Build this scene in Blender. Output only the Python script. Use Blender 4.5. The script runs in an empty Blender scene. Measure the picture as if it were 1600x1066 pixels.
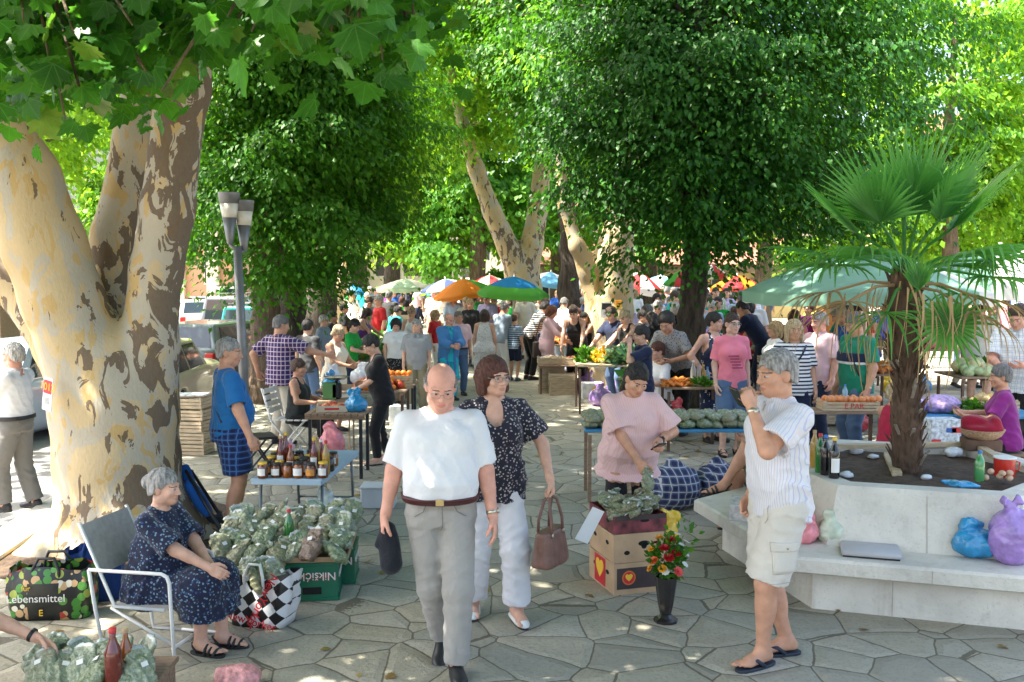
import bpy, bmesh, math, random
import numpy as np
from mathutils import Vector, Matrix, Euler

# camera, world, sun, exposure
SC = bpy.context.scene
COL = SC.collection
CAMH, FPX, HORIZ = 2.25, 1500.0, 430.0
PITCH = math.atan((533 - HORIZ) / FPX)
cam_d = bpy.data.cameras.new('camera')
cam = bpy.data.objects.new('camera', cam_d); COL.objects.link(cam)
cam.location = (0, 0, CAMH); cam.rotation_euler = (math.pi / 2 - PITCH, 0, 0)
cam_d.sensor_width = 36.0; cam_d.lens = 36.0 * FPX / 1600.0
cam_d.clip_start = .05; cam_d.clip_end = 3000
SC.camera = cam

SUN_EL, SUN_AZ = 60.0, 262.0
W = bpy.data.worlds.new('World'); SC.world = W; W.use_nodes = True
nt = W.node_tree
sky = nt.nodes.new('ShaderNodeTexSky'); sky.sky_type = 'NISHITA'; sky.sun_disc = False
sky.sun_elevation = math.radians(SUN_EL); sky.sun_rotation = math.radians(SUN_AZ)
sky.air_density = 1.0; sky.dust_density = 4.5; sky.ozone_density = .5
bg = nt.nodes['Background']; bg.inputs['Strength'].default_value = .15
nt.links.new(sky.outputs[0], bg.inputs['Color'])
sd = bpy.data.lights.new('sun', 'SUN'); sd.energy = 5.0; sd.angle = math.radians(.5); sd.color = (1, .93, .80)
sun = bpy.data.objects.new('sun', sd); COL.objects.link(sun)
az, el = math.radians(SUN_AZ), math.radians(SUN_EL)
SUNV = Vector((math.sin(az) * math.cos(el), math.cos(az) * math.cos(el), math.sin(el)))
sun.rotation_euler = SUNV.to_track_quat('Z', 'Y').to_euler()
sun.location = SUNV * 60
SC.view_settings.view_transform = 'Standard'; SC.view_settings.look = 'None'
SC.view_settings.gamma = 1; SC.view_settings.exposure = 2.22
SC.view_settings.use_curve_mapping = False
SC.render.engine = 'CYCLES'
cy = SC.cycles
cy.use_denoising = True; cy.max_bounces = 7; cy.diffuse_bounces = 4; cy.glossy_bounces = 2
cy.transmission_bounces = 4; cy.transparent_max_bounces = 8; cy.caustics_reflective = False; cy.caustics_refractive = False
cy.sample_clamp_indirect = 6

R = math.radians
rng = np.random.default_rng(7)
random.seed(7)
_cp, _sp = math.cos(PITCH), math.sin(PITCH)

def ray(px, py):
    u = (px - 800) / FPX; v = (533 - py) / FPX
    return Vector((u, _cp + v * _sp, -_sp + v * _cp))

def G(px, py, z=0.0):
    """point of the photo pixel at height z"""
    r = ray(px, py); t = (z - CAMH) / r.z
    return Vector((r.x * t, r.y * t, z))

def D(px, py, y):
    """point of the photo pixel at depth y"""
    r = ray(px, py); t = y / r.y
    return Vector((r.x * t, y, CAMH + r.z * t))

# object helpers
def link(o, parent=None):
    COL.objects.link(o)
    if parent is not None: o.parent = parent
    return o

def props(o, label=None, cat=None, group=None, kind=None):
    if label: o['label'] = label
    if cat: o['category'] = cat
    if group: o['group'] = group
    if kind: o['kind'] = kind
    return o

def thing(name, label, cat, loc=(0, 0, 0), rz=0.0, group=None):
    o = bpy.data.objects.new(name, None); o.empty_display_size = .1
    link(o); o.location = loc; o.rotation_euler = (0, 0, R(rz))
    return props(o, label, cat, group)

def kids(o): return [c for c in COL.objects if c.parent == o]

def dup(o, loc=None, rz=None, label=None, group=None, scale=None, rot=None, children=None):
    """a thing with copies of its parts and sub-parts"""
    c = o.copy(); COL.objects.link(c)
    if loc is not None: c.location = loc
    if rot is not None: c.rotation_euler = rot
    elif rz is not None: c.rotation_euler = (0, 0, R(rz))
    if scale is not None: c.scale = scale if hasattr(scale, '__len__') else (scale,) * 3
    if label: c['label'] = label
    if group: c['group'] = group
    for ch in list(o.children):
        k = ch.copy(); COL.objects.link(k); k.parent = c
        for g in list(ch.children):
            q = g.copy(); COL.objects.link(q); q.parent = k
    return c

def mesh_np(name, V, F, mats, parent=None, smooth=True, mi=None):
    """V (n,3) array, F: (m,4) or (m,3) array or list of lists"""
    me = bpy.data.meshes.new(name)
    V = np.asarray(V, np.float32)
    if isinstance(F, np.ndarray):
        m, c = F.shape
        me.vertices.add(len(V)); me.vertices.foreach_set('co', V.ravel())
        me.loops.add(m * c); me.loops.foreach_set('vertex_index', F.astype(np.int32).ravel())
        me.polygons.add(m)
        me.polygons.foreach_set('loop_start', np.arange(0, m * c, c, dtype=np.int32))
        me.polygons.foreach_set('loop_total', np.full(m, c, np.int32))
    else:
        me.from_pydata(V.tolist(), [], F)
    me.update(calc_edges=True)
    if smooth: me.polygons.foreach_set('use_smooth', np.ones(len(me.polygons), bool))
    for m_ in (mats if isinstance(mats, (list, tuple)) else [mats]): me.materials.append(m_)
    if mi is not None: me.polygons.foreach_set('material_index', np.asarray(mi, np.int32))
    me.validate()
    return link(bpy.data.objects.new(name, me), parent)

def rotm(rx=0, ry=0, rz=0): return Euler((R(rx), R(ry), R(rz))).to_matrix()

class MB:
    """collects simple shapes into one mesh"""
    def __init__(s): s.v = []; s.f = []; s.m = []; s.mi = 0
    def add(s, V, F, M=None):
        b = len(s.v)
        for p in V:
            p = Vector(p); s.v.append(M @ p if M is not None else p)
        for f in F: s.f.append([i + b for i in f]); s.m.append(s.mi)
        return s
    def box(s, c, d, rot=None, bev=0.0):
        c = Vector(c); x, y, z = d[0] / 2, d[1] / 2, d[2] / 2
        bev = min(bev, x * .6, y * .6, z * .6)
        if bev > 0:
            bm = bmesh.new(); bmesh.ops.create_cube(bm, size=1)
            for v in bm.verts: v.co = Vector((v.co.x * d[0], v.co.y * d[1], v.co.z * d[2]))
            bmesh.ops.bevel(bm, geom=bm.edges[:], offset=bev, segments=1, affect='EDGES')
            bm.verts.index_update()
            V = [v.co.copy() for v in bm.verts]; F = [[v.index for v in f.verts] for f in bm.faces]; bm.free()
        else:
            V = [Vector((a, b, e)) for a in (-x, x) for b in (-y, y) for e in (-z, z)]
            F = [(0, 1, 3, 2), (4, 6, 7, 5), (0, 4, 5, 1), (2, 3, 7, 6), (0, 2, 6, 4), (1, 5, 7, 3)]
        if rot is not None: V = [rot @ p for p in V]
        return s.add([p + c for p in V], F)
    def bar(s, a, b, w, h=None, up=(0, 0, 1)):
        """rectangular bar from a to b"""
        a, b = Vector(a), Vector(b); h = h or w
        d = (b - a); L = d.length; d.normalize(); up = Vector(up)
        if abs(d.dot(up)) > .98: up = Vector((1, 0, 0))
        x = d.cross(up).normalized(); z = x.cross(d)
        M = Matrix((x, d, z)).transposed()
        return s.box((a + b) / 2, (w, L, h), M)
    def tube(s, pts, r, n=8, cap=True):
        pts = [Vector(p) for p in pts]; rs = r if hasattr(r, '__len__') else [r] * len(pts)
        V = []; F = []; px = None
        for i, p in enumerate(pts):
            t = (pts[min(i + 1, len(pts) - 1)] - pts[max(i - 1, 0)]).normalized()
            if px is None:
                px = t.cross(Vector((0, 0, 1)) if abs(t.z) < .9 else Vector((1, 0, 0))).normalized()
            else: px = (px - t * px.dot(t)).normalized()
            py = t.cross(px)
            for k in range(n):
                a = 2 * math.pi * k / n
                V.append(p + (px * math.cos(a) + py * math.sin(a)) * rs[i])
        for i in range(len(pts) - 1):
            for k in range(n):
                F.append((i * n + k, i * n + (k + 1) % n, (i + 1) * n + (k + 1) % n, (i + 1) * n + k))
        if cap:
            F.append(tuple(reversed(range(n)))); F.append(tuple(range((len(pts) - 1) * n, len(pts) * n)))
        return s.add(V, F)
    def lathe(s, prof, c=(0, 0, 0), n=20, M=None):
        c = Vector(c); V = []; F = []
        for r, z in prof:
            for k in range(n):
                a = 2 * math.pi * k / n; V.append(Vector((r * math.cos(a), r * math.sin(a), z)))
        for i in range(len(prof) - 1):
            for k in range(n): F.append((i * n + k, i * n + (k + 1) % n, (i + 1) * n + (k + 1) % n, (i + 1) * n + k))
        F.append(tuple(reversed(range(n)))); F.append(tuple(range((len(prof) - 1) * n, len(prof) * n)))
        if M is not None: V = [M @ v for v in V]
        return s.add([v + c for v in V], F)
    def prism(s, poly, z0, z1, M=None):
        n = len(poly); V = [Vector((p[0], p[1], z0)) for p in poly] + [Vector((p[0], p[1], z1)) for p in poly]
        F = [tuple(reversed(range(n))), tuple(range(n, 2 * n))] + [(k, (k + 1) % n, n + (k + 1) % n, n + k) for k in range(n)]
        return s.add(V, F, M)
    def ball(s, c, r, nu=10, nv=7, M=None):
        c = Vector(c); rr = r if hasattr(r, '__len__') else (r, r, r)
        prof = []; V = [Vector((0, 0, -1))]; F = []
        for i in range(1, nv):
            t = -math.pi / 2 + math.pi * i / nv
            for k in range(nu):
                a = 2 * math.pi * k / nu; V.append(Vector((math.cos(t) * math.cos(a), math.cos(t) * math.sin(a), math.sin(t))))
        V.append(Vector((0, 0, 1)))
        for k in range(nu):
            F.append((0, 1 + (k + 1) % nu, 1 + k))
            F.append((len(V) - 1, 1 + (nv - 2) * nu + k, 1 + (nv - 2) * nu + (k + 1) % nu))
        for i in range(nv - 2):
            for k in range(nu):
                F.append((1 + i * nu + k, 1 + i * nu + (k + 1) % nu, 1 + (i + 1) * nu + (k + 1) % nu, 1 + (i + 1) * nu + k))
        V = [Vector((v.x * rr[0], v.y * rr[1], v.z * rr[2])) for v in V]
        if M is not None: V = [M @ v for v in V]
        return s.add([v + c for v in V], F)
    def build(s, name, mats, parent=None, smooth=False, auto=None):
        o = mesh_np(name, [tuple(p) for p in s.v], [list(f) for f in s.f], mats, parent, smooth, s.m)
        if auto is not None:
            o.data.polygons.foreach_set('use_smooth', np.ones(len(o.data.polygons), bool))
            o.data.set_sharp_from_angle(angle=R(auto))
        return o

# material helpers
MATS = {}
def N(nt, t, **kw):
    n = nt.nodes.new(t)
    for k, v in kw.items(): setattr(n, k, v)
    return n
def rgba(c): return (c[0], c[1], c[2], 1)

def newmat(name):
    m = bpy.data.materials.new(name); m.use_nodes = True
    return m, m.node_tree, m.node_tree.nodes['Principled BSDF']

def mat(name, c, rough=.7, var=.25, vs=6.0, bump=0.0, bs=40.0, metal=0.0, coat=0.0, spec=.5, alpha=1.0, sss=0.0, trans=0.0, stretch=None):
    """plain surface whose colour wanders a little, with a fine bump"""
    if name in MATS: return MATS[name]
    m, nt, p = newmat(name); L = nt.links.new
    tc = N(nt, 'ShaderNodeTexCoord')
    src = tc.outputs['Object']
    if stretch:
        mp = N(nt, 'ShaderNodeMapping'); mp.inputs['Scale'].default_value = stretch; L(src, mp.inputs['Vector']); src = mp.outputs[0]
    if var > 0:
        n1 = N(nt, 'ShaderNodeTexNoise'); n1.inputs['Scale'].default_value = vs; n1.inputs['Detail'].default_value = 5
        L(src, n1.inputs['Vector'])
        r = N(nt, 'ShaderNodeValToRGB'); e = r.color_ramp.elements
        e[0].position = .3; e[1].position = .72
        e[0].color = rgba([x * (1 - var) for x in c]); e[1].color = rgba([min(1, x * (1 + var * .6)) for x in c])
        L(n1.outputs['Fac'], r.inputs['Fac']); L(r.outputs[0], p.inputs['Base Color'])
    else: p.inputs['Base Color'].default_value = rgba(c)
    p.inputs['Roughness'].default_value = rough; p.inputs['Metallic'].default_value = metal
    p.inputs['Specular IOR Level'].default_value = spec
    p.inputs['Coat Weight'].default_value = coat; p.inputs['Alpha'].default_value = alpha
    p.inputs['Transmission Weight'].default_value = trans
    if sss:
        p.inputs['Subsurface Weight'].default_value = sss; p.inputs['Subsurface Radius'].default_value = (.012, .005, .003); p.inputs['Subsurface Scale'].default_value = 1
    if bump:
        n2 = N(nt, 'ShaderNodeTexNoise'); n2.inputs['Scale'].default_value = bs; n2.inputs['Detail'].default_value = 4; L(src, n2.inputs['Vector'])
        b = N(nt, 'ShaderNodeBump'); b.inputs['Strength'].default_value = bump; b.inputs['Distance'].default_value = .02
        L(n2.outputs['Fac'], b.inputs['Height']); L(b.outputs[0], p.inputs['Normal'])
    MATS[name] = m
    return m

def mathn(nt, op, a, b=None):
    n = N(nt, 'ShaderNodeMath', operation=op)
    for i, x in enumerate((a, b)):
        if x is None: continue
        if isinstance(x, (int, float)): n.inputs[i].default_value = x
        else: nt.links.new(x, n.inputs[i])
    return n.outputs[0]
def mixc(nt, f, a, b, blend='MIX'):
    n = N(nt, 'ShaderNodeMix', data_type='RGBA', blend_type=blend)
    for s_, x in ((n.inputs[0], f), (n.inputs[6], a), (n.inputs[7], b)):
        if isinstance(x, (int, float)): s_.default_value = x
        elif isinstance(x, (tuple, list)): s_.default_value = rgba(x)
        else: nt.links.new(x, s_)
    return n.outputs[2]

def cloth(name, c, pattern=None, c2=(1, 1, 1), s=1.0, rough=.85, c3=None, wr=.25):
    """woven cloth; pattern: hstripe, vstripe, plaid, floral, check, marks"""
    if name in MATS: return MATS[name]
    m, nt, p = newmat(name); L = nt.links.new
    tc = N(nt, 'ShaderNodeTexCoord'); ob = tc.outputs['Object']
    sep = N(nt, 'ShaderNodeSeparateXYZ'); L(ob, sep.inputs[0])
    x, y, z = sep.outputs
    def stripe(axis, period, duty, off=0.0):
        t = mathn(nt, 'FRACT', mathn(nt, 'ADD', mathn(nt, 'DIVIDE', axis, period), off))
        return mathn(nt, 'LESS_THAN', t, duty)
    col = None
    n1 = N(nt, 'ShaderNodeTexNoise'); n1.inputs['Scale'].default_value = 5; n1.inputs['Detail'].default_value = 3; L(ob, n1.inputs['Vector'])
    base = mixc(nt, n1.outputs['Fac'], [q * .86 for q in c], [min(1, q * 1.1) for q in c])
    xy = mathn(nt, 'ADD', x, mathn(nt, 'MULTIPLY', y, .55))
    if pattern == 'hstripe': col = mixc(nt, stripe(z, .045 * s, .42), base, c2)
    elif pattern == 'vstripe':
        col = mixc(nt, stripe(xy, .021 * s, .22), base, c2)
        if c3: col = mixc(nt, stripe(xy, .042 * s, .1, .3), col, c3)
    elif pattern == 'plaid':
        a = mathn(nt, 'MULTIPLY', stripe(z, .06 * s, .5), .5); b = mathn(nt, 'MULTIPLY', stripe(xy, .06 * s, .5), .5)
        col = mixc(nt, mathn(nt, 'ADD', a, b), base, c3 or c2)
        col = mixc(nt, mathn(nt, 'MULTIPLY', mathn(nt, 'MAXIMUM', stripe(z, .06 * s, .13, .3), stripe(xy, .06 * s, .13, .3)), .85), col, c2)
    elif pattern in ('floral', 'spots'):
        v = N(nt, 'ShaderNodeTexVoronoi'); v.inputs['Scale'].default_value = 42 / s; L(ob, v.inputs['Vector'])
        n3 = N(nt, 'ShaderNodeTexNoise'); n3.inputs['Scale'].default_value = 70 / s; L(ob, n3.inputs['Vector'])
        d = mathn(nt, 'ADD', v.outputs['Distance'], mathn(nt, 'MULTIPLY', n3.outputs['Fac'], .5))
        f = mathn(nt, 'LESS_THAN', d, .56)
        col = mixc(nt, mathn(nt, 'MULTIPLY', f, .85), base, c2)
        if c3:
            v2 = N(nt, 'ShaderNodeTexVoronoi'); v2.inputs['Scale'].default_value = 26 / s; L(ob, v2.inputs['Vector'])
            col = mixc(nt, mathn(nt, 'LESS_THAN', v2.outputs['Distance'], .22), col, c3)
    elif pattern == 'check':
        col = mixc(nt, mathn(nt, 'ABSOLUTE', mathn(nt, 'SUBTRACT', stripe(z, .11 * s, .5), stripe(xy, .11 * s, .5))), base, c2)
    elif pattern == 'marks':
        br = N(nt, 'ShaderNodeTexVoronoi', distance='CHEBYCHEV'); br.inputs['Scale'].default_value = 17 / s
        mp = N(nt, 'ShaderNodeMapping'); mp.inputs['Scale'].default_value = (1, 1, .5); L(ob, mp.inputs['Vector']); L(mp.outputs[0], br.inputs['Vector'])
        f = mathn(nt, 'MULTIPLY', mathn(nt, 'LESS_THAN', br.outputs['Distance'], .2), stripe(z, .022, .6))
        col = mixc(nt, f, base, c2)
    else: col = base
    L(col, p.inputs['Base Color'])
    p.inputs['Roughness'].default_value = rough; p.inputs['Specular IOR Level'].default_value = .25
    p.inputs['Sheen Weight'].default_value = .15
    n2 = N(nt, 'ShaderNodeTexNoise'); n2.inputs['Scale'].default_value = 9; n2.inputs['Detail'].default_value = 3; n2.inputs['Distortion'].default_value = .8
    L(ob, n2.inputs['Vector'])
    n4 = N(nt, 'ShaderNodeTexNoise'); n4.inputs['Scale'].default_value = 260; L(ob, n4.inputs['Vector'])
    h = mathn(nt, 'ADD', n2.outputs['Fac'], mathn(nt, 'MULTIPLY', n4.outputs['Fac'], .06))
    b = N(nt, 'ShaderNodeBump'); b.inputs['Strength'].default_value = wr; b.inputs['Distance'].default_value = .03
    L(h, b.inputs['Height']); L(b.outputs[0], p.inputs['Normal'])
    MATS[name] = m
    return m
# signed-distance sculpting: every body, garment and trunk is one continuous surface
def axis(lo, hi, h, fine=(), hf=None):
    out = [lo]; p = lo
    while p < hi:
        st = h
        for a, b in fine:
            if a - h < p < b: st = hf
        p += st; out.append(p)
    return np.array(out, np.float32)

class Sdf:
    BIG = .25
    def __init__(s, lo, hi, h, fine=(), hf=None):
        """fine: list of (lo, hi) boxes that get the step hf"""
        s.h = h
        s.ax = [axis(lo[i], hi[i], h, [(f[0][i], f[1][i]) for f in fine], hf) for i in range(3)]
        s.F = np.full([len(a) for a in s.ax], s.BIG, np.float32)
    def win(s, lo, hi):
        sl = []
        for i in range(3):
            a = max(0, int(np.searchsorted(s.ax[i], lo[i])) - 1); b = int(np.searchsorted(s.ax[i], hi[i])) + 1
            b = min(b, len(s.ax[i]))
            if b - a < 1: return None
            sl.append(slice(a, b))
        return tuple(sl), s.ax[0][sl[0]][:, None, None], s.ax[1][sl[1]][None, :, None], s.ax[2][sl[2]][None, None, :]
    def put(s, w, d, k, mode='add'):
        f = s.F[w]
        if mode == 'add':
            if k > 0:
                h = np.clip(.5 + .5 * (f - d) / k, 0, 1); s.F[w] = f * (1 - h) + d * h - k * h * (1 - h)
            else: s.F[w] = np.minimum(f, d)
        else:
            if k > 0:
                h = np.clip(.5 - .5 * (f + d) / k, 0, 1); s.F[w] = f * (1 - h) - d * h + k * h * (1 - h)
            else: s.F[w] = np.maximum(f, -d)
    def cone(s, a, b, ra, rb, k=.02, mode='add', cap=False, hollow=None):
        a, b = np.array(a, float), np.array(b, float); m = max(ra, rb) + k + .03
        w = s.win(np.minimum(a, b) - m, np.maximum(a, b) + m)
        if w is None: return
        sl, X, Y, Z = w; ba = b - a; L2 = max(1e-9, float(ba @ ba))
        x, y, z = X - a[0], Y - a[1], Z - a[2]
        tt = (x * ba[0] + y * ba[1] + z * ba[2]) / L2; t = np.clip(tt, 0, 1)
        q = np.sqrt((x - t * ba[0]) ** 2 + (y - t * ba[1]) ** 2 + (z - t * ba[2]) ** 2); d = q - (ra + (rb - ra) * t)
        if cap: d = np.maximum(d, (tt - 1) * L2 ** .5)
        if hollow:
            d = np.maximum(d, -np.maximum(q - hollow[0], (1 - tt) * L2 ** .5 - hollow[1]))
        s.put(sl, d, k, mode)
    def ell(s, c, r, rot=None, k=.02, mode='add'):
        c = np.array(c, float); r = np.array(r, float); m = r.max() + k + .03
        w = s.win(c - m, c + m)
        if w is None: return
        sl, X, Y, Z = w; x, y, z = X - c[0], Y - c[1], Z - c[2]
        if rot is not None:
            Rm = np.array(rot, float)
            x, y, z = (x * Rm[0, i] + y * Rm[1, i] + z * Rm[2, i] for i in range(3))
        k0 = np.sqrt((x / r[0]) ** 2 + (y / r[1]) ** 2 + (z / r[2]) ** 2)
        k1 = np.sqrt((x / r[0] ** 2) ** 2 + (y / r[1] ** 2) ** 2 + (z / r[2] ** 2) ** 2)
        s.put(sl, k0 * (k0 - 1) / np.maximum(k1, 1e-6), k, mode)
    def loft(s, o, M, secs, k=.02, mode='add', pw=2.3):
        """secs rows z, cx, cy, rx, ry in the frame (o, M); squarish ellipses"""
        S = np.array(secs, float); o = np.array(o, float); M = np.array(M, float)
        rm = max(S[:, 3].max() + abs(S[:, 1]).max(), S[:, 4].max() + abs(S[:, 2]).max())
        p0 = o + M[:, 2] * S[0, 0]; p1 = o + M[:, 2] * S[-1, 0]; m = rm + k + .04
        w = s.win(np.minimum(p0, p1) - m, np.maximum(p0, p1) + m)
        if w is None: return
        sl, X, Y, Z = w; x, y, z = X - o[0], Y - o[1], Z - o[2]
        lx, ly, lz = (x * M[0, i] + y * M[1, i] + z * M[2, i] for i in range(3))
        zz = np.clip(lz, S[0, 0], S[-1, 0])
        cx, cy_, rx, ry = (np.interp(zz, S[:, 0], S[:, i]).astype(np.float32) for i in range(1, 5))
        q = (np.abs((lx - cx) / rx) ** pw + np.abs((ly - cy_) / ry) ** pw) ** (1 / pw)
        d = (q - 1) * np.minimum(rx, ry)
        cap = np.maximum(lz - S[-1, 0], S[0, 0] - lz)
        d = np.where(cap > 0, np.sqrt(np.maximum(d, 0) ** 2 + cap ** 2), np.maximum(d, cap))
        s.put(sl, d, k, mode)
    def cut(s, p, n, k=.004):
        """keep the side that n points away from"""
        p = np.array(p, float); n = np.array(n, float); n = n / np.linalg.norm(n)
        d = (s.ax[0][:, None, None] - p[0]) * n[0] + (s.ax[1][None, :, None] - p[1]) * n[1] + (s.ax[2][None, None, :] - p[2]) * n[2]
        s.F = np.maximum(s.F, d.astype(np.float32))
    def wrinkle(s, amp, freq, seed, n=5, stretch=(1, 1, .6)):
        r = np.random.default_rng(seed); near = np.abs(s.F) < .06
        i = np.nonzero(near); x, y, z = s.ax[0][i[0]], s.ax[1][i[1]], s.ax[2][i[2]]; t = np.zeros(len(x), np.float32)
        for q in range(n):
            d = r.normal(size=3) * np.array(stretch); d = d / np.linalg.norm(d) * freq * r.uniform(.5, 1.8)
            ph = r.uniform(0, 6.3); wob = .8 * np.sin(x * d[1] * .5 + z * d[0] * .7 + ph)
            t += np.sin(x * d[0] + y * d[1] + z * d[2] + ph + wob) / n ** .5
        s.F[i] += amp * t
    def fold(s, amp, freq, seed, dirs, warp=1.6, zr=None):
        """cloth folds: sharp-crested waves along the given directions, in patches; zr = heights where they live"""
        r = np.random.default_rng(seed); near = np.abs(s.F) < .05
        i = np.nonzero(near); x, y, z = s.ax[0][i[0]], s.ax[1][i[1]], s.ax[2][i[2]]; t = np.zeros(len(x), np.float32)
        for d in dirs:
            d = np.array(d, float) + r.normal(size=3) * .12; d /= np.linalg.norm(d); e = r.normal(size=3); e /= np.linalg.norm(e); f2 = r.normal(size=3)
            ph = freq * r.uniform(.8, 1.25) * (x * d[0] + y * d[1] + z * d[2]) + warp * np.sin(9 * (x * e[0] + y * e[1] + z * e[2]) + r.uniform(0, 6)) + .7 * np.sin(21 * (x * e[1] + y * e[2] + z * e[0]))
            m = np.clip(.35 + np.sin(7 * (x * f2[0] + y * f2[1] + z * f2[2]) + r.uniform(0, 6)), 0, 1)
            t += m * ((1 - np.abs(np.sin(ph * .5))) ** 1.4 - .3)
        if zr is not None: t *= np.clip(np.interp(z, zr[0], zr[1]), 0, 1)
        s.F[i] -= amp * t
    def mesh(s):
        F = s.F; I = F < 0
        nx, ny, nz = F.shape
        cnt = np.zeros((nx - 1, ny - 1, nz - 1), np.uint8)
        offs = [(a, b, c) for a in (0, 1) for b in (0, 1) for c in (0, 1)]
        for a, b, c in offs: cnt += I[a:nx - 1 + a, b:ny - 1 + b, c:nz - 1 + c]
        act = np.argwhere((cnt > 0) & (cnt < 8))
        if len(act) == 0: return np.zeros((0, 3)), np.zeros((0, 4), int)
        V8 = np.stack([F[act[:, 0] + a, act[:, 1] + b, act[:, 2] + c] for a, b, c in offs], 1)
        acc = np.zeros((len(act), 3)); num = np.zeros(len(act)); O = np.array(offs, float)
        for i in range(8):
            for j in range(i + 1, 8):
                if abs(O[i] - O[j]).sum() != 1: continue
                vi, vj = V8[:, i], V8[:, j]; mk = (vi < 0) != (vj < 0)
                t = np.where(mk, vi / np.where(vi == vj, 1, vi - vj), 0)
                acc += np.where(mk[:, None], O[i] + t[:, None] * (O[j] - O[i]), 0); num += mk
        p = acc / num[:, None]
        P = np.empty_like(p)
        for a in range(3):
            i = act[:, a]; lo = s.ax[a][i]; P[:, a] = lo + p[:, a] * (s.ax[a][i + 1] - lo)
        idx = np.full(cnt.shape, -1, np.int32); idx[act[:, 0], act[:, 1], act[:, 2]] = np.arange(len(act))
        Q = []
        for a in range(3):
            b, c = (a + 1) % 3, (a + 2) % 3
            sl0 = [slice(None)] * 3; sl1 = [slice(None)] * 3; sl0[a] = slice(0, F.shape[a] - 1); sl1[a] = slice(1, F.shape[a])
            A0 = I[tuple(sl0)]; A1 = I[tuple(sl1)]
            for up in (True, False):
                e = np.argwhere((A0 & ~A1) if up else (~A0 & A1))
                e = e[(e[:, b] > 0) & (e[:, c] > 0) & (e[:, b] < F.shape[b] - 1) & (e[:, c] < F.shape[c] - 1)]
                if len(e) == 0: continue
                qs = []
                for db, dc in ((-1, -1), (0, -1), (0, 0), (-1, 0)):
                    g = e.copy(); g[:, b] += db; g[:, c] += dc; qs.append(idx[g[:, 0], g[:, 1], g[:, 2]])
                q = np.stack(qs, 1)
                Q.append(q if up else q[:, ::-1])
        return P, np.concatenate(Q)
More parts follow.
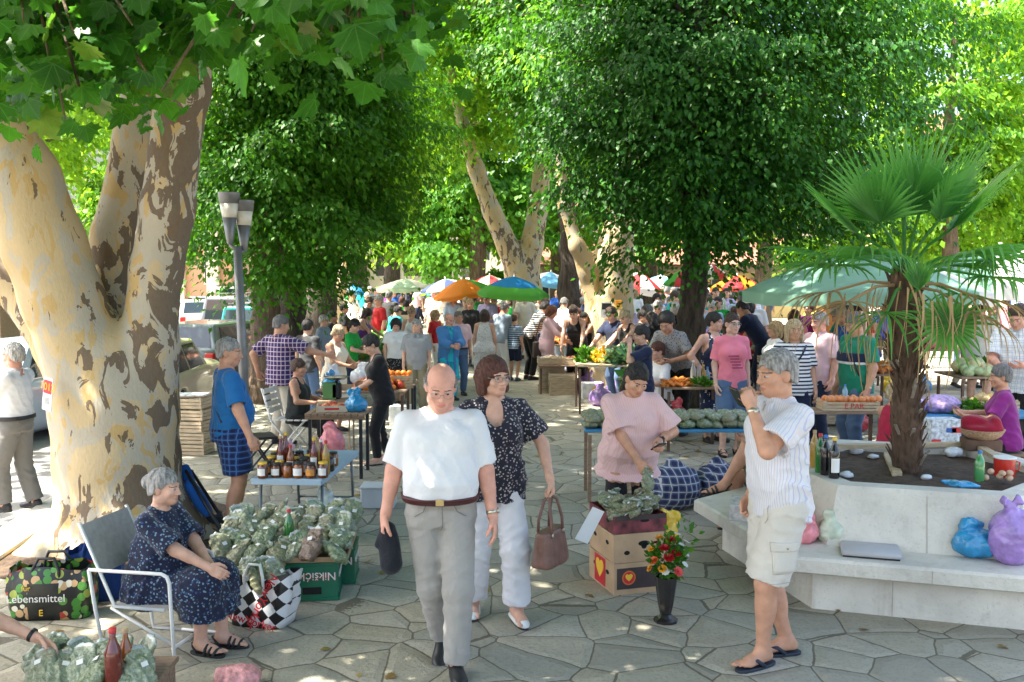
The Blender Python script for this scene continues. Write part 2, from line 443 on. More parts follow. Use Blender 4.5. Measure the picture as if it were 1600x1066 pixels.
# ground, street, soil
def paving_mat(name, scale, tint, dark=.35, joint=.02, warp=.12):
    m, nt, p = newmat(name); L = nt.links.new
    tc = N(nt, 'ShaderNodeTexCoord'); ob = tc.outputs['Object']
    nz = N(nt, 'ShaderNodeTexNoise'); nz.inputs['Scale'].default_value = 1.6; nz.inputs['Detail'].default_value = 3; L(ob, nz.inputs['Vector'])
    off = N(nt, 'ShaderNodeVectorMath', operation='MULTIPLY_ADD')
    L(nz.outputs['Color'], off.inputs[0]); off.inputs[1].default_value = (warp, warp, 0); L(ob, off.inputs[2])
    fl = N(nt, 'ShaderNodeVectorMath', operation='MULTIPLY'); L(off.outputs[0], fl.inputs[0]); fl.inputs[1].default_value = (1, 1, 0)
    ve = N(nt, 'ShaderNodeTexVoronoi', feature='DISTANCE_TO_EDGE'); ve.inputs['Scale'].default_value = scale; L(fl.outputs[0], ve.inputs['Vector']); ve.inputs['Randomness'].default_value = .95
    vc = N(nt, 'ShaderNodeTexVoronoi'); vc.inputs['Scale'].default_value = scale; L(fl.outputs[0], vc.inputs['Vector']); vc.inputs['Randomness'].default_value = .95
    sepc = N(nt, 'ShaderNodeSeparateColor'); L(vc.outputs['Color'], sepc.inputs[0])
    n2 = N(nt, 'ShaderNodeTexNoise'); n2.inputs['Scale'].default_value = 9; n2.inputs['Detail'].default_value = 7; n2.inputs['Roughness'].default_value = .65; L(ob, n2.inputs['Vector'])
    n3 = N(nt, 'ShaderNodeTexNoise'); n3.inputs['Scale'].default_value = 38; n3.inputs['Detail'].default_value = 5; n3.inputs['Roughness'].default_value = .7; L(ob, n3.inputs['Vector'])
    n4 = N(nt, 'ShaderNodeTexNoise'); n4.inputs['Scale'].default_value = .55; n4.inputs['Detail'].default_value = 4; L(ob, n4.inputs['Vector'])
    r = N(nt, 'ShaderNodeValToRGB'); e = r.color_ramp.elements
    e[0].position = .0; e[0].color = rgba([q * .74 for q in tint]); e[1].position = 1; e[1].color = rgba([min(1, q * 1.15) for q in tint])
    k = e.new(.45); k.color = rgba((tint[0] * .9, tint[1] * .94, tint[2] * .92)); k = e.new(.75); k.color = rgba((tint[0] * 1.06, tint[1] * 1.0, tint[2] * .88))
    L(sepc.outputs[0], r.inputs[0])
    c = mixc(nt, mathn(nt, 'MULTIPLY', mathn(nt, 'SUBTRACT', n2.outputs['Fac'], .3), 1.0), r.outputs[0], [q * .55 for q in tint])
    c = mixc(nt, mathn(nt, 'MULTIPLY', mathn(nt, 'GREATER_THAN', n3.outputs['Fac'], .56), .5), c, [q * .5 for q in tint])
    c = mixc(nt, mathn(nt, 'MULTIPLY', n4.outputs['Fac'], .35), c, (tint[0] * .8, tint[1] * .8, tint[2] * .66))
    jw = mathn(nt, 'MULTIPLY', mathn(nt, 'ADD', n3.outputs['Fac'], .1), joint * scale * 1.5)
    jf = mathn(nt, 'LESS_THAN', ve.outputs['Distance'], jw)
    c = mixc(nt, mathn(nt, 'MULTIPLY', jf, .8), c, (.09, .075, .052))
    L(c, p.inputs['Base Color']); p.inputs['Roughness'].default_value = .72; p.inputs['Specular IOR Level'].default_value = .35
    edge = N(nt, 'ShaderNodeMapRange'); L(ve.outputs['Distance'], edge.inputs[0]); edge.inputs[1].default_value = 0; edge.inputs[2].default_value = .05 * scale;
    hh = mathn(nt, 'ADD', mathn(nt, 'MULTIPLY', edge.outputs[0], 1.0), mathn(nt, 'ADD', mathn(nt, 'MULTIPLY', n2.outputs['Fac'], .9), mathn(nt, 'MULTIPLY', n3.outputs['Fac'], .6)))
    hh = mathn(nt, 'ADD', hh, mathn(nt, 'MULTIPLY', sepc.outputs[1], .5))
    b = N(nt, 'ShaderNodeBump'); b.inputs['Strength'].default_value = .55; b.inputs['Distance'].default_value = .03; L(hh, b.inputs['Height']); L(b.outputs[0], p.inputs['Normal'])
    return m

PAVE = paving_mat('flagstone', 2.7, (.42, .395, .335), joint=.0062)
def sheet(name, pts, z, m, kind='structure'):
    o = mesh_np(name, [(x, y, z) for x, y in pts], [list(range(len(pts)))], m, smooth=False)
    return props(o, kind=kind)
KERB = [(-4.0, -40), (-4.1, 2), (-4.18, 7.0), (-4.42, 9.4), (-4.75, 11.5), (-5.25, 15), (-6.3, 24), (-8.7, 48), (-12, 90), (-60, 800)]
sheet('ground', [(400, -60), (400, 800)] + [(x + .1, y) for x, y in KERB[::-1]] + [(-4, -60)], 0, PAVE)
# street on the left, light square slabs
def slab_mat():
    m, nt, p = newmat('street_slabs'); L = nt.links.new
    tc = N(nt, 'ShaderNodeTexCoord'); mp = N(nt, 'ShaderNodeMapping'); mp.inputs['Rotation'].default_value = (0, 0, R(10)); L(tc.outputs['Object'], mp.inputs['Vector'])
    b = N(nt, 'ShaderNodeTexBrick'); b.inputs['Scale'].default_value = 2.2; b.inputs['Mortar Size'].default_value = .008; b.offset = 0
    b.inputs['Color1'].default_value = (.28, .275, .255, 1); b.inputs['Color2'].default_value = (.24, .235, .22, 1); b.inputs['Mortar'].default_value = (.22, .21, .19, 1)
    b.inputs['Brick Width'].default_value = .6; b.inputs['Row Height'].default_value = .6; L(mp.outputs[0], b.inputs['Vector'])
    n = N(nt, 'ShaderNodeTexNoise'); n.inputs['Scale'].default_value = 3; n.inputs['Detail'].default_value = 6; L(tc.outputs['Object'], n.inputs['Vector'])
    L(mixc(nt, n.outputs['Fac'], b.outputs['Color'], (.19, .185, .17)), p.inputs['Base Color']); p.inputs['Roughness'].default_value = .8
    return m
STZ = -.14
sheet('street', [(-400, -60)] + [(-3.9, -60)] + [(x + .05, y) for x, y in KERB] + [(-400, 800)], STZ, slab_mat())
ker = KERB[1:-2]
kb = MB()
for a, b in zip(ker[:-1], ker[1:]):
    n = max(1, int((Vector(b) - Vector(a)).length / 1.1))
    for i in range(n):
        p = Vector(a).lerp(Vector(b), i / n); q = Vector(a).lerp(Vector(b), (i + 1) / n); d = (q - p).normalized() * .008
        kb.bar((p.x + d.x, p.y + d.y, -.06), (q.x - d.x, q.y - d.y, -.06), .36, .2)
props(kb.build('kerb', mat('kerb_stone', (.5, .48, .42), .8, .25, 4, .4, 30)), kind='structure')
SOIL = mat('soil', (.10, .065, .042), .95, .5, 14, 1.0, 60)
def blob(cx, cy_, rx, ry, n=40, seed=1, j=.12):
    r = random.Random(seed)
    return [(cx + math.cos(2 * math.pi * k / n) * rx * (1 + r.uniform(-j, j)), cy_ + math.sin(2 * math.pi * k / n) * ry * (1 + r.uniform(-j, j))) for k in range(n)]
sheet('soil_patch', blob(-3.25, 8.1, .98, 1.25), .008, SOIL)

# leaves
def leaf_mat(name, lo, hi, glow=.35, rough=.42, yel=None, spec=.5, veins=False):
    m, nt, p = newmat(name); L = nt.links.new
    g = N(nt, 'ShaderNodeNewGeometry'); r = N(nt, 'ShaderNodeValToRGB'); e = r.color_ramp.elements
    e[0].color = rgba(lo); e[1].color = rgba(hi)
    if yel: k = e.new(.93); k.color = rgba(hi); e[len(e) - 1].color = rgba(yel)
    L(g.outputs['Random Per Island'], r.inputs[0])
    col = r.outputs[0]
    if veins:
        uv = N(nt, 'ShaderNodeUVMap'); sp = N(nt, 'ShaderNodeSeparateXYZ'); L(uv.outputs[0], sp.inputs[0]); ax_ = mathn(nt, 'ABSOLUTE', sp.outputs[0]); vf = None
        for ang in (0, 42, 82):
            dd = mathn(nt, 'ABSOLUTE', mathn(nt, 'SUBTRACT', mathn(nt, 'MULTIPLY', ax_, math.cos(R(ang))), mathn(nt, 'MULTIPLY', sp.outputs[1], math.sin(R(ang))))); b_ = mathn(nt, 'LESS_THAN', dd, .016); vf = b_ if vf is None else mathn(nt, 'MAXIMUM', vf, b_)
        rib = mathn(nt, 'LESS_THAN', mathn(nt, 'FRACT', mathn(nt, 'MULTIPLY', mathn(nt, 'SUBTRACT', sp.outputs[1], mathn(nt, 'MULTIPLY', ax_, .9)), 7.0)), .10); vf = mathn(nt, 'MAXIMUM', vf, mathn(nt, 'MULTIPLY', rib, .4))
        tc = N(nt, 'ShaderNodeTexCoord'); n_ = N(nt, 'ShaderNodeTexNoise'); n_.inputs['Scale'].default_value = 16; n_.inputs['Detail'].default_value = 5; L(tc.outputs['Object'], n_.inputs['Vector'])
        col = mixc(nt, mathn(nt, 'MULTIPLY', mathn(nt, 'SUBTRACT', n_.outputs['Fac'], .35), 1.4), col, [q * .45 for q in lo]); col = mixc(nt, mathn(nt, 'MULTIPLY', vf, .5), col, (hi[0] * 2.4, hi[1] * 1.5, hi[2] * 2.6))
    L(col, p.inputs['Base Color']); p.inputs['Roughness'].default_value = rough; p.inputs['Specular IOR Level'].default_value = spec
    t = N(nt, 'ShaderNodeBsdfTranslucent'); L(mixc(nt, .5, col, (hi[0] * 2.6, hi[1] * 2.1, hi[2] * .6)), t.inputs['Color'])
    mx = N(nt, 'ShaderNodeMixShader'); mx.inputs[0].default_value = glow
    L(p.outputs[0], mx.inputs[1]); L(t.outputs[0], mx.inputs[2]); L(mx.outputs[0], nt.nodes['Material Output'].inputs['Surface'])
    return m

KITE = (np.array([(0, 0, 0), (-.33, .42, .05), (0, .5, -.06), (.33, .42, .05), (0, 1, -.14)], float), np.array([(0, 2, 1), (0, 3, 2), (1, 2, 4), (2, 3, 4)]))
_h = [(.10, -.06), (.30, -.14), (.36, .0), (.62, .02), (.55, .16), (.74, .34), (.50, .36), (.46, .46), (.50, .66), (.30, .60), (.18, .80)]
_o = [(0, 0)] + _h + [(0, 1.0)] + [(-x, y) for x, y in reversed(_h)]
_V = [(0, .28, .03)] + [(x, y, .05 - .16 * abs(x) - .12 * max(0, y - .3) ** 2 * 2 - .05 * (i % 2)) for i, (x, y) in enumerate(_o)]
PLANE_LEAF = (np.array(_V, float), np.array([(0, 1 + (i + 1) % len(_o), 1 + i) for i in range(len(_o))]))

def nrm(a): return a / np.maximum(np.linalg.norm(a, axis=1, keepdims=True), 1e-6)

def leaf_mesh(name, P, DIR, NRM, S, tpl, m, parent=None):
    V0, F0 = tpl; n = len(P)
    y = nrm(DIR); z = nrm(NRM - y * (NRM * y).sum(1, keepdims=True)); x = np.cross(y, z)
    V = P[:, None, :] + S[:, None, None] * (V0[None, :, 0:1] * x[:, None, :] + V0[None, :, 1:2] * y[:, None, :] + V0[None, :, 2:3] * z[:, None, :])
    F = (F0[None] + (np.arange(n) * len(V0))[:, None, None]).reshape(-1, 3)
    o = mesh_np(name, V.reshape(-1, 3), F, m, parent, smooth=False)
    if tpl is PLANE_LEAF: uv = o.data.uv_layers.new(name='leaf'); uv.data.foreach_set('uv', np.tile(V0[F0.ravel(), :2], (n, 1)).astype(np.float32).ravel())
    return o

def sprays(ells, n, per, spread, seed, shell=.45, droop=.5, zmin=None, flat=.45):
    """leafy sprays spread through a crown of ellipsoids [(centre, radii)]; returns leaf positions, directions, normals, spray centres"""
    r = np.random.default_rng(seed)
    wgt = np.array([e[1][0] * e[1][1] * e[1][2] for e in ells]) ** .7; wgt /= wgt.sum()
    ch = r.choice(len(ells), n, p=wgt)
    C = np.array([e[0] for e in ells], float)[ch]; RR = np.array([e[1] for e in ells], float)[ch]
    d = nrm(r.normal(size=(n, 3))); t = r.uniform(shell ** 3, 1, n) ** (1 / 3)
    d *= 1 + .16 * np.sin(d[:, :1] * 7 + d[:, 2:] * 5 + seed) + .1 * np.sin(d[:, 1:2] * 11)
    c = C + d * RR * t[:, None]
    if zmin is not None:
        k = c[:, 2] > zmin + r.normal(size=n) * .35; c = c[k]; d = d[k]; t = t[k]; n = len(c)
    out = nrm(np.concatenate([d[:, :2], d[:, 2:] * .3 - .15], 1))
    q = r.normal(size=(n, per, 3)) * np.array([1, 1, flat]) * spread * r.uniform(.6, 1.3, (n, 1, 1))
    along = (q * out[:, None, :]).sum(2)
    q[:, :, 2] -= droop * np.maximum(0, along) ** 1.0 * .6
    P = (c[:, None, :] + q).reshape(-1, 3)
    o = np.repeat(out, per, 0)
    DIR = o * .7 + np.array([0, 0, -.55 * droop * 2]) + r.normal(size=P.shape) * .5
    NR = np.array([0, 0, 1.0]) + o * .6 + r.normal(size=P.shape) * .5 + np.repeat(r.normal(size=(n, 3)) * .3, per, 0)
    return P, DIR, NR, c

def branches(axis_pts, ells, nb, per, width, seed, hang=.16, zmin=None):
    """leaves in drooping plates along curved branches that run from the trunk to the edge of the crown"""
    r = np.random.default_rng(seed + 100); A = np.array([tuple(p) for p in axis_pts], float)
    wgt = np.array([e[1][0] * e[1][1] * e[1][2] for e in ells]) ** .7; wgt /= wgt.sum(); ch = r.choice(len(ells), nb, p=wgt)
    C = np.array([e[0] for e in ells], float)[ch]; RR = np.array([e[1] for e in ells], float)[ch]
    d = nrm(r.normal(size=(nb, 3))); c = C + d * RR * r.uniform(.5, 1.22, (nb, 1))
    if zmin is not None: c = c[c[:, 2] > zmin + r.normal(size=len(c)) * .3]; nb = len(c)
    hd = np.array([np.hypot(*(A[np.abs(A[:, 2] - q[2]).argmin()][:2] - q[:2])) for q in c]); zs = np.clip(c[:, 2] - .15 * hd, A[:, 2].min() + 1.8, A[:, 2].max())
    s = np.stack([np.interp(zs, A[:, 2], A[:, 0]), np.interp(zs, A[:, 2], A[:, 1]), zs], 1); m = (s + c) / 2 + np.array([0, 0, 1]) * (.22 * hd)[:, None]
    t = r.beta(2.2, 1.15, (nb, per)) * .78 + .22
    p = (1 - t)[..., None] ** 2 * s[:, None] + 2 * (t * (1 - t))[..., None] * m[:, None] + (t ** 2)[..., None] * c[:, None]
    tang = nrm((2 * (1 - t)[..., None] * (m - s)[:, None] + 2 * t[..., None] * (c - m)[:, None]).reshape(-1, 3)).reshape(nb, per, 3)
    lat = np.cross(tang, np.array([0, 0, 1.0])); lat /= np.maximum(np.linalg.norm(lat, axis=2, keepdims=True), 1e-3)
    u = r.normal(size=(nb, per)) * width * (.35 + .9 * np.sin(np.pi * np.clip(t, 0, 1)) ** .7) * r.uniform(.6, 1.3, (nb, 1))
    p = p + lat * u[..., None]; p[..., 2] -= np.abs(u) * .35 + r.exponential(hang, (nb, per)) * r.uniform(.4, 1.6, (nb, 1)); p += r.normal(size=p.shape) * .03
    DIR = tang * .6 + lat * (np.sign(u) * .55)[..., None] + np.array([0, 0, -.75]) + r.normal(size=p.shape) * .38
    NR = np.array([0, 0, 1.0]) + tang * .55 + lat * (np.sign(u) * .3)[..., None] + r.normal(size=(nb, 1, 3)) * .35 + r.normal(size=p.shape) * .38
    return p.reshape(-1, 3), DIR.reshape(-1, 3), NR.reshape(-1, 3), c, s, m

def bark_mat(name, c, dark, s=6):
    m, nt, p = newmat(name); L = nt.links.new
    tc = N(nt, 'ShaderNodeTexCoord'); mp = N(nt, 'ShaderNodeMapping'); mp.inputs['Scale'].default_value = (1, 1, .22); L(tc.outputs['Object'], mp.inputs['Vector'])
    n = N(nt, 'ShaderNodeTexNoise'); n.inputs['Scale'].default_value = s * 2.4; n.inputs['Detail'].default_value = 8; n.inputs['Roughness'].default_value = .7; L(mp.outputs[0], n.inputs['Vector'])
    r = N(nt, 'ShaderNodeValToRGB'); e = r.color_ramp.elements; e[0].position = .38; e[1].position = .66; e[0].color = rgba(dark); e[1].color = rgba(c)
    L(n.outputs['Fac'], r.inputs[0]); L(r.outputs[0], p.inputs['Base Color']); p.inputs['Roughness'].default_value = .9
    b = N(nt, 'ShaderNodeBump'); b.inputs['Strength'].default_value = .9; b.inputs['Distance'].default_value = .05; L(n.outputs['Fac'], b.inputs['Height']); L(b.outputs[0], p.inputs['Normal'])
    return m

def plane_bark(name, darkbias, axis_x=None):
    """flaking plane-tree bark: cream, ochre, grey and brown plates with their own outlines"""
    m, nt, p = newmat(name); L = nt.links.new
    tc = N(nt, 'ShaderNodeTexCoord'); ob = tc.outputs['Object']
    mp = N(nt, 'ShaderNodeMapping'); mp.inputs['Scale'].default_value = (1, 1, .52); L(ob, mp.inputs['Vector'])
    def nz(scale, det=3, off=0.0, rough=.5, dist=0.0):
        a = N(nt, 'ShaderNodeVectorMath', operation='ADD'); L(mp.outputs[0], a.inputs[0]); a.inputs[1].default_value = (off, off * 1.7, off * .6)
        n = N(nt, 'ShaderNodeTexNoise'); n.inputs['Scale'].default_value = scale; n.inputs['Detail'].default_value = det; n.inputs['Roughness'].default_value = rough
        n.inputs['Distortion'].default_value = dist; L(a.outputs[0], n.inputs['Vector']); return n.outputs['Fac']
    big = nz(1.6, 2, 1); a1 = nz(5.2, 3, 4, .5, .6); a2 = nz(6.5, 3, 9, .55, .8); a3 = nz(5.8, 4, 15, .6, 1.0); fine = nz(45, 5, 2)
    bias = 0.0
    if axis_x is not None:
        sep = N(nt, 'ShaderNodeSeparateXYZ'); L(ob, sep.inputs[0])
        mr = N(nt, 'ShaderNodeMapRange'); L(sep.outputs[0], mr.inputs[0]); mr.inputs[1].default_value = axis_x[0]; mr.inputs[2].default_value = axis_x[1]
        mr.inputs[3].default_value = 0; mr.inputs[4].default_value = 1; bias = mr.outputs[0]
    def thr(v, t): return mathn(nt, 'GREATER_THAN', v, t)
    c = mixc(nt, big, (.47, .345, .165), (.52, .42, .27))
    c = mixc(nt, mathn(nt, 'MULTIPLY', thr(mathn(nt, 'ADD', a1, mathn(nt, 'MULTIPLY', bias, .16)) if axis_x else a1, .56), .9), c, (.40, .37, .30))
    c = mixc(nt, mathn(nt, 'MULTIPLY', thr(a2, .60), .85), c, (.48, .32, .11))
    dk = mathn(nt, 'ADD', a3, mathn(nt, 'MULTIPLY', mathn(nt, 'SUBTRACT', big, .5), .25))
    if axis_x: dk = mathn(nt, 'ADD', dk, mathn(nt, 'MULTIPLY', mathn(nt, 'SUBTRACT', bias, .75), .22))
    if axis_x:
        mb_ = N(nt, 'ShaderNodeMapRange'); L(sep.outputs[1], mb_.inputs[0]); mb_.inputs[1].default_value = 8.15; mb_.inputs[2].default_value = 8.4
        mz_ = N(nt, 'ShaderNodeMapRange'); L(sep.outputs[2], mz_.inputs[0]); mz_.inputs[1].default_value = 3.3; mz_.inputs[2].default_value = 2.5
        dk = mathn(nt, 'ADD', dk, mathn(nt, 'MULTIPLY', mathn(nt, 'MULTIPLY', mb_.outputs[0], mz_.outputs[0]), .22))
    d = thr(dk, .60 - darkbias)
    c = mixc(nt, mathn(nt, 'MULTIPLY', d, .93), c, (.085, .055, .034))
    c = mixc(nt, mathn(nt, 'MULTIPLY', fine, .3), c, (.3, .22, .13))
    L(c, p.inputs['Base Color']); p.inputs['Roughness'].default_value = .8
    h = mathn(nt, 'ADD', mathn(nt, 'ADD', mathn(nt, 'MULTIPLY', d, .6), mathn(nt, 'MULTIPLY', thr(a1, .56), -.25)), mathn(nt, 'MULTIPLY', fine, .35))
    b = N(nt, 'ShaderNodeBump'); b.inputs['Strength'].default_value = .6; b.inputs['Distance'].default_value = .02; L(h, b.inputs['Height']); L(b.outputs[0], p.inputs['Normal'])
    return m

# the big forked plane tree at the left
def sdf_tree(name, parent, paths, h, m, lo, hi, carve=(), rough=.012, roots=(), k=.12):
    S = Sdf(lo, hi, h)
    for path in paths:
        for (p, r), (q, r2) in zip(path[:-1], path[1:]): S.cone(p, q, r, r2, k)
    for a, b, ra, rb in roots: S.cone(a, b, ra, rb, .15)
    for c, r in carve: S.ell(c, r, None, .03, 'sub')
    S.wrinkle(rough, 5.0, 3, 6, (1, 1, .35)); S.wrinkle(rough * .4, 17.0, 5, 6, (1, 1, .3))
    V, F = S.mesh()
    return mesh_np(name, V, F, m, parent)

BT = thing('plane_tree', 'huge forked plane tree with patchy peeling bark and overhanging leaves', 'tree', (0, 0, 0))
c0 = D(190, 880, 8.0); c0.z = -.1
_main = [(c0, .62), (D(190, 840, 8), .53), (D(184, 718, 8), .485), (D(176, 633, 8), .47), (D(166, 575, 8), .43)]
_left = [(D(156, 610, 7.95), .37), (D(126, 533, 7.9), .315), (D(98, 470, 7.85), .305), (D(68, 380, 7.8), .31), (D(30, 280, 7.75), .30), (D(-15, 200, 7.7), .29), (D(-90, 60, 7.6), .27), (D(-200, -120, 7.4), .24)]
_ll = [(D(138, 640, 8.2), .25), (D(88, 545, 8.4), .185), (D(22, 440, 8.6), .19), (D(-70, 330, 8.8), .2), (D(-200, 120, 9), .2)]
_right = [(D(205, 640, 8), .40), (D(232, 540, 8), .24), (D(244, 425, 8), .195), (D(262, 325, 8), .205), (D(285, 140, 8), .215), (D(305, -40, 8), .2), (D(330, -220, 7.8), .17)]
_mid = [(D(185, 600, 8.25), .33), (D(170, 470, 8.4), .21), (D(182, 370, 8.45), .2), (D(213, 220, 8.5), .185), (D(232, 60, 8.5), .17), (D(235, -160, 8.6), .15)]
_rt = [(Vector((c0.x + .1, c0.y - .1, .25)), Vector((c0.x + dx, c0.y + dy, -.1)), .38, .16) for dx, dy in ((-.62, -.35), (.6, -.35), (.75, .3), (-.7, .4), (0, -.7))]
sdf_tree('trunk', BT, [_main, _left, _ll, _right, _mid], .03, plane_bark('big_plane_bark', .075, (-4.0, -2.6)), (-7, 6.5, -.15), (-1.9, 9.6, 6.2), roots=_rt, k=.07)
# limbs and twigs that carry the visible leaves
PL_LEAF = leaf_mat('plane_leaf', (.010, .075, .010), (.055, .215, .026), .50, .42, (.22, .24, .04), .35, True)
_r = np.random.default_rng(21)
def ymax(x):
    return np.interp(x, [-80, 0, 35, 60, 105, 150, 200, 255, 290, 345, 420, 520, 600, 650, 710], [150, 160, 80, 110, 225, 170, 130, 185, 60, 85, 75, 95, 125, 95, 30])
Pv = []; tw = MB(); tips = []
for i in range(205):
    x = _r.uniform(-60, 700); y = ymax(x) - abs(_r.normal()) * 70 - 10
    if x > 300: y -= _r.uniform(0, 25)
    if y < -60: continue
    dep = _r.uniform(4.0, 8.6) if x > 300 else _r.uniform(4.6, 7.2)
    tips.append(D(x, y, dep))
for i in range(46):
    x = _r.uniform(-60, 700); y = _r.uniform(-260, 10); tips.append(D(x, y, _r.uniform(3.2, 7.4)))
P = []; DR = []; NR = []; SS = []
hubs = [D(285, -20, 7.6), D(230, -60, 8.0), D(-60, 40, 7.2), D(420, -160, 6.2), D(150, -150, 5.6), D(560, -170, 5.2), D(20, -100, 5.4)]
for tpt in tips:
    hub = min(hubs, key=lambda hh: (hh - tpt).length)
    mid = hub.lerp(tpt, .55) + Vector((0, 0, .25)); tw.tube([hub, mid, tpt.lerp(mid, .1), tpt], [.022, .014, .007, .004], 5)
    k = int(_r.integers(7, 13))
    for j in range(k):
        t = _r.uniform(.0, .45); o = Vector(tpt).lerp(mid, t) + Vector(_r.normal(size=3) * .13)
        P.append(o); a = _r.uniform(0, 6.28); DR.append((math.cos(a) * .8, math.sin(a) * .8 - .1, -.75 + _r.normal() * .3))
        NR.append(Vector((_r.normal() * .45, -.45 + _r.normal() * .4, .8))); SS.append(_r.uniform(.085, .17))
# the rest of the crown, overhead; unseen lobes added to shade the square
ce = [((-2.6, 3.4, 6.4), (5.6, 5.8, 1.9)), ((-3.8, 8.2, 7.4), (3.6, 3.2, 2.0)), ((.6, 1.6, 5.9), (3.4, 4.0, 1.5)), ((-2.6, 11.5, 8.9), (4.4, 4.2, 1.7)), ((1.2, 9.5, 8.6), (3.4, 4.0, 1.5)), ((-.6, 6.4, 7.8), (2.6, 2.8, 1.2)), ((-7.7, 12.0, 7.1), (2.5, 3.4, 1.4))]
p2, d2, n2, cc = sprays(ce, 1240, 24, .36, 31, .2, .3)
fr = CAMH + .285 * np.maximum(p2[:, 1], 0)
keep = (p2[:, 2] > fr + .1) | (p2[:, 1] < .3) | ((p2[:, 1] > 6.6) & (p2[:, 0] < -2.2))
keep &= ~((np.abs(p2[:, 0]) < 1.0) & (np.abs(p2[:, 1]) < 1.2) & (p2[:, 2] < 3.2))
p2, d2, n2 = p2[keep], d2[keep], n2[keep]
P = np.concatenate([np.array([tuple(p) for p in P]), p2]); DR = np.concatenate([np.array(DR), d2]); NR = np.concatenate([np.array([tuple(p) for p in NR]), n2])
SS = np.concatenate([np.array(SS), _r.uniform(.17, .26, len(p2))])
leaf_mesh('crown', P, DR, NR, SS, PLANE_LEAF, PL_LEAF, BT)
tw.tube([D(285, -20, 7.8), D(330, -150, 7), D(420, -160, 6.2), D(560, -170, 5.2), Vector((.4, 3.4, 5.4))], [.15, .11, .08, .06, .04], 8)
tw.tube([D(235, -100, 8.3), D(150, -150, 5.6), Vector((-2.5, 3.4, 5.6))], [.14, .09, .05], 8)
tw.tube([D(-90, 60, 7.5), D(-60, -20, 6.4), D(20, -100, 5.4)], [.12, .08, .05], 8)
tw.build('limbs', bark_mat('twig_bark', (.2, .15, .09), (.07, .05, .03)), BT, True)

# other trees
DARKBARK = bark_mat('dark_bark', (.10, .075, .055), (.025, .018, .014))
BROWNBARK = bark_mat('brown_bark', (.22, .155, .105), (.08, .055, .04))
PALEBARK = plane_bark('pale_plane_bark', -.03)
GREYPLANE = plane_bark('worn_plane_bark', .03)
LINDEN = leaf_mat('linden_leaf', (.008, .058, .009), (.048, .18, .021), .34, .5, spec=.3)
CHEST = leaf_mat('chestnut_leaf', (.018, .09, .010), (.07, .225, .018), .44, .5, (.12, .18, .02), .3)
BRIGHT = leaf_mat('bright_leaf', (.045, .17, .012), (.17, .36, .028), .58, .5, (.26, .27, .03), .3)
COOL = leaf_mat('cool_leaf', (.04, .16, .02), (.13, .33, .045), .55, .5, None, .3)

def tree(name, label, paths, ells, n, per, spread, leafm, bark, seed, size=(.09, .14), zmin=None, droop=.6, shell=.45, limbs=14, h=None, carve=(), group=None, flat=.45):
    base = paths[0][0][0]; n = int(n * 1.15)
    T = thing(name, label, 'tree', (0, 0, 0), 0, group)
    ax_ = [p for p, _ in paths[0]]; tp_ = max(e[0][2] + e[1][2] * .6 for e in ells); ax_ = sorted([tuple(p) for p in ax_ if p[2] < tp_] + [(np.mean([e[0][0] for e in ells]), np.mean([e[0][1] for e in ells]), tp_)], key=lambda q: q[2])
    nb_ = max(60, int(n * per / 330)); P, DR, NR, cc, bs_, bm_ = branches(ax_, ells, nb_, 290, .26 + spread * .5, seed, .10 + spread * .25, zmin)
    q1, q2, q3, _ = sprays(ells, int(n * .09), per, spread, seed, .1, droop, zmin, flat); P = np.concatenate([P, q1]); DR = np.concatenate([DR, q2]); NR = np.concatenate([NR, q3])
    r = random.Random(seed)
    if h:
        allp = [p for path in paths for p, _ in path]; mx = max(q for path in paths for _, q in path) + .25
        lo = [min(p[i] for p in allp) - mx for i in range(3)]; hi = [max(p[i] for p in allp) + mx for i in range(3)]
        lo[2] = max(lo[2], -.2)
        sdf_tree('trunk', T, paths, h, bark, lo, hi, carve, .02)
    else:
        tm = MB()
        for path in paths:
            pts = []; rs = []
            for (p, q), (p2_, q2) in zip(path[:-1], path[1:]):
                for i in range(4):
                    t = i / 4; j = Vector((r.uniform(-1, 1), r.uniform(-1, 1), 0)) * q * .14
                    pts.append(Vector(p).lerp(Vector(p2_), t) + j); rs.append((q + (q2 - q) * t) * r.uniform(.93, 1.07))
            pts.append(Vector(path[-1][0])); rs.append(path[-1][1])
            tm.tube(pts, rs, 12)
        tm.build('trunk', bark, T, True)
    top = paths[0][-1][0]; lm = MB()
    for i in range(limbs):
        pa = paths[r.randrange(len(paths))]; q = pa[-1][1]; k = r.randrange(len(cc)); b0, b1, b2 = Vector(bs_[k]), Vector(bm_[k]), Vector(cc[k])
        pt = lambda t: b0 * (1 - t) ** 2 + b1 * (2 * t * (1 - t)) + b2 * t * t
        lm.tube([pt(t) for t in (0, .2, .4, .6, .8, .97)], [q * .55, q * .45, q * .34, q * .24, q * .14, q * .05], 6)
    if limbs: lm.build('limbs', bark, T, True)
    rr = np.random.default_rng(seed + 5)
    leaf_mesh('crown', P, DR, NR, rr.uniform(size[0], size[1], len(P)), KITE, leafm, T)
    return T

def path(*a): return [(D(x, y, d), r) for x, y, d, r in a]
def gpath(x, d, *a):
    """trunk standing at column x, depth d; then (x, y, d, r) points"""
    g = D(x, 430, d); g.z = -.1
    return [(g, a[0][3] * 1.25)] + path(*a)

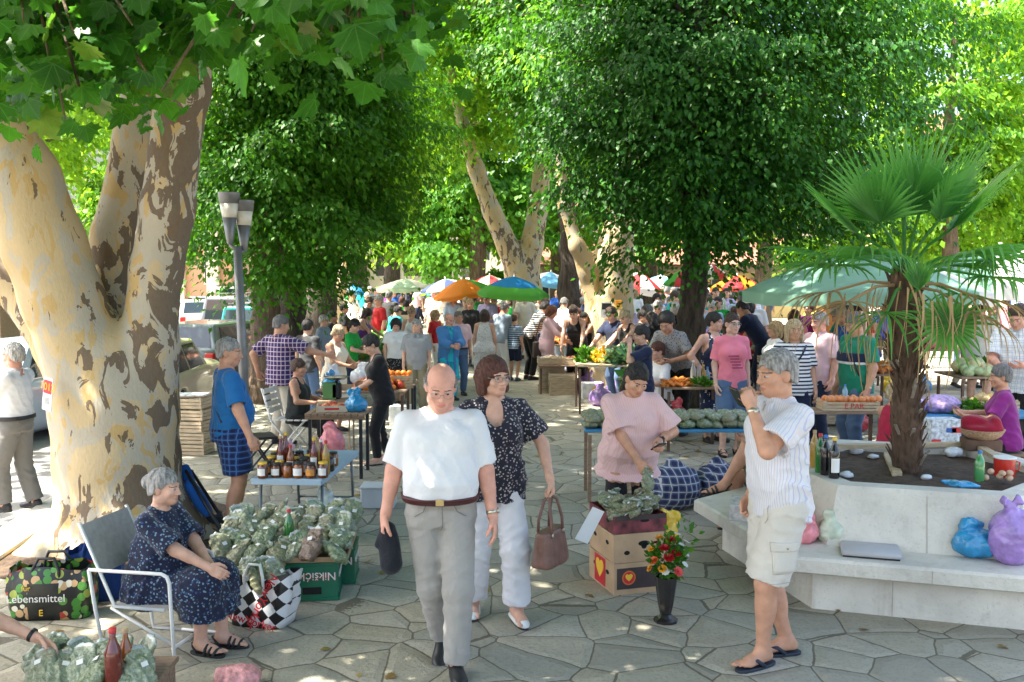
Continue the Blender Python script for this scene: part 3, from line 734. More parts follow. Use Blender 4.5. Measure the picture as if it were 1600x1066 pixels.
# dark linden, centre right
tree('linden_tree', 'dark leaning-free linden with black trunk and wide drooping crown behind the herb table'.replace('leaning-free ', ''), [gpath(1078, 16.5, (1078, 535, 16.5, .30), (1083, 480, 16.5, .23), (1088, 380, 16.5, .22), (1085, 250, 16.5, .2), (1090, 100, 16.6, .16), (1100, -200, 16.8, .08))],
     [((3.7, 16.6, 6.9), (3.7, 3.0, 3.6)), ((7.0, 17.0, 6.8), (1.6, 2.0, 2.4)), ((.6, 16.8, 6.6), (1.5, 1.8, 2.2)), ((2.4, 15.6, 3.6), (1.6, 1.2, 1.0)), ((1.8, 16.0, 6.0), (1.6, 2.2, 2.0)), ((5.4, 16.2, 5.4), (2.0, 2.3, 2.0)), ((3.2, 15.4, 4.5), (2.3, 1.8, 1.8)), ((1.2, 15.6, 4.4), (1.1, 1.3, 1.2)), ((5.6, 15.8, 4.2), (1.4, 1.4, 1.3)), ((3.5, 17.2, 8.8), (4.0, 3.2, 2.4))],
     1450, 70, .42, LINDEN, DARKBARK, 11, (.07, .13), 2.45, .9, .25, 46, flat=.20)
# chestnuts at left
tree('chestnut_tree', 'chestnut with brown trunk and low dark crown nearest to the parked cars', [gpath(418, 17, (416, 540, 17, .29), (417, 470, 17, .26), (420, 380, 17, .25), (425, 200, 17, .2), (430, 0, 17, .1))],
     [((-4.3, 16.6, 4.6), (1.8, 1.8, 2.5)), ((-2.8, 16.4, 5.6), (1.1, 1.3, 1.4)), ((-5.0, 16.2, 6.2), (1.3, 1.3, 1.6)), ((-3.4, 16.0, 4.0), (1.2, 1.3, 1.8)), ((-5.2, 16.4, 4.4), (1.2, 1.3, 1.6)), ((-4.4, 16.8, 7.2), (2.4, 2.2, 2.0))],
     860, 62, .36, CHEST, BROWNBARK, 12, (.075, .135), 2.0, .9, .3, 14, flat=.22)
tree('chestnut_tree', 'chestnut with black trunk standing behind the brown trunked chestnut', [gpath(452, 18.6, (452, 530, 18.6, .32), (454, 470, 18.6, .27), (458, 380, 18.6, .25), (465, 200, 18.6, .2), (470, 0, 18.6, .1))],
     [((-3.6, 19, 5.4), (2.4, 2.0, 2.6)), ((-2.7, 18.4, 4.6), (1.0, 1.2, 1.6))], 760, 46, .36, CHEST, DARKBARK, 13, (.075, .13), 2.3, .8, .35, 12)
tree('chestnut_tree', 'slender dark tree rising behind the white haired shoppers left of the stalls', [gpath(503, 23, (502, 500, 23, .38), (505, 440, 23, .33), (512, 380, 23, .30), (520, 250, 23, .25), (525, 0, 23, .15))],
     [((-4.0, 23.5, 7.2), (2.6, 2.6, 3.0)), ((-2.9, 23, 5.4), (1.4, 1.8, 2.0))], 620, 30, .34, BRIGHT, DARKBARK, 14, (.12, .19), 3.0, .7, .35, 12)
tree('plane_tree', 'thin pale plane tree leaning right beside the blue parasol', [gpath(522, 31, (526, 470, 31, .22), (540, 420, 31, .2), (552, 370, 31, .19), (560, 330, 31, .15), (585, 240, 31, .1))],
     [((-4.2, 31.5, 8.2), (3.2, 2.8, 3.6)), ((-5.4, 31, 11), (3.6, 3, 3))], 560, 28, .42, BRIGHT, PALEBARK, 15, (.15, .23), 4.2, .6, .4, 10)
tree('street_tree', 'leafy street tree added to shade the parked cars behind the forked trunk', [[(Vector((-10, 20, STZ)), .2), (Vector((-10.1, 20, 3)), .17), (Vector((-9.9, 20, 6)), .12)]], [((-10, 20, 6.9), (3.2, 3.4, 2.4)), ((-8.4, 17.6, 6.8), (2.0, 2.2, 1.6))], 560, 30, .34, BRIGHT, BROWNBARK, 19, (.10, .16), 4.4, .7, .35, 8)  # tree added here for the shade it throws on the cars
# plane with V trunk in the middle
tree('plane_tree', 'plane tree with V shaped trunk behind the blue and green parasol', [gpath(820, 27, (820, 490, 27, .52), (818, 450, 27, .48), (812, 424, 27, .42), (795, 390, 26.9, .30), (768, 330, 26.8, .27), (745, 265, 26.7, .24), (728, 215, 26.6, .2), (700, 100, 26.5, .12)),
      path((822, 430, 27, .34), (832, 380, 27, .29), (842, 320, 27.1, .26), (850, 230, 27.2, .2), (860, 100, 27.3, .12))],
     [((-1.0, 27, 8.6), (3.2, 2.8, 3.0)), ((1.6, 27.5, 8.8), (2.8, 2.6, 2.6)), ((-.4, 26.5, 11.0), (4.4, 3, 2.6))], 900, 28, .38, BRIGHT, GREYPLANE, 16, (.14, .21), 5.1, .6, .35, 16, h=.07)
tree('plane_tree', 'thick dark trunked tree between the parasols and the hollow plane', [gpath(889, 24, (890, 490, 24, .30), (890, 420, 24, .25), (888, 360, 24, .23), (880, 250, 24, .2), (875, 50, 24, .12))],
     [((1.6, 24, 8.4), (2.4, 2.2, 2.8)), ((.2, 23.6, 8.0), (1.6, 1.6, 1.8))], 420, 28, .36, CHEST, DARKBARK, 17, (.12, .18), 4.6, .6, .35, 10)
tree('plane_tree', 'pale plane tree with dark oval hollow and notices on its trunk', [gpath(955, 20, (953, 500, 20, .52), (955, 450, 20, .46), (958, 410, 20, .42), (972, 340, 20.1, .30), (985, 250, 20.2, .24), (995, 80, 20.3, .14)),
      path((940, 465, 20, .36), (920, 425, 19.9, .22), (900, 385, 19.8, .17), (882, 320, 19.8, .14), (870, 230, 19.8, .1))],
     [((2.6, 20.5, 7.8), (2.2, 2.0, 2.2)), ((1.2, 20, 7.2), (1.6, 1.5, 1.6))], 430, 28, .32, COOL, PALEBARK, 18, (.10, .16), 4.2, .6, .35, 10, h=.06,
     carve=[(D(938, 440, 19.62), (.105, .22, .30))])
# background woods: each tree its own
bgt = [(690, 42, 'tall yellow green tree far behind the cream parasol', BRIGHT, 15.0, 5.0, (.10, .05, .03)),
       (610, 48, 'pale lit tree in front of the arched stone building', BRIGHT, 15.5, 6.0, None),
       (745, 38, 'thin dark stemmed tree behind the orange parasol', COOL, 13.0, 4.4, None),
       (560, 60, 'bright tree far up the street on the left', BRIGHT, 19.0, 7.0, None),
       (870, 46, 'light green tree far behind the dark middle trunk', BRIGHT, 16.0, 5.2, None),
       (1010, 40, 'leafy tree behind the red and white awning', COOL, 14.5, 4.4, None),
       (1190, 33, 'sunlit tree in front of the yellow kiosk building', BRIGHT, 11.0, 3.4, None),
       (1330, 38, 'broad lit tree behind the palm', BRIGHT, 14.0, 5.2, None),
       (1480, 30, 'pale green tree at the right behind the market canopy', BRIGHT, 12.0, 4.4, None),
       (1640, 34, 'rightmost lit tree behind the big canopy', BRIGHT, 14.0, 5.0, None),
       (1545, 46, 'tall tree far behind the canopy at right', BRIGHT, 18.5, 6.0, None),
       (240, 40, 'green tree across the street seen through the forked trunk', BRIGHT, 11.5, 4.4, None),
       (430, 70, 'sunny tree at the far end of the street', BRIGHT, 18.0, 6.5, None)]
for i, (px, d, lab, lm_, top, wd, _) in enumerate(bgt):
    b = D(px, 430, d); rr = .011 * d * .9
    ze = {690: 3.4, 610: 6.6, 1190: 4.0, 430: 5.5, 745: 3.0, 870: 3.0, 1010: 3.3}.get(px, 3.4)
    tree('background_tree', lab, [[(Vector((b.x, d, -.1)), rr), (Vector((b.x + .1, d, 3)), rr * .8), (Vector((b.x - .1, d, top * .5)), rr * .6), (Vector((b.x, d, top * .85)), rr * .2)]],
         [((b.x, d, (top + ze) / 2 + .6), (wd * .75, wd * .6, (top - ze) / 2 + .4)), ((b.x - wd * .4, d - .5, ze + 1.6), (wd * .45, wd * .4, 2.0)), ((b.x + wd * .45, d, ze + 2.4), (wd * .45, wd * .4, 2.2))],
         int((620 + 14 * wd) * (.62 if px > 1400 else .8)), 30, .05 * wd + .25, lm_, [BROWNBARK, DARKBARK][i % 2], 40 + i, (.0046 * d + .03, .0075 * d + .03), ze - .6, .7, .3, 8, group='trees behind the market')
# people
def v3(*a): return np.array(a, float)
def unit(a): a = np.array(a, float); return a / max(1e-9, np.linalg.norm(a))
def RX(a): c, s = math.cos(R(a)), math.sin(R(a)); return np.array([[1, 0, 0], [0, c, -s], [0, s, c]])
def RY(a): c, s = math.cos(R(a)), math.sin(R(a)); return np.array([[c, 0, s], [0, 1, 0], [-s, 0, c]])
def RZ(a): c, s = math.cos(R(a)), math.sin(R(a)); return np.array([[c, -s, 0], [s, c, 0], [0, 0, 1]])
def ik(a, t, l1, l2, pole):
    a, t, pole = np.array(a, float), np.array(t, float), np.array(pole, float)
    v = t - a; d = np.linalg.norm(v); dm = l1 + l2 - .004
    if d > dm: t = a + v / d * dm; v = t - a; d = dm
    if d < abs(l1 - l2) + .01: d = abs(l1 - l2) + .01
    u = v / max(np.linalg.norm(v), 1e-6); x = (l1 * l1 - l2 * l2 + d * d) / (2 * d); y = math.sqrt(max(0, l1 * l1 - x * x))
    p = pole - u * (pole @ u); p = unit(p)
    return a + u * x + p * y, t

SKINS = {'pale': (.64, .41, .32), 'fair': (.64, .37, .265), 'tan': (.56, .295, .19), 'brown': (.40, .20, .13), 'red': (.64, .32, .235)}
def skin_mat(k):
    return mat('skin_' + k, SKINS[k], .52, .18, 16, .12, 90, sss=0.0, spec=.4)
def surf(V, axis, sign, u, v, tol=.014):
    """outermost point of a garment at (u, v) in the two other axes"""
    o = [i for i in range(3) if i != axis]; d = np.hypot(V[:, o[0]] - u, V[:, o[1]] - v); k = d < tol
    if not k.any(): k = d < d.min() + .006
    p = [0, 0, 0]; p[o[0]] = u; p[o[1]] = v; p[axis] = float((V[k, axis] * sign).max() * sign); return Vector(p)
def seam(P, which, axis, sign, pts, mt, name='seam', r=.0016, lift=.001, closed=False):
    V = P['G'][which]; q = []
    for a, b in zip(pts[:-1], pts[1:]):
        for t in np.linspace(0, 1, 6)[:-1]: q.append((a[0] + (b[0] - a[0]) * t, a[1] + (b[1] - a[1]) * t))
    q.append(pts[-1]); W_ = [surf(V, axis, sign, *c) for c in q]; n = Vector([sign * (lift if i == axis else 0) for i in range(3)])
    return MB().tube([w + n for w in W_], r, 5).build(name, mt, P['root'], True)
def patch(P, which, axis, sign, u0, u1, v0, v1, mt, name, lift=.004, n=6):
    """a sewn-on piece that follows the garment"""
    V = P['G'][which]; G_ = [[surf(V, axis, sign, u0 + (u1 - u0) * i / n, v0 + (v1 - v0) * j / n, .018) for j in range(n + 1)] for i in range(n + 1)]; off = Vector([sign * (lift if i == axis else 0) for i in range(3)]); vs = [p + off for r_ in G_ for p in r_] + [p - off for r_ in G_ for p in r_]; k = n + 1; F = []
    for i in range(n):
        for j in range(n): a = i * k + j; F += [(a, a + 1, a + k + 1, a + k), (a + k * k, a + k + k * k, a + k + 1 + k * k, a + 1 + k * k)]
    for i in range(n):
        for a, b in ((i, i + 1), (n * k + i + 1, n * k + i), ((i + 1) * k, i * k), (i * k + n, (i + 1) * k + n)): F.append((a, b, b + k * k, a + k * k))
    bm = bmesh.new(); vv = [bm.verts.new(p) for p in vs]
    for f in F: bm.faces.new([vv[q] for q in f])
    bmesh.ops.recalc_face_normals(bm, faces=bm.faces[:]); me = bpy.data.meshes.new(name); bm.to_mesh(me); bm.free(); me.materials.append(mt); me.polygons.foreach_set('use_smooth', np.ones(len(me.polygons), bool)); return link(bpy.data.objects.new(name, me), P['root'])
def face_mats(k):
    c = SKINS[k]
    return [skin_mat(k), mat('eye_white', (.42, .38, .36), .25, 0), mat('iris', (.03, .02, .015), .2, 0),
            mat('lip_' + k, (c[0] * .86, c[1] * .66, c[2] * .68), .45, .1), mat('brow_grey', (.14, .11, .09), .8, .2), mat('toe_nail', (c[0] * 1.1, c[1] * 1.05, c[2]), .35, 0)]
HAIRC = {'grey': (.36, .35, .335), 'white': (.60, .58, .54), 'black': (.014, .011, .010), 'brown': (.055, .030, .018), 'auburn': (.105, .030, .016),
         'blond': (.46, .31, .15), 'lightblond': (.58, .45, .27), 'saltpepper': (.17, .165, .16), 'chestnut': (.09, .045, .025), 'red': (.16, .05, .02)}
def hair_mat(k):
    return mat('hair_' + k, HAIRC[k], .48, .65, 70, .9, 170, spec=.45, stretch=(1, 1, .18))

def person(label, loc, rz=0.0, H=1.75, det=1, sex='m', g=1.0, belly=0.0, bust=None, skin='fair', hair=('short', 'grey'), lean=0.0, side=0.0, twist=0.0, head=(0, 0, 0), hip=.90,
           aL=None, aR=None, fL=None, fR=None, handL=None, handR=None, top=None, bottom=None, shoes=('shoe', None), glasses=None, group=None, kneeL=None, kneeR=None, z=0.0, watch=None, name='person', belt=None, stomach=0.0):
    s = H / 1.75; V_G = {}
    root = thing(name, label, 'person', (loc[0], loc[1], z), rz, group)
    fem = sex == 'f'; bust = (1.0 if fem else 0) if bust is None else bust
    h, hf = {1: (.019, .011), 2: (.012, .0065), 3: (.0085, .0042)}[det]
    M = RZ(twist) @ RX(lean) @ RY(side); O = v3(0, 0, hip + .04)
    def T(x, y, z_): return O + M @ v3(x, y, z_)
    shw = (.158 if fem else .178) * (.5 + .5 * g)
    J = {}
    for sd, nm in ((1, 'L'), (-1, 'R')):
        J['s' + nm] = T(sd * shw, .012, .468); J['h' + nm] = O + v3(sd * .088 * (.6 + .4 * g), 0, -.04)
        if twist: J['h' + nm] = O + RZ(twist * .5) @ v3(sd * .088 * (.6 + .4 * g), 0, -.04)
        a = {'L': aL, 'R': aR}[nm]
        if a is None: tgt = J['s' + nm] + v3(sd * (.05 + .10 * (g - 1) + belly * .35), -.06, -.52); pole = v3(sd * .3, 1, 0)
        else: tgt = np.array(a[0], float); pole = np.array(a[1] if len(a) > 1 else (sd * .6, .6, -.6), float)
        J['e' + nm], J['w' + nm] = ik(J['s' + nm], tgt, .285, .255, pole)
        f = {'L': fL, 'R': fR}[nm] or (sd * .10, 0, 0, sd * 10)
        f = list(f) + [0] * (5 - len(f)); J['f' + nm] = f
        toe = RZ(f[3]) @ v3(0, -1, 0)
        kp = {'L': kneeL, 'R': kneeR}[nm]
        J['k' + nm], J['a' + nm] = ik(J['h' + nm], v3(f[0], f[1], f[2] + .08), .435, .405, toe if kp is None else kp)
    nb = T(0, .018, .535); MH = RZ(twist + head[0]) @ RX(lean * .45 + head[1]) @ RY(head[2])
    hc = nb + M @ v3(0, -.008, .05) + MH @ v3(0, -.012, .098)
    def HP(x, y, z_): return hc + MH @ v3(x, y, z_)
    J['head'] = hc
    pts = np.array([J[k] for k in J if k[0] in 'sewkah' and k != 'head'] + [hc, nb, O])
    lo = pts.min(0) - .24; hi = pts.max(0) + .24; lo[2] = min(lo[2], min(J['fL'][2], J['fR'][2]) - .02)
    lo[2] = max(lo[2], -.03) if min(J['fL'][2], J['fR'][2]) >= 0 else lo[2]
 
    hw = (.178 if fem else .165) * g
    def secs(q, z0=-.10, flare=0.0, bl=belly):
        W_ = (.138 if fem else .15) * g
        rows = [(-.10, 0, .012, hw * .97, .112 * g), (0, 0, .010, hw, .118 * g), (.07, 0, .004 - bl * .45, (W_ + hw) / 2 + bl * .35, .112 * g + bl * .55), (.16, 0, .002 - bl * .62, W_ + bl * .45, .105 * g + bl * .72), (.26, 0, -.002 - bl * .3 - stomach, W_ + .012 + bl * .25, .108 * g + bl * .35),
                (.35, 0, 0, (.158 if fem else .172) * (.5 + .5 * g), .112 * (.6 + .4 * g)), (.44, 0, .010, (.155 if fem else .172) * (.5 + .5 * g), .098 * (.7 + .3 * g)), (.50, 0, .016, .115, .075), (.545, 0, .018, .062, .058)]
        if z0 < -.10: rows = [(z0, 0, .012 - bl * .3 + z0 * math.tan(R(max(lean, 0))) * .9, hw * (1.0) + flare, .116 * g + flare + .012)] + rows
        return [(a, b, c, d + q * (1 if a < .3 else .75 if a < .4 else .45), e + q * (1 if a < .3 else .8 if a < .4 else .4)) for a, b, c, d, e in rows]
    ar = (.044, .037, .0255) if fem else (.051, .043, .029)
    ar = tuple(x * (.55 + .45 * g) for x in ar)
    lr = ((.092, .058, .036) if fem else (.088, .057, .037)); lr = tuple(x * (.5 + .5 * g) for x in lr)
    def torso(S, q, z0=-.10, flare=0.0):
        S.loft(O, M, secs(q, z0, flare), .03)
        for nm in 'LR': S.ell(J['s' + nm] + M @ v3((-.012 if nm == 'L' else .012), 0, -.016), (.058 * (.6 + .4 * g) + q * .5,) * 3, None, .035)
        S.cone(T(-.05, .02, .515), J['sR'], .034 + q * .35, .044 + q * .4, .04); S.cone(T(.05, .02, .515), J['sL'], .034 + q * .35, .044 + q * .4, .04)
        if bust:
            for sd in (-1, 1): S.ell(T(sd * .075, -.085 * (.6 + .4 * g), .335), (.068 * bust + q, .06 * bust + q, .066 * bust + q), M, .05)
        else:
            for sd in (-1, 1): S.ell(T(sd * .08, -.075, .375), (.085 + q, .035 + q, .06 + q), M, .05)
 
    hb = (hc - .15, hc + .15); fine = [hb]
    if det >= 2:
        for nm in 'LR':
            c = J['w' + nm] + unit(J['w' + nm] - J['e' + nm]) * .08; fine.append((c - .13, c + .13))
    if det == 3 and shoes[0] in ('flipflop', 'sandal'):
        for nm in 'LR':
            c = v3(J['f' + nm][0], J['f' + nm][1] - .05, J['f' + nm][2] + .03); fine.append((c - v3(.14, .16, .05), c + v3(.14, .16, .05)))
    B = Sdf(lo, hi, h, fine, hf)
    torso(B, -.006)
    hands = {'L': handL or {}, 'R': handR or {}}
    for sd, nm in ((1, 'L'), (-1, 'R')):
        S_, E, Wr = J['s' + nm], J['e' + nm], J['w' + nm]
        B.cone(S_, E, ar[0], ar[1], .02); B.cone(E, Wr, ar[1] * .98, ar[2], .02); B.cone(E, E + (Wr - E) * .45, ar[1] * 1.02, ar[1] * .85, .02)
        Hh, K, A = J['h' + nm], J['k' + nm], J['a' + nm]
        B.cone(Hh, K, lr[0], lr[1], .03); B.cone(K, A, lr[1] * .95, lr[2], .03)
        sh = A - K; back = unit(np.cross(unit(sh), unit(np.cross(unit(K - Hh) + 1e-4, unit(sh))))) if np.linalg.norm(np.cross(unit(K - Hh), unit(sh))) > .05 else RZ(J['f' + nm][3]) @ v3(0, 1, 0)
        fwd = RZ(J['f' + nm][3]) @ v3(0, -1, 0); back = -fwd + unit(sh) * (fwd @ unit(sh)); back = unit(back)
        B.ell(K + sh * .3 + back * .018, (lr[1] * .86, lr[1] * .9, .12), np.stack([np.cross(back, unit(sh)), back, unit(sh)], 1), .04)
 
        hd = hands[nm]; d = unit(hd.get('d', Wr - E)); w = np.array(hd.get('w', (0, -1, 0.25)), float); w = unit(w - d * (w @ d)); n = np.cross(d, w) * sd
        curl = hd.get('curl', .45); J['pw' + nm] = (Wr, d, w, n)
        if det >= 2:
            Rm = np.stack([w, n, d], 1)
            B.ell(Wr + d * .052, (.041, .0165, .052), Rm, .012); B.cone(Wr - d * .02, Wr + d * .03, ar[2] * .95, .024, .012)
            for i, (of, ln, rr) in enumerate(((.030, .072, .0098), (.0105, .080, .0100), (-.010, .074, .0096), (-.029, .058, .0085))):
                p = Wr + d * (.092 - .004 * abs(i - 1.2)) + w * of; q = Wr + d * .05 + w * of * .8; B.cone(q, p, .012, rr * 1.08, .006)
                a = .12 * curl * (i + 1) * .4
                for j, (fr_, cu) in enumerate(((.45, .75), (.30, 1.0), (.25, .7))):
                    a += cu * curl * (1 + .06 * i); dd = d * math.cos(a) + n * math.sin(a) + w * of * .8 * (1 - curl)
                    p2_ = p + unit(dd) * ln * fr_; B.cone(p, p2_, rr * (1 - .08 * j), rr * (.92 - .09 * j), .004); p = p2_
            tc_ = hd.get('thumb', .45)
            p = Wr + d * .018 + w * .026; q = p + unit(d * .72 + w * (.75 - .4 * tc_) + n * .30) * .042; B.cone(p, q, .0155, .0125, .008)
            r_ = q + unit(d * .85 + w * (.35 - .5 * tc_) + n * (.25 + .5 * tc_)) * .034; B.cone(q, r_, .0115, .0105, .004); B.cone(r_, r_ + unit(d * .8 + w * (.1 - .5 * tc_) + n * (.3 + .6 * tc_)) * .026, .0105, .0085, .004)
        else:
            Rm = np.stack([w, n, d], 1)
            B.ell(Wr + d * .05, (.040, .02, .055), Rm, .015); c2 = unit(d * math.cos(curl) + n * math.sin(curl)); Rm2 = np.stack([w, np.cross(c2, w), c2], 1)
            B.ell(Wr + d * .095 + c2 * .035, (.036, .017, .05), Rm2, .015); B.cone(Wr + d * .03 + w * .03, Wr + d * .08 + w * .055, .016, .012, .01)
 
        f = J['f' + nm]; MF = RZ(f[3]) @ RX(f[4]); J['MF' + nm] = MF
        def FP(x, y, z_): return v3(f[0], f[1], f[2]) + v3(0, 0, .0) + MF @ v3(x, y, z_)
        if shoes[0] in ('sandal', 'flipflop', 'bare', 'loafer'):
            zo = .022
            B.cone(J['a' + nm], FP(0, .035, .034 + zo), lr[2], .031, .02); B.ell(FP(0, -.05, .026 + zo), (.037, .10, .026), MF, .02); B.cone(J['a' + nm], FP(.0, -.09, .03 + zo), lr[2] * .95, .024, .03)
            B.ell(FP(0, -.115, .018 + zo), (.045, .05, .018), MF, .015)
            if det >= 2:
                for i in range(5):
                    x0 = sd * (-.033 + i * .0165); y0 = -.15 + .006 * i * i * .5; rr = .0125 if i == 0 else .0085
                    B.cone(FP(x0, y0, .017 + zo), FP(x0 * 1.03, y0 - (.038 - .004 * i), .012 + zo), rr, rr * .9, .005)
            else: B.ell(FP(0, -.15, .016 + zo), (.04, .045, .015), MF, .01)
        else: B.cone(J['a' + nm], FP(0, .0, .05), lr[2], .03, .02)
 
    B.cone(nb - M @ v3(0, 0, .03), HP(0, .022, -.06), .056 if fem else .064, .052 if fem else .06, .03)
    fs = .95 if fem else 1.0
    B.ell(HP(0, .018, .035), (.078 * fs, .098, .088), MH, .02)
    B.ell(HP(0, -.022, -.035), (.064 * fs, .076, .082), MH, .03)
    B.ell(HP(0, -.064, -.092), (.030, .026, .024), MH, .03)
    for sd in (-1, 1):
        B.ell(HP(sd * .05, .0, -.075), (.022, .04, .026), MH, .03)
        B.ell(HP(sd * .042, -.062, -.026), (.024, .024, .022), MH, .025)
        B.ell(HP(sd * .080 * fs, .014, -.008), (.009, .021, .034), MH @ RZ(sd * -22) @ RX(-8), .008)
    if det >= 2:
        B.ell(HP(0, -.080, .026), (.056, .018, .011), MH, .02)
        for sd in (-1, 1): B.ell(HP(sd * .032, -.101, .003), (.019, .015, .012), MH, .012, 'sub')
        for sd in (-1, 1): B.ell(HP(sd * .032, -.0815, .002), (.0145, .0125, .0115), MH, .003)
        B.cone(HP(0, -.090, .012), HP(0, -.112, -.030), .009, .0125, .012)
        for sd in (-1, 1): B.ell(HP(sd * .012, -.099, -.034), (.010, .011, .008), MH, .008)
        B.ell(HP(0, -.0915, -.0615), (.024, .010, .0065), MH, .006); B.ell(HP(0, -.089, -.0725), (.021, .010, .0075), MH, .006)
        B.ell(HP(0, -.101, -.0668), (.022, .006, .0018), MH, .003, 'sub')
        for sd in (-1, 1): B.ell(HP(sd * .036, -.094, -.045), (.004, .008, .022), MH @ RY(sd * 22), .012, 'sub')
    else:
        B.ell(HP(0, -.080, .024), (.05, .018, .012), MH, .02)
        for sd in (-1, 1): B.ell(HP(sd * .032, -.102, .001), (.018, .014, .013), MH, .01, 'sub')
        B.cone(HP(0, -.090, .010), HP(0, -.113, -.030), .010, .014, .012)
        B.ell(HP(0, -.090, -.066), (.024, .011, .010), MH, .01)
    V, F = B.mesh()
    fc = V[F].mean(1); q = (fc - hc) @ MH; mi = np.zeros(len(F), int)
    front = q[:, 1] < -.055
    for sd in (-1, 1):
        u = (q[:, 0] - sd * .032); vv = q[:, 2] - .002
        if det >= 2:
            opening = (np.abs(u) < .0165) & (np.abs(vv) < .0058 * np.sqrt(np.maximum(0, 1 - (u / .0165) ** 2)) + .001) & front
            mi[opening] = 1; mi[opening & (u ** 2 + vv ** 2 < .0062 ** 2)] = 2
            mi[(np.abs(u + sd * -.002) < .021) & (np.abs(vv - .0215 + .25 * np.abs(u - .0) * .3) < .0042) & front] = 4
        else:
            mi[(u ** 2 / .017 ** 2 + vv ** 2 / .008 ** 2 < 1) & front] = 2
            mi[(np.abs(u) < .02) & (np.abs(vv - .024) < .006) & front] = 4
    mi[(q[:, 0] ** 2 / .025 ** 2 + (q[:, 2] + .067) ** 2 / .0125 ** 2 < 1) & (q[:, 1] < -.08)] = 3
    fm = face_mats(skin)
    if hair[1] in ('black', 'brown', 'auburn', 'chestnut'): fm[4] = mat('brow_dark', (.03, .02, .015), .8, .2)
    mesh_np('body', V * s, F, fm, root, mi=mi)
 
    st, hcol = hair[0], hair[1]
    if st != 'none':
        hh = {1: .012, 2: .0075, 3: .005}[det]
        A = Sdf(hc - .27, hc + v3(.27, .27, .2), hh * (1.0)) if st in ('long', 'pony') else Sdf(hc - .19, hc + .19, hh)
        t = hair[2] if len(hair) > 2 else 1.0
        A.ell(HP(0, .020, .038), (.080 * fs + .012 * t, .100 + .010 * t, .090 + .014 * t), MH, .01)
        if st in ('short', 'buzz', 'fringe', 'bun', 'pony', 'curly'):
            for sd in (-1, 1): A.ell(HP(sd * .066, .045, -.03), (.025, .05, .05), MH, .02)
            A.ell(HP(0, .082, -.018), (.058, .032, .045), MH, .02)
            if st == 'curly': A.ell(HP(0, .03, .05), (.11, .125, .105), MH, .02); A.ell(HP(0, .07, -.03), (.095, .07, .075), MH, .02)
            nrm_ = MH @ v3(0, -.56, -.80 if st != 'curly' else -.55); A.cut(HP(0, 0, -.003 + (.0 if not (fem and st in ('short', 'curly')) else -.016)), nrm_)
            A.ell(HP(0, -.10, -.03), (.07, .055, .085), MH, .015, 'sub')
            for sd in (-1, 1): A.ell(HP(sd * .095, -.0, -.012), (.03, .026, .036), MH, .01, 'sub')
            if st == 'fringe': A.cut(HP(0, .02, .035), MH @ v3(0, -.35, 1));
            A.cut(HP(0, .06, -.062), MH @ v3(0, .1, -1))
        if st == 'bun': A.ell(HP(0, .130, .025), (.05, .045, .048), MH, .015)
        if st == 'pony':
            p0 = HP(0, .115, .015); A.ell(p0, (.03,) * 3, None, .02); p1 = HP(0, .155, -.04); p2_ = HP(0, .15, -.15); p3 = HP(.0, .12, -.24)
            A.cone(p0, p1, .03, .036, .02); A.cone(p1, p2_, .036, .03, .02); A.cone(p2_, p3, .03, .010, .02)
        if st in ('bob', 'long'):
            A.ell(HP(0, .03, .03), (.105, .115, .10), MH, .02); lowz = -.10 if st == 'bob' else -.20
            for sd in (-1, 1):
                A.cone(HP(sd * .082, .0, .0), HP(sd * .085, .005, lowz * .9), .034, .026, .03); A.cone(HP(sd * .06, .07, 0), HP(sd * .065, .075, lowz), .045, .032, .04)
            A.cone(HP(0, .085, 0), HP(0, .09, lowz), .055, .04, .04)
            A.ell(HP(0, -.115, -.045), (.062, .075, .10), MH, .012, 'sub'); A.cut(HP(0, -.072, 0), MH @ v3(0, -1, -.35))
            A.ell(HP(0, -.02, -.12), (.052, .06, .07), MH, .02, 'sub')
        A.fold(.0035 if det > 1 else .008, 190 if det > 1 else 120, 3, [(1, .3, .2), (.3, 1, .3), (1, -.6, .4)], 2.2); A.wrinkle(.0035, 60, 3, 6, (1, 1, .5)); A.wrinkle(.0022, 190, 8, 5, (1, 1, .3))
        Vh, Fh = A.mesh()
        if len(Fh): mesh_np('hair', Vh * s, Fh, hair_mat(hcol), root)
    wb = .003 if det == 1 else .0020
 
    if bottom:
        kd = bottom['kind']; L_ = bottom.get('len', 1.93); q = bottom.get('q', .016); wd = bottom.get('w', 1.0)
        lo2 = lo.copy(); hi2 = hi.copy(); hi2[2] = max(J['kL'][2], J['kR'][2], O[2]) + .30
        C = Sdf(lo2, hi2, h)
        qh = bottom.get('qh', q); C.loft(O, M if kd != 'skirt' else RZ(twist), [(a, b, c, d, e) for a, b, c, d, e in secs(qh * .8) if a <= .17], .03)
        wz = bottom.get('waist', .10); C.cut(T(0, 0, wz), M @ v3(0, 0, 1))
        if kd in ('trousers', 'shorts'):
            for nm in 'LR':
                Hh, K, A = J['h' + nm], J['k' + nm], J['a' + nm]
                if L_ <= 1:
                    e_ = Hh + (K - Hh) * L_; rr = (lr[0] + (lr[1] - lr[0]) * L_) + q + .022 * wd
                    C.cone(Hh, e_, lr[0] + q + .004, rr, .03, cap=True, hollow=(rr - 3 * h, .025) if det >= 2 else None)
                else:
                    rk = lr[1] + q * .9 + .008 * wd; C.cone(Hh, K, lr[0] + qh, rk, .03)
                    e_ = K + (A - K) * (L_ - 1); rr = lr[1] * .62 + q + .014 * wd
                    C.cone(K, e_, rk, rr, .02, cap=True)
        else:
            ks = [(J['hL'] + J['hR']) / 2, (J['kL'] + J['kR']) / 2, (J['aL'] + J['aR']) / 2]
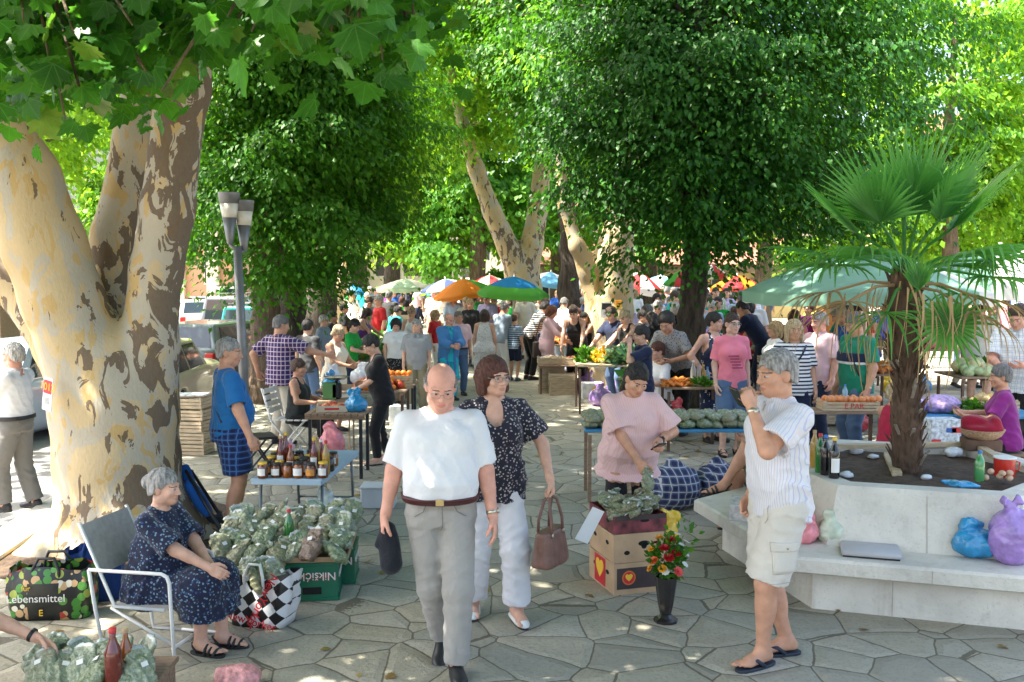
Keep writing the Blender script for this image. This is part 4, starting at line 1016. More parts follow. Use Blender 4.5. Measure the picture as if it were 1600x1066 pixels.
            if L_ <= 1:
                for nm in 'LR': C.cone(J['h' + nm], J['h' + nm] + (J['k' + nm] - J['h' + nm]) * L_, lr[0] + q, lr[0] + q + .02 * wd, .08, cap=True)
            else:
                for nm in 'LR': C.cone(J['h' + nm], J['k' + nm], lr[0] + q, lr[1] + q + .025 * wd, .09)
                C.cone(ks[0], ks[1], lr[0] + q, lr[1] + .03 * wd, .06)
                for nm in 'LR': C.cone(J['k' + nm], J['k' + nm] + (J['a' + nm] - J['k' + nm]) * (L_ - 1), lr[1] + q + .025 * wd, lr[1] + q + .04 * wd, .09, cap=True)
                C.cone(ks[1], ks[1] + (ks[2] - ks[1]) * (L_ - 1), lr[1] + .03 * wd, lr[1] + .05 * wd, .06, cap=True)
        C.wrinkle(wb * bottom.get('wr', 1.0), 26, 12, 6, (1, 1, .35)); C.wrinkle(wb * .7 * bottom.get('wr', 1.0), 62, 14, 5, (1, 1, 1.1))
        if det >= 2:
            kz = (J['kL'][2] + J['kR'][2]) / 2; fa = .0052 * bottom.get('wr', 1.0)
            if kd == 'skirt': C.fold(fa, 70, 31, [(1, .3, .1), (.4, 1, .1)])
            else: C.fold(fa, 85, 31, [(.45, .2, 1), (-.5, .2, 1), (.1, .6, 1)], 1.6, ([0, .12, .25, kz - .06, kz + .1, kz + .25, .80, .95], [1, 1, .45, 1, .8, .3, 1, .6])); C.fold(fa * .7, 60, 36, [(1, .2, .15)])
        Vc, Fc = C.mesh(); V_G['bottom'] = Vc * s; mesh_np({'trousers': 'trousers', 'shorts': 'shorts', 'skirt': 'skirt'}[kd], Vc * s, Fc, bottom['mat'], root)
 
    for top in (top if isinstance(top, list) else [top] if top else []):
        q = top.get('q', .016); sl = top.get('sleeve', .6); hem = top.get('hem', -.06); neck = top.get('neck', 'crew'); fl = top.get('flare', .0)
        lo2 = lo.copy(); hi2 = hi.copy(); low = T(0, 0, hem); lo2[2] = min(low[2], J['eL'][2], J['eR'][2], J['wL'][2] if sl > 1 else 9, J['wR'][2] if sl > 1 else 9) - .22; hi2[2] = max(nb[2] + .12, J['eL'][2] + .1, J['eR'][2] + .1)
        C = Sdf(lo2, hi2, h if det < 3 else .0075)
        torso(C, q, min(-.10, hem - .04), fl)
        C.cut(low, M @ v3(0, 0, -1))
        if neck == 'tank':
            for nm, sd in (('L', 1), ('R', -1)): C.cut(T(sd * (shw * .78), 0, .4), M @ v3(sd, 0, .28))
        else:
            for nm in 'LR':
                S_, E, Wr = J['s' + nm], J['e' + nm], J['w' + nm]; lo_ = top.get('sq', .014)
                if sl > 0:
                    e_ = S_ + (E - S_) * min(sl, 1); r1 = ar[0] + q * .6 + .004; r2 = ar[0] + (ar[1] - ar[0]) * min(sl, 1) + q * .6 + lo_
                    if sl <= 1:
                        C.cone(S_, e_, r1, r2, .022, cap=True, hollow=(r2 - (2.7 if det == 3 else 2.0) * h, .025) if det >= 2 else None)
                    else:
                        C.cone(S_, E, r1, r2, .03); f_ = E + (Wr - E) * (sl - 1) * .98; C.cone(E, f_, r2, ar[2] + q + lo_ * .6, .02, cap=True)
        nk = .056 if fem else .064
        if neck in ('collar', 'polo'):
            C.cone(T(0, .022, .52), T(0, .02, .565), nk + .020, nk + .014, .01, cap=True)
            C.cone(T(0, .03, .50), T(0, .012, .62), nk + .004, nk + .004, .004, 'sub')
            C.cone(T(0, -.16, .60), T(0, -.115, .46), .035, .006, .01, 'sub');
            for sd in (-1, 1): C.ell(T(sd * .035, -.078, .505), (.022, .012, .038), M @ RY(sd * 18) @ RX(-28), .006)
        else:
            C.ell(T(0, .01, .575), (nk + .022, nk + .03, .06), M, .01, 'sub')
            if neck == 'v': C.cone(T(0, -.14, .585), T(0, -.15, .41), .055, .008, .01, 'sub')
            if neck in ('scoop', 'tank'): C.ell(T(0, -.09, .535), (.085, .10, .085), M, .015, 'sub')
            if neck == 'deep': C.ell(T(0, -.12, .50), (.068, .09, .13), M, .015, 'sub')
        if top.get('open'): C.cone(T(0, -.20, .60), T(0, -.24, -.9), .03, top['open'], .01, 'sub'); C.cone(T(0, -.11, .60), T(0, -.14, -.9), .03, top['open'], .01, 'sub')
        C.wrinkle(wb * 1.2 * top.get('wr', 1.0), 24, 22, 6, (1, 1, .35)); C.wrinkle(wb * .6 * top.get('wr', 1.0), 60, 24, 5, (1.3, 1.3, .7))
        if det >= 2:
            fa = .0055 * top.get('wr', 1.0); oz = O[2]
            C.fold(fa, 62, 41, [(1, .25, .45), (-1, .25, .5)], 1.8, ([oz - .2, oz + .1, oz + .3, oz + .5], [1, 1, .75, .35])); C.fold(fa * .8, 75, 46, [(.35, .2, 1), (-.4, .3, 1)], 1.8, ([oz - .1, oz + .1, oz + .28, oz + .5], [.7, 1, .5, .5]))
        Vc, Fc = C.mesh(); V_G['top'] = Vc * s; mesh_np(top.get('name', 'shirt'), Vc * s, Fc, top['mat'], root)
 
    if shoes[0] not in ('bare', 'none'):
        sm = shoes[1] or mat('shoe_black', (.02, .02, .022), .45, .2, 20); sole = mat('shoe_sole', (.05, .045, .04), .8, 0) if len(shoes) < 3 else shoes[2]
        for sd, nm in ((1, 'L'), (-1, 'R')):
            f = J['f' + nm]; MF = J['MF' + nm]
            def FP(x, y, z_): return v3(f[0], f[1], f[2]) + MF @ v3(x, y, z_)
            c = FP(0, -.05, .05); Q = Sdf(c - .24, c + .24, {1: .013, 2: .008, 3: .005}[det])
            if shoes[0] == 'shoe':
                Q.ell(FP(0, .035, .045), (.036, .045, .05), MF, .02); Q.ell(FP(0, -.04, .042), (.038, .08, .040), MF, .03); Q.ell(FP(0, -.125, .030), (.046, .075, .030), MF, .03)
                Q.cone(FP(0, .02, .05), FP(0, .018, .095), .040, .041, .02, cap=True)
                Q.loft(FP(0, -.055, 0), MF, [(0, 0, 0, .042, .135), (.02, 0, 0, .044, .138)], .006, pw=2.6)
            elif shoes[0] == 'loafer':
                Q.ell(FP(0, .045, .04), (.033, .030, .034), MF, .02); Q.ell(FP(0, -.12, .03), (.043, .075, .028), MF, .02); Q.loft(FP(0, -.055, 0), MF, [(0, 0, 0, .040, .13), (.022, 0, 0, .041, .132)], .012, pw=2.6)
                for x in (-.036, .036): Q.cone(FP(x * .9, .04, .035), FP(x, -.1, .03), .014, .014, .01)
                Q.ell(FP(0, -.0, .066), (.028, .075, .028), MF, .01, 'sub')
            else:
                Q.loft(FP(0, -.055, 0), MF, [(.0, 0, 0, .044, .138), (.018, 0, 0, .046, .141)], .004, pw=2.7)
            Q.cut(FP(0, 0, 0), MF @ v3(0, 0, -1))
            Vs, Fs = Q.mesh(); lz = ((Vs[Fs].mean(1) - FP(0, 0, 0)) @ MF)[:, 2]
            mesh_np('shoe' if shoes[0] in ('shoe', 'loafer') else 'sandal', Vs * s, Fs, [sm, sole], root, mi=(lz < .019).astype(int) if shoes[0] in ('shoe', 'loafer') else np.zeros(len(Fs), int))
            if shoes[0] in ('sandal', 'flipflop'):
                par = root; mb = MB()
                if shoes[0] == 'flipflop':
                    mb.tube([FP(-.045, -.03, .02), FP(-.036, -.075, .055), FP(sd * -.016, -.135, .053), FP(sd * -.018, -.146, .02)], [.012, .011, .008, .005], 8)
                    mb.tube([FP(.045, -.03, .02), FP(.038, -.075, .055), FP(sd * -.016, -.135, .053)], [.012, .011, .008], 8)
                else:
                    for y, zt in ((-.135, .052), (-.095, .064), (-.062, .078)):
                        mb.tube([FP(-.05, y, .016), FP(-.043, y - .004, zt * .75), FP(-.02, y - .008, zt), FP(.02, y - .008, zt), FP(.043, y - .004, zt * .75), FP(.05, y, .016)], .011, 6)
                    mb.tube([FP(-.044, .0, .02), FP(-.04, .04, .06), FP(0, .075, .07), FP(.04, .04, .06), FP(.044, .0, .02)], .008, 6)
                mb.v = [p * s for p in mb.v]; mb.build('strap', sm, par, True)
 
    if glasses:
        gm = mat('glasses_frame', (.03, .025, .02) if glasses != 'wire' else (.3, .28, .25), .3, 0, metal=.0 if glasses != 'wire' else .8)
        mb = MB(); rad = .0022 if glasses != 'wire' else .0013
        if det == 1: rad = .004
        for sd in (-1, 1):
            cx = sd * .034; pts = [HP(cx + .026 * math.cos(a), -.112 + .010 * abs(math.cos(a)) * (1 if math.cos(a) * sd > 0 else 0), .0 + .018 * math.sin(a)) for a in np.linspace(0, 6.2832, 15)]
            mb.tube(pts, rad, 5)
            mb.tube([HP(sd * .060, -.104, .006), HP(sd * .080, -.05, .008), HP(sd * .086, .015, .006)], rad, 5)
            if glasses == 'sun':
                mb.add([HP(cx + .025 * math.cos(a), -.111, .017 * math.sin(a)) for a in np.linspace(0, 6.2832, 13)[:-1]], [list(range(12))])
        mb.tube([HP(-.01, -.111, .006), HP(0, -.117, .008), HP(.01, -.111, .006)], rad, 5)
        mb.v = [Vector(p) * s for p in mb.v]; mb.build('glasses', gm, root, True)
 
    if belt:
        Bt = Sdf(T(0, 0, .05) - .36, T(0, 0, .05) + .36, .007 if det > 1 else .014); Bt.loft(O, M, [(a, b, c, d, e) for a, b, c, d, e in secs(((top or {}).get('q', .016)) + .012) if a <= .2], .03)
        wz = (bottom or {}).get('waist', .10); Bt.cut(T(0, 0, wz + .004), M @ v3(0, 0, 1)); Bt.cut(T(0, 0, wz - .038), M @ v3(0, 0, -1))
        Vb, Fb = Bt.mesh(); mesh_np('belt', Vb * s, Fb, belt, root)
 
    if watch:
        Wr = J['w' + watch[0]]; d = unit(Wr - J['e' + watch[0]]); Mz = Vector(d).to_track_quat('Z', 'Y').to_matrix(); mb = MB()
        mb.lathe([(.031, -.011), (.034, -.009), (.034, .009), (.031, .011)], (0, 0, 0), 14, Mz)
        nn = -J['pw' + watch[0]][3]; mb.lathe([(.016, -.004), (.016, .006)], Vector(nn) * .033, 12, Vector(nn).to_track_quat('Z', 'Y').to_matrix())
        mb.v = [(p + Vector(Wr - d * .022)) * s for p in mb.v]; mb.build('watch', watch[1], root, True)
 
    cw, sw = math.cos(R(rz)), math.sin(R(rz)); out = {}
    for kx, val in J.items():
        if isinstance(val, np.ndarray) and val.shape == (3,):
            p = val * s; out[kx] = Vector((loc[0] + p[0] * cw - p[1] * sw, loc[1] + p[0] * sw + p[1] * cw, p[2] + z))
    for nm in 'LR':
        Wr, d, w, n = J['pw' + nm]; Rz_ = RZ(rz); out['d' + nm] = Vector(Rz_ @ d); out['t' + nm] = Vector(Rz_ @ w); out['n' + nm] = Vector(Rz_ @ n)
        out['grip' + nm] = out['w' + nm] + out['d' + nm] * .085 * s + out['n' + nm] * .028 * s
    out['G'] = V_G; out['root'] = root; out['T'] = lambda x, y, z_: Vector(RZ(rz) @ (T(x, y, z_) * s)) + Vector((loc[0], loc[1], z)); out['s'] = s
    out['HP'] = lambda x, y, z_: Vector(HP(x, y, z_) * s)
    out['LT'] = lambda x, y, z_: Vector(T(x, y, z_) * s); out['J'] = J
    return out
# the people nearest the camera
def tl(P, loc, rz, H, z=0.0):
    """world point to a person's own 1.75 m frame"""
    c, s_ = math.cos(R(-rz)), math.sin(R(-rz)); x, y = P[0] - loc[0], P[1] - loc[1]; k = 1.75 / H
    return (k * (x * c - y * s_), k * (x * s_ + y * c), k * (P[2] - z))
def at(px, py): g = G(px, py); return (g.x, g.y)

C_WHITE = cloth('white_jersey', (.68, .69, .71), wr=.4)
C_GREYJEAN = cloth('grey_jeans', (.33, .315, .29), wr=.55)
M_BELT = mat('maroon_leather', (.07, .014, .018), .4, .3, 20)
M_BLACK = mat('black_leather', (.014, .014, .016), .42, .3, 20)
M_WHITESHOE = mat('white_leather', (.75, .77, .76), .5, .1, 20)
M_METAL = mat('watch_steel', (.55, .5, .4), .3, .1, 20, metal=.9)
M_RUBBER = mat('black_rubber', (.018, .018, .02), .6, .2, 30)
M_NAVYRUB = mat('navy_rubber', (.02, .03, .05), .6, .2, 30)

# bald man in the white shirt
p1 = at(690, 1042)
MAN = person('bald man in white t-shirt and grey trousers walking towards us', p1, 3, 1.77, 3, 'm', 1.06, .062, skin='red', hair=('fringe', 'grey'), lean=3, head=(4, 20, 2), twist=0,
    fL=(.085, -.13, 0, 8), fR=(.0, .20, .035, -6, 22), aL=((.295, -.06, .86), (.4, 1, 0)), aR=((-.315, -.02, .86), (-.4, 1, 0)), handL=dict(curl=.35, w=(-.1, -1, .1)), handR=dict(curl=1.15, w=(.15, -1, .1)),
    top=dict(mat=C_WHITE, sleeve=.86, hem=.068, q=.020, neck='crew', sq=.020, wr=1.2), bottom=dict(kind='trousers', mat=C_GREYJEAN, len=1.99, q=.018, w=1.3, waist=.075, wr=.9), belt=M_BELT, glasses='wire', shoes=('shoe', M_BLACK), watch=('L', M_METAL))
SEAMJ = mat('seam_grey', (.17, .16, .145), .9, 0); zw = MAN['LT'](0, 0, .06).z
for sx in (-1, 1): seam(MAN, 'bottom', 1, -1, [(sx * .075, zw - .02), (sx * .095, zw - .075), (sx * .145, zw - .105)], SEAMJ, 'pocket_edge', .0022)
seam(MAN, 'bottom', 1, -1, [(.012, zw - .03), (.012, zw - .16), (0, zw - .19)], SEAMJ, 'fly_seam', .0018); bk = surf(MAN['G']['top'], 1, -1, 0, zw + .02); MB().box((.0, bk.y - .012, zw - .002), (.045, .006, .036), None, .004).build('belt_buckle', mat('buckle_brass', (.45, .35, .18), .3, .1, 20, metal=.9), MAN['root'])
for sx in (-.10, .085): p = surf(MAN['G']['bottom'], 1, -1, sx, zw - .045); MB().box((sx, p.y - .010, zw - .002), (.012, .022, .05), None, .003).build('belt_loop', C_GREYJEAN, MAN['root'])
# woman with the handbag
p2 = (-.12, 6.2)
C_FLOR = cloth('navy_floral_chiffon', (.018, .018, .032), 'floral', (.50, .46, .44), .8, .8, (.20, .16, .18))
WOM = person('auburn haired woman in dark floral blouse and white trousers with a brown handbag', p2, 8, 1.72, 3, 'f', 1.12, .02, bust=1.1, skin='fair', hair=('bob', 'auburn', 1.1), lean=2, head=(26, 2, -3),
    fL=(.14, -.10, 0, 10), fR=(-.13, .10, 0, -6), aL=((.345, -.20, .97), (.7, .8, 0)), aR=((-.26, .02, .84), (-.4, 1, 0)), handL=dict(d=(.22, -.12, -1), w=(-.2, -1, 0), curl=1.2), handR=dict(curl=.5),
    top=dict(mat=C_FLOR, sleeve=.78, hem=-.13, q=.022, neck='deep', sq=.045, flare=.01, wr=1.5, name='blouse'), bottom=dict(kind='trousers', mat=cloth('white_linen', (.68, .68, .71), wr=.4), len=1.88, q=.018, qh=.0, w=2.6, waist=-.05, wr=1.4), glasses='dark', shoes=('loafer', M_WHITESHOE))
# man at the right with the phone
p3 = at(1212, 1034)
RM = person('grey haired man in striped shirt and cream shorts raising a phone to his mouth', p3, -74, 1.82, 3, 'm', 1.02, .022, skin='tan', hair=('short', 'grey', 1.25), lean=2, head=(2, 5, 0),
    fL=(.03, -.10, 0, 14), fR=(-.08, .12, 0, -6), aL=((.10, -.235, 1.455), (.7, -.5, -1)), aR=((-.20, -.06, .90), (-.5, 1, 0)), handL=dict(d=(-.12, -.22, .6), w=(-.2, .4, .8), curl=1.25, thumb=.2), handR=dict(curl=.9),
    top=dict(mat=cloth('white_striped_shirt', (.68, .68, .70), 'vstripe', (.50, .49, .62), .8, .8, (.70, .62, .60), wr=.3), sleeve=.80, hem=-.10, q=.030, neck='collar', sq=.036, flare=.012, wr=1.5), bottom=dict(kind='shorts', mat=cloth('cream_cotton', (.60, .565, .50), wr=.4), len=.95, q=.026, qh=.008, w=1.4, waist=-.02, wr=1.3), shoes=('flipflop', M_NAVYRUB), watch=('L', M_METAL))
CRM = MATS['cream_cotton']; SEAMC = mat('seam_cream', (.36, .32, .25), .9, 0); zk = RM['J']['kL'][2] * RM['s']; yk = (RM['J']['kL'][1] * .6 + RM['J']['hL'][1] * .4) * RM['s']
patch(RM, 'bottom', 0, 1, yk - .075, yk + .075, zk + .09, zk + .25, CRM, 'cargo_pocket', .006); patch(RM, 'bottom', 0, 1, yk - .08, yk + .08, zk + .215, zk + .265, CRM, 'pocket_flap', .010)
MB().ball(surf(RM['G']['bottom'], 0, 1, yk, zk + .235) + Vector((.012, 0, 0)), .007, 8, 6).build('button', SEAMC, RM['root']); seam(RM, 'bottom', 0, 1, [(yk - .085, zk + .36), (yk - .06, zk + .46)], SEAMC, 'pocket_edge', .002)
seam(RM, 'bottom', 0, 1, [(yk - .09, zk + .035), (yk + .09, zk + .035)], SEAMC, 'hem_seam', .0014)
# woman in pink behind the boxes
p4 = (.89, 7.28)
h1, h2 = D(1008, 742, 6.92), D(1030, 690, 6.98)
C_PINK = cloth('pale_pink_jersey', (.74, .50, .50), 'vstripe', (.66, .42, .42), .8, wr=.5)
PW = person('dark haired woman in a pale pink top bending over the boxes of herb bags', p4, 6, 1.63, 3, 'f', 1.28, .045, bust=1.15, skin='tan', hair=('pony', 'black'), lean=16, head=(8, 22, 6),
    aR=(tl(h1, p4, 6, 1.63), (-1, .3, -.2)), aL=(tl(h2, p4, 6, 1.63), (1, .5, -.6)), handR=dict(curl=.6, d=(.35, -.5, -.8), w=(.6, -.7, .1)), handL=dict(curl=1.0, d=(-.1, -1, -.3), w=(-.7, 0, .7)),
    top=dict(mat=C_PINK, sleeve=.86, hem=-.14, q=.026, neck='v', sq=.05, flare=.055, wr=1.0), bottom=dict(kind='trousers', mat=cloth('black_twill', (.014, .014, .016)), len=1.95, waist=-.08, q=.012, qh=-.014), shoes=('shoe', M_BLACK), watch=('L', M_BLACK))
# old lady on the folding chair
p5 = (-2.17, 5.72)
C_NAVYFL = cloth('navy_dress_print', (.012, .016, .042), 'floral', (.16, .26, .36), .85, .85, (.03, .06, .16))
k5 = 1.75 / 1.5
hL, hR = tl(D(330, 885, 5.62), p5, 78, 1.5), tl(D(335, 893, 5.50), p5, 78, 1.5)
OL = person('old lady with grey bun in a navy flowered dress sitting on a white folding chair', p5, 78, 1.5, 3, 'f', 1.25, .07, bust=1.25, skin='fair', hair=('bun', 'grey', 1.1), lean=8, head=(6, 2, 0), hip=.36 * k5,
    fL=(.06, -.48, 0, 6), fR=(-.09, -.40, 0, -8), kneeL=v3(.1, -1, .8), kneeR=v3(-.1, -1, .8), aL=(hL, (1, .4, -.5)), aR=(hR, (-1, .5, -.5)), handL=dict(curl=.7, w=(-.4, -.5, .8)), handR=dict(curl=.5, w=(.5, -.4, .7)),
    top=dict(mat=C_NAVYFL, sleeve=.92, hem=-.10, q=.026, neck='crew', sq=.04, flare=.01, wr=1.6, name='dress_top'), bottom=dict(kind='skirt', mat=C_NAVYFL, len=1.52, q=.03, w=1.2, waist=.12, wr=1.8), shoes=('sandal', M_RUBBER))
# man in the blue t-shirt
p6 = at(362, 832)
BM = person('grey haired man in bright blue t-shirt and plaid shorts seen from behind', p6, 118, 1.71, 3, 'm', 1.16, .06, skin='tan', hair=('short', 'grey', .6), head=(-24, 6, 0),
    fL=(.12, -.06, 0, 12), fR=(-.10, .06, 0, -8), aR=((-.36, -.10, .90), (-.5, 1, 0)), aL=((.30, -.12, .92), (.5, 1, 0)), handR=dict(curl=.6), handL=dict(curl=.6),
    top=dict(mat=cloth('bright_blue_jersey', (.012, .13, .36), wr=.5), sleeve=.84, hem=-.045, q=.018, neck='crew', sq=.026, wr=1.3), bottom=dict(kind='shorts', mat=cloth('blue_plaid', (.015, .05, .20), 'plaid', (.07, .17, .36), .9, .85, (.008, .015, .06)), len=.80, q=.028, w=1.6, waist=.02, wr=1.2), shoes=('flipflop', M_RUBBER))
sb = MB(); T6 = BM['LT']
sb.tube([T6(.155, -.03, .50), T6(.12, .075, .49), T6(.03, .125, .36), T6(-.08, .13, .20), T6(-.17, .10, .08)], .011, 6)
sb.build('bag_strap', mat('charcoal_webbing', (.03, .05, .08), .8), BM['root'], True)
# man on the street at the far left
p7 = at(30, 797)
person('white haired man in white shirt and grey trousers on the street', p7, -98, 1.60, 2, 'm', 1.02, .04, skin='red', hair=('short', 'white', 1.2), head=(0, 4, 0),
    fL=(.10, -.10, 0, 8), fR=(-.10, .12, 0, -8), aL=((.16, -.40, 1.17), (.4, .6, -1)), aR=((-.12, -.40, 1.20), (-.4, .6, -1)), handL=dict(curl=.7, d=(-.2, -1, .3), w=(-.3, .2, 1)), handR=dict(curl=.7, w=(.3, .2, 1)),
    top=dict(mat=cloth('white_poplin', (.76, .77, .80)), sleeve=.82, hem=.03, q=.030, neck='collar', sq=.034), bottom=dict(kind='trousers', mat=cloth('grey_wool', (.17, .165, .155)), len=1.97, q=.02, w=2.0, waist=.065), belt=M_BLACK, shoes=('shoe', M_BLACK), watch=('L', M_METAL))
# man in plaid at the first stall
p8 = at(440, 694)
hand8 = D(516, 556, 12.7)
PM = person('man in red and blue plaid shirt stretching his arm over the scale', p8, 146, 1.72, 2, 'm', 1.12, .03, skin='tan', hair=('short', 'saltpepper', .8), head=(-22, 12, 0),
    fL=(.11, 0, 0, 10), fR=(-.11, .05, 0, -10), aR=(tl(hand8, p8, 146, 1.72), (-.5, .2, -1)), aL=((.36, .08, .98), (.8, 1, 0)), handR=dict(curl=1.1, w=(0, 0, 1)), handL=dict(curl=.6),
    top=dict(mat=cloth('red_blue_plaid', (.20, .018, .05), 'plaid', (.55, .62, .75), 1.0, .85, (.02, .025, .12)), sleeve=.86, hem=-.13, q=.026, neck='collar', sq=.03, flare=.012), bottom=dict(kind='trousers', mat=cloth('beige_cotton', (.50, .46, .38)), len=1.97, w=1.8, waist=.03))
# woman sitting at the slatted table
p9 = (-2.68, 11.9)
person('short haired woman in charcoal sleeveless top sitting beside the slatted table', p9, 82, 1.5, 2, 'f', 1.1, .03, skin='tan', hair=('short', 'chestnut', 1.2), lean=2, head=(4, 6, 0), hip=.56,
    fL=(.10, -.46, 0, 4), fR=(-.10, -.40, 0, -4), kneeL=v3(0, -1, .8), kneeR=v3(0, -1, .8), aL=((.18, -.34, .80), (.6, .6, -.6)), aR=((-.20, -.34, .80), (-.6, .6, -.6)),
    top=dict(mat=cloth('charcoal_jersey', (.028, .034, .036)), hem=-.12, q=.018, neck='tank'), bottom=dict(kind='trousers', mat=cloth('black_twill', (.014, .014, .016)), len=1.9, waist=.05), shoes=('sandal', M_RUBBER))
# woman in black at the stall
p10 = at(598, 724)
ht1, ht2 = D(558, 608, 11.3), D(566, 598, 11.6)
person('woman with glasses dressed all in black looking down into her hands', p10, -72, 1.56, 2, 'f', 1.1, .03, skin='fair', hair=('short', 'black', 1.7), lean=9, head=(0, 26, 0),
    fL=(.09, -.08, 0, 6), fR=(-.09, .10, 0, -6), aL=(tl(ht1, p10, -72, 1.56), (.5, .8, -.8)), aR=(tl(ht2, p10, -72, 1.56), (-.5, .8, -.8)), handL=dict(curl=.9, w=(-.3, 0, 1)), handR=dict(curl=.9, w=(.3, 0, 1)),
    top=dict(mat=cloth('black_jersey', (.012, .012, .014)), sleeve=.95, hem=-.14, q=.020, neck='scoop', sq=.03), bottom=dict(kind='trousers', mat=cloth('black_twill', (.014, .014, .016)), len=1.95, q=.012, w=.6, waist=.05), glasses='dark', shoes=('loafer', mat('beige_suede', (.5, .36, .27), .8, .1, 20)), watch=('L', M_METAL))
# man sitting on the planter bench behind the phone man: only his leg shows
p11 = (2.38, 8.25)
person('person in olive shorts sitting cross legged on the bench behind the man with phone', p11, -92, 1.72, 2, 'm', 1.0, .03, skin='tan', hair=('short', 'saltpepper'), lean=16, hip=.54,
    fL=(.02, -.54, .36, 0, 10), fR=(-.12, -.38, 0, 0), kneeL=v3(0, -.4, 1), kneeR=v3(0, -1, .6), aL=((.2, -.28, .80), (.6, .6, -.6)), aR=((-.2, -.28, .80), (-.6, .6, -.6)),
    top=dict(mat=cloth('white_poplin', (.76, .77, .80)), sleeve=.8, hem=-.1, q=.02), bottom=dict(kind='shorts', mat=cloth('olive_cotton', (.10, .11, .06)), len=.8, q=.022, waist=.05), shoes=('sandal', M_RUBBER))
# seller at the lower left corner, only the forearm in view
p12 = (-3.16, 4.72)
hk = D(96, 1020, 4.86)
person('person in black at the lower left corner reaching over bagged herbs', p12, 82, 1.66, 3, 'f', 1.15, .04, skin='fair', hair=('short', 'brown'), lean=34, head=(10, 0, 0), hip=.25,
    fL=(.12, -.40, 0, 4), fR=(-.12, -.36, 0, -4), kneeL=v3(.2, -1, 1.5), kneeR=v3(-.2, -1, 1.5), aL=(tl(hk, p12, 82, 1.66), (.2, .2, -1)), aR=((-.26, -.50, .40), (-.8, .5, -.4)), handL=dict(curl=.3, w=(-.6, -.2, .7)),
    top=dict(mat=cloth('black_jersey', (.012, .012, .014)), sleeve=.6, hem=-.1, q=.022), bottom=dict(kind='trousers', mat=cloth('black_twill', (.014, .014, .016)), len=1.9, waist=.06), shoes=('shoe', M_BLACK), watch=('L', M_BLACK))
# the stone planter with its bench
CONC = mat('pale_concrete', (.66, .625, .55), .78, .2, 2.6, .4, 26)
def weather(m):
    nt = m.node_tree; L = nt.links.new; p = nt.nodes['Principled BSDF']; src = p.inputs['Base Color'].links[0].from_socket; tc = N(nt, 'ShaderNodeTexCoord')
    def nz(sc, st, det=6):
        mp = N(nt, 'ShaderNodeMapping'); mp.inputs['Scale'].default_value = st; L(tc.outputs['Object'], mp.inputs['Vector']); n = N(nt, 'ShaderNodeTexNoise'); n.inputs['Scale'].default_value = sc; n.inputs['Detail'].default_value = det; n.inputs['Roughness'].default_value = .65; L(mp.outputs[0], n.inputs['Vector']); return n.outputs['Fac']
    def band(v, a, b): r = N(nt, 'ShaderNodeMapRange'); L(v, r.inputs[0]); r.inputs[1].default_value = a; r.inputs[2].default_value = b; return r.outputs[0]
    c = mixc(nt, mathn(nt, 'MULTIPLY', band(nz(5, (1, 1, .14)), .55, .78), .55), src, (.33, .27, .19)); c = mixc(nt, mathn(nt, 'MULTIPLY', band(nz(11, (1, 1, 1)), .56, .72), .4), c, (.36, .34, .29)); c = mixc(nt, mathn(nt, 'MULTIPLY', band(nz(70, (1, 1, 1), 3), .62, .70), .5), c, (.28, .26, .22)); L(c, p.inputs['Base Color'])
weather(CONC)
PC = Vector((3.1, 7.32, 0))
def hexring(Rr, z, n=6, a0=42): return [(Rr * math.cos(R(a0 + 360 / n * k)), Rr * math.sin(R(a0 + 360 / n * k)), z) for k in range(n)]
def hexshell(mb, rings):
    n = len(rings[0]); V = [p for r in rings for p in r]; F = []
    for i in range(len(rings) - 1):
        for k in range(n): F.append((i * n + k, i * n + (k + 1) % n, (i + 1) * n + (k + 1) % n, (i + 1) * n + k))
    mb.add(V, F)
PL = thing('planter', 'pale stone hexagonal planter with a bench around it', 'planter', PC)
m = MB(); hexshell(m, [hexring(1.44, 0), hexring(1.44, .295)]); m.build('bench_base', CONC, PL)
m = MB(); hexshell(m, [hexring(1.2, .292), hexring(1.655, .292), hexring(1.675, .305), hexring(1.675, .385), hexring(1.655, .402), hexring(1.2, .402)]); m.build('bench_seat', CONC, PL)
m = MB(); hexshell(m, [hexring(1.27, .39), hexring(1.15, .765), hexring(1.13, .80), hexring(.96, .80), hexring(.94, .785), hexring(.93, .60)]); m.build('planter_wall', CONC, PL)
m = MB(); rr = random.Random(3)
V = [(0, 0, .755)]; F = []
for j in range(1, 9):
    for k in range(36): a = R(10 * k); V.append((.118 * j * math.cos(a), .118 * j * math.sin(a), .735 + rr.uniform(-.012, .014) + .02 * (1 - j / 8)))
for k in range(36): F.append((0, 1 + k, 1 + (k + 1) % 36))
for j in range(7):
    for k in range(36): F.append((1 + j * 36 + k, 1 + (j + 1) * 36 + k, 1 + (j + 1) * 36 + (k + 1) % 36, 1 + j * 36 + (k + 1) % 36))
m.add(V, F); m.build('soil', SOIL, PL, True)
JNT = mat('joint_grey', (.42, .39, .33), .9, .2, 20)
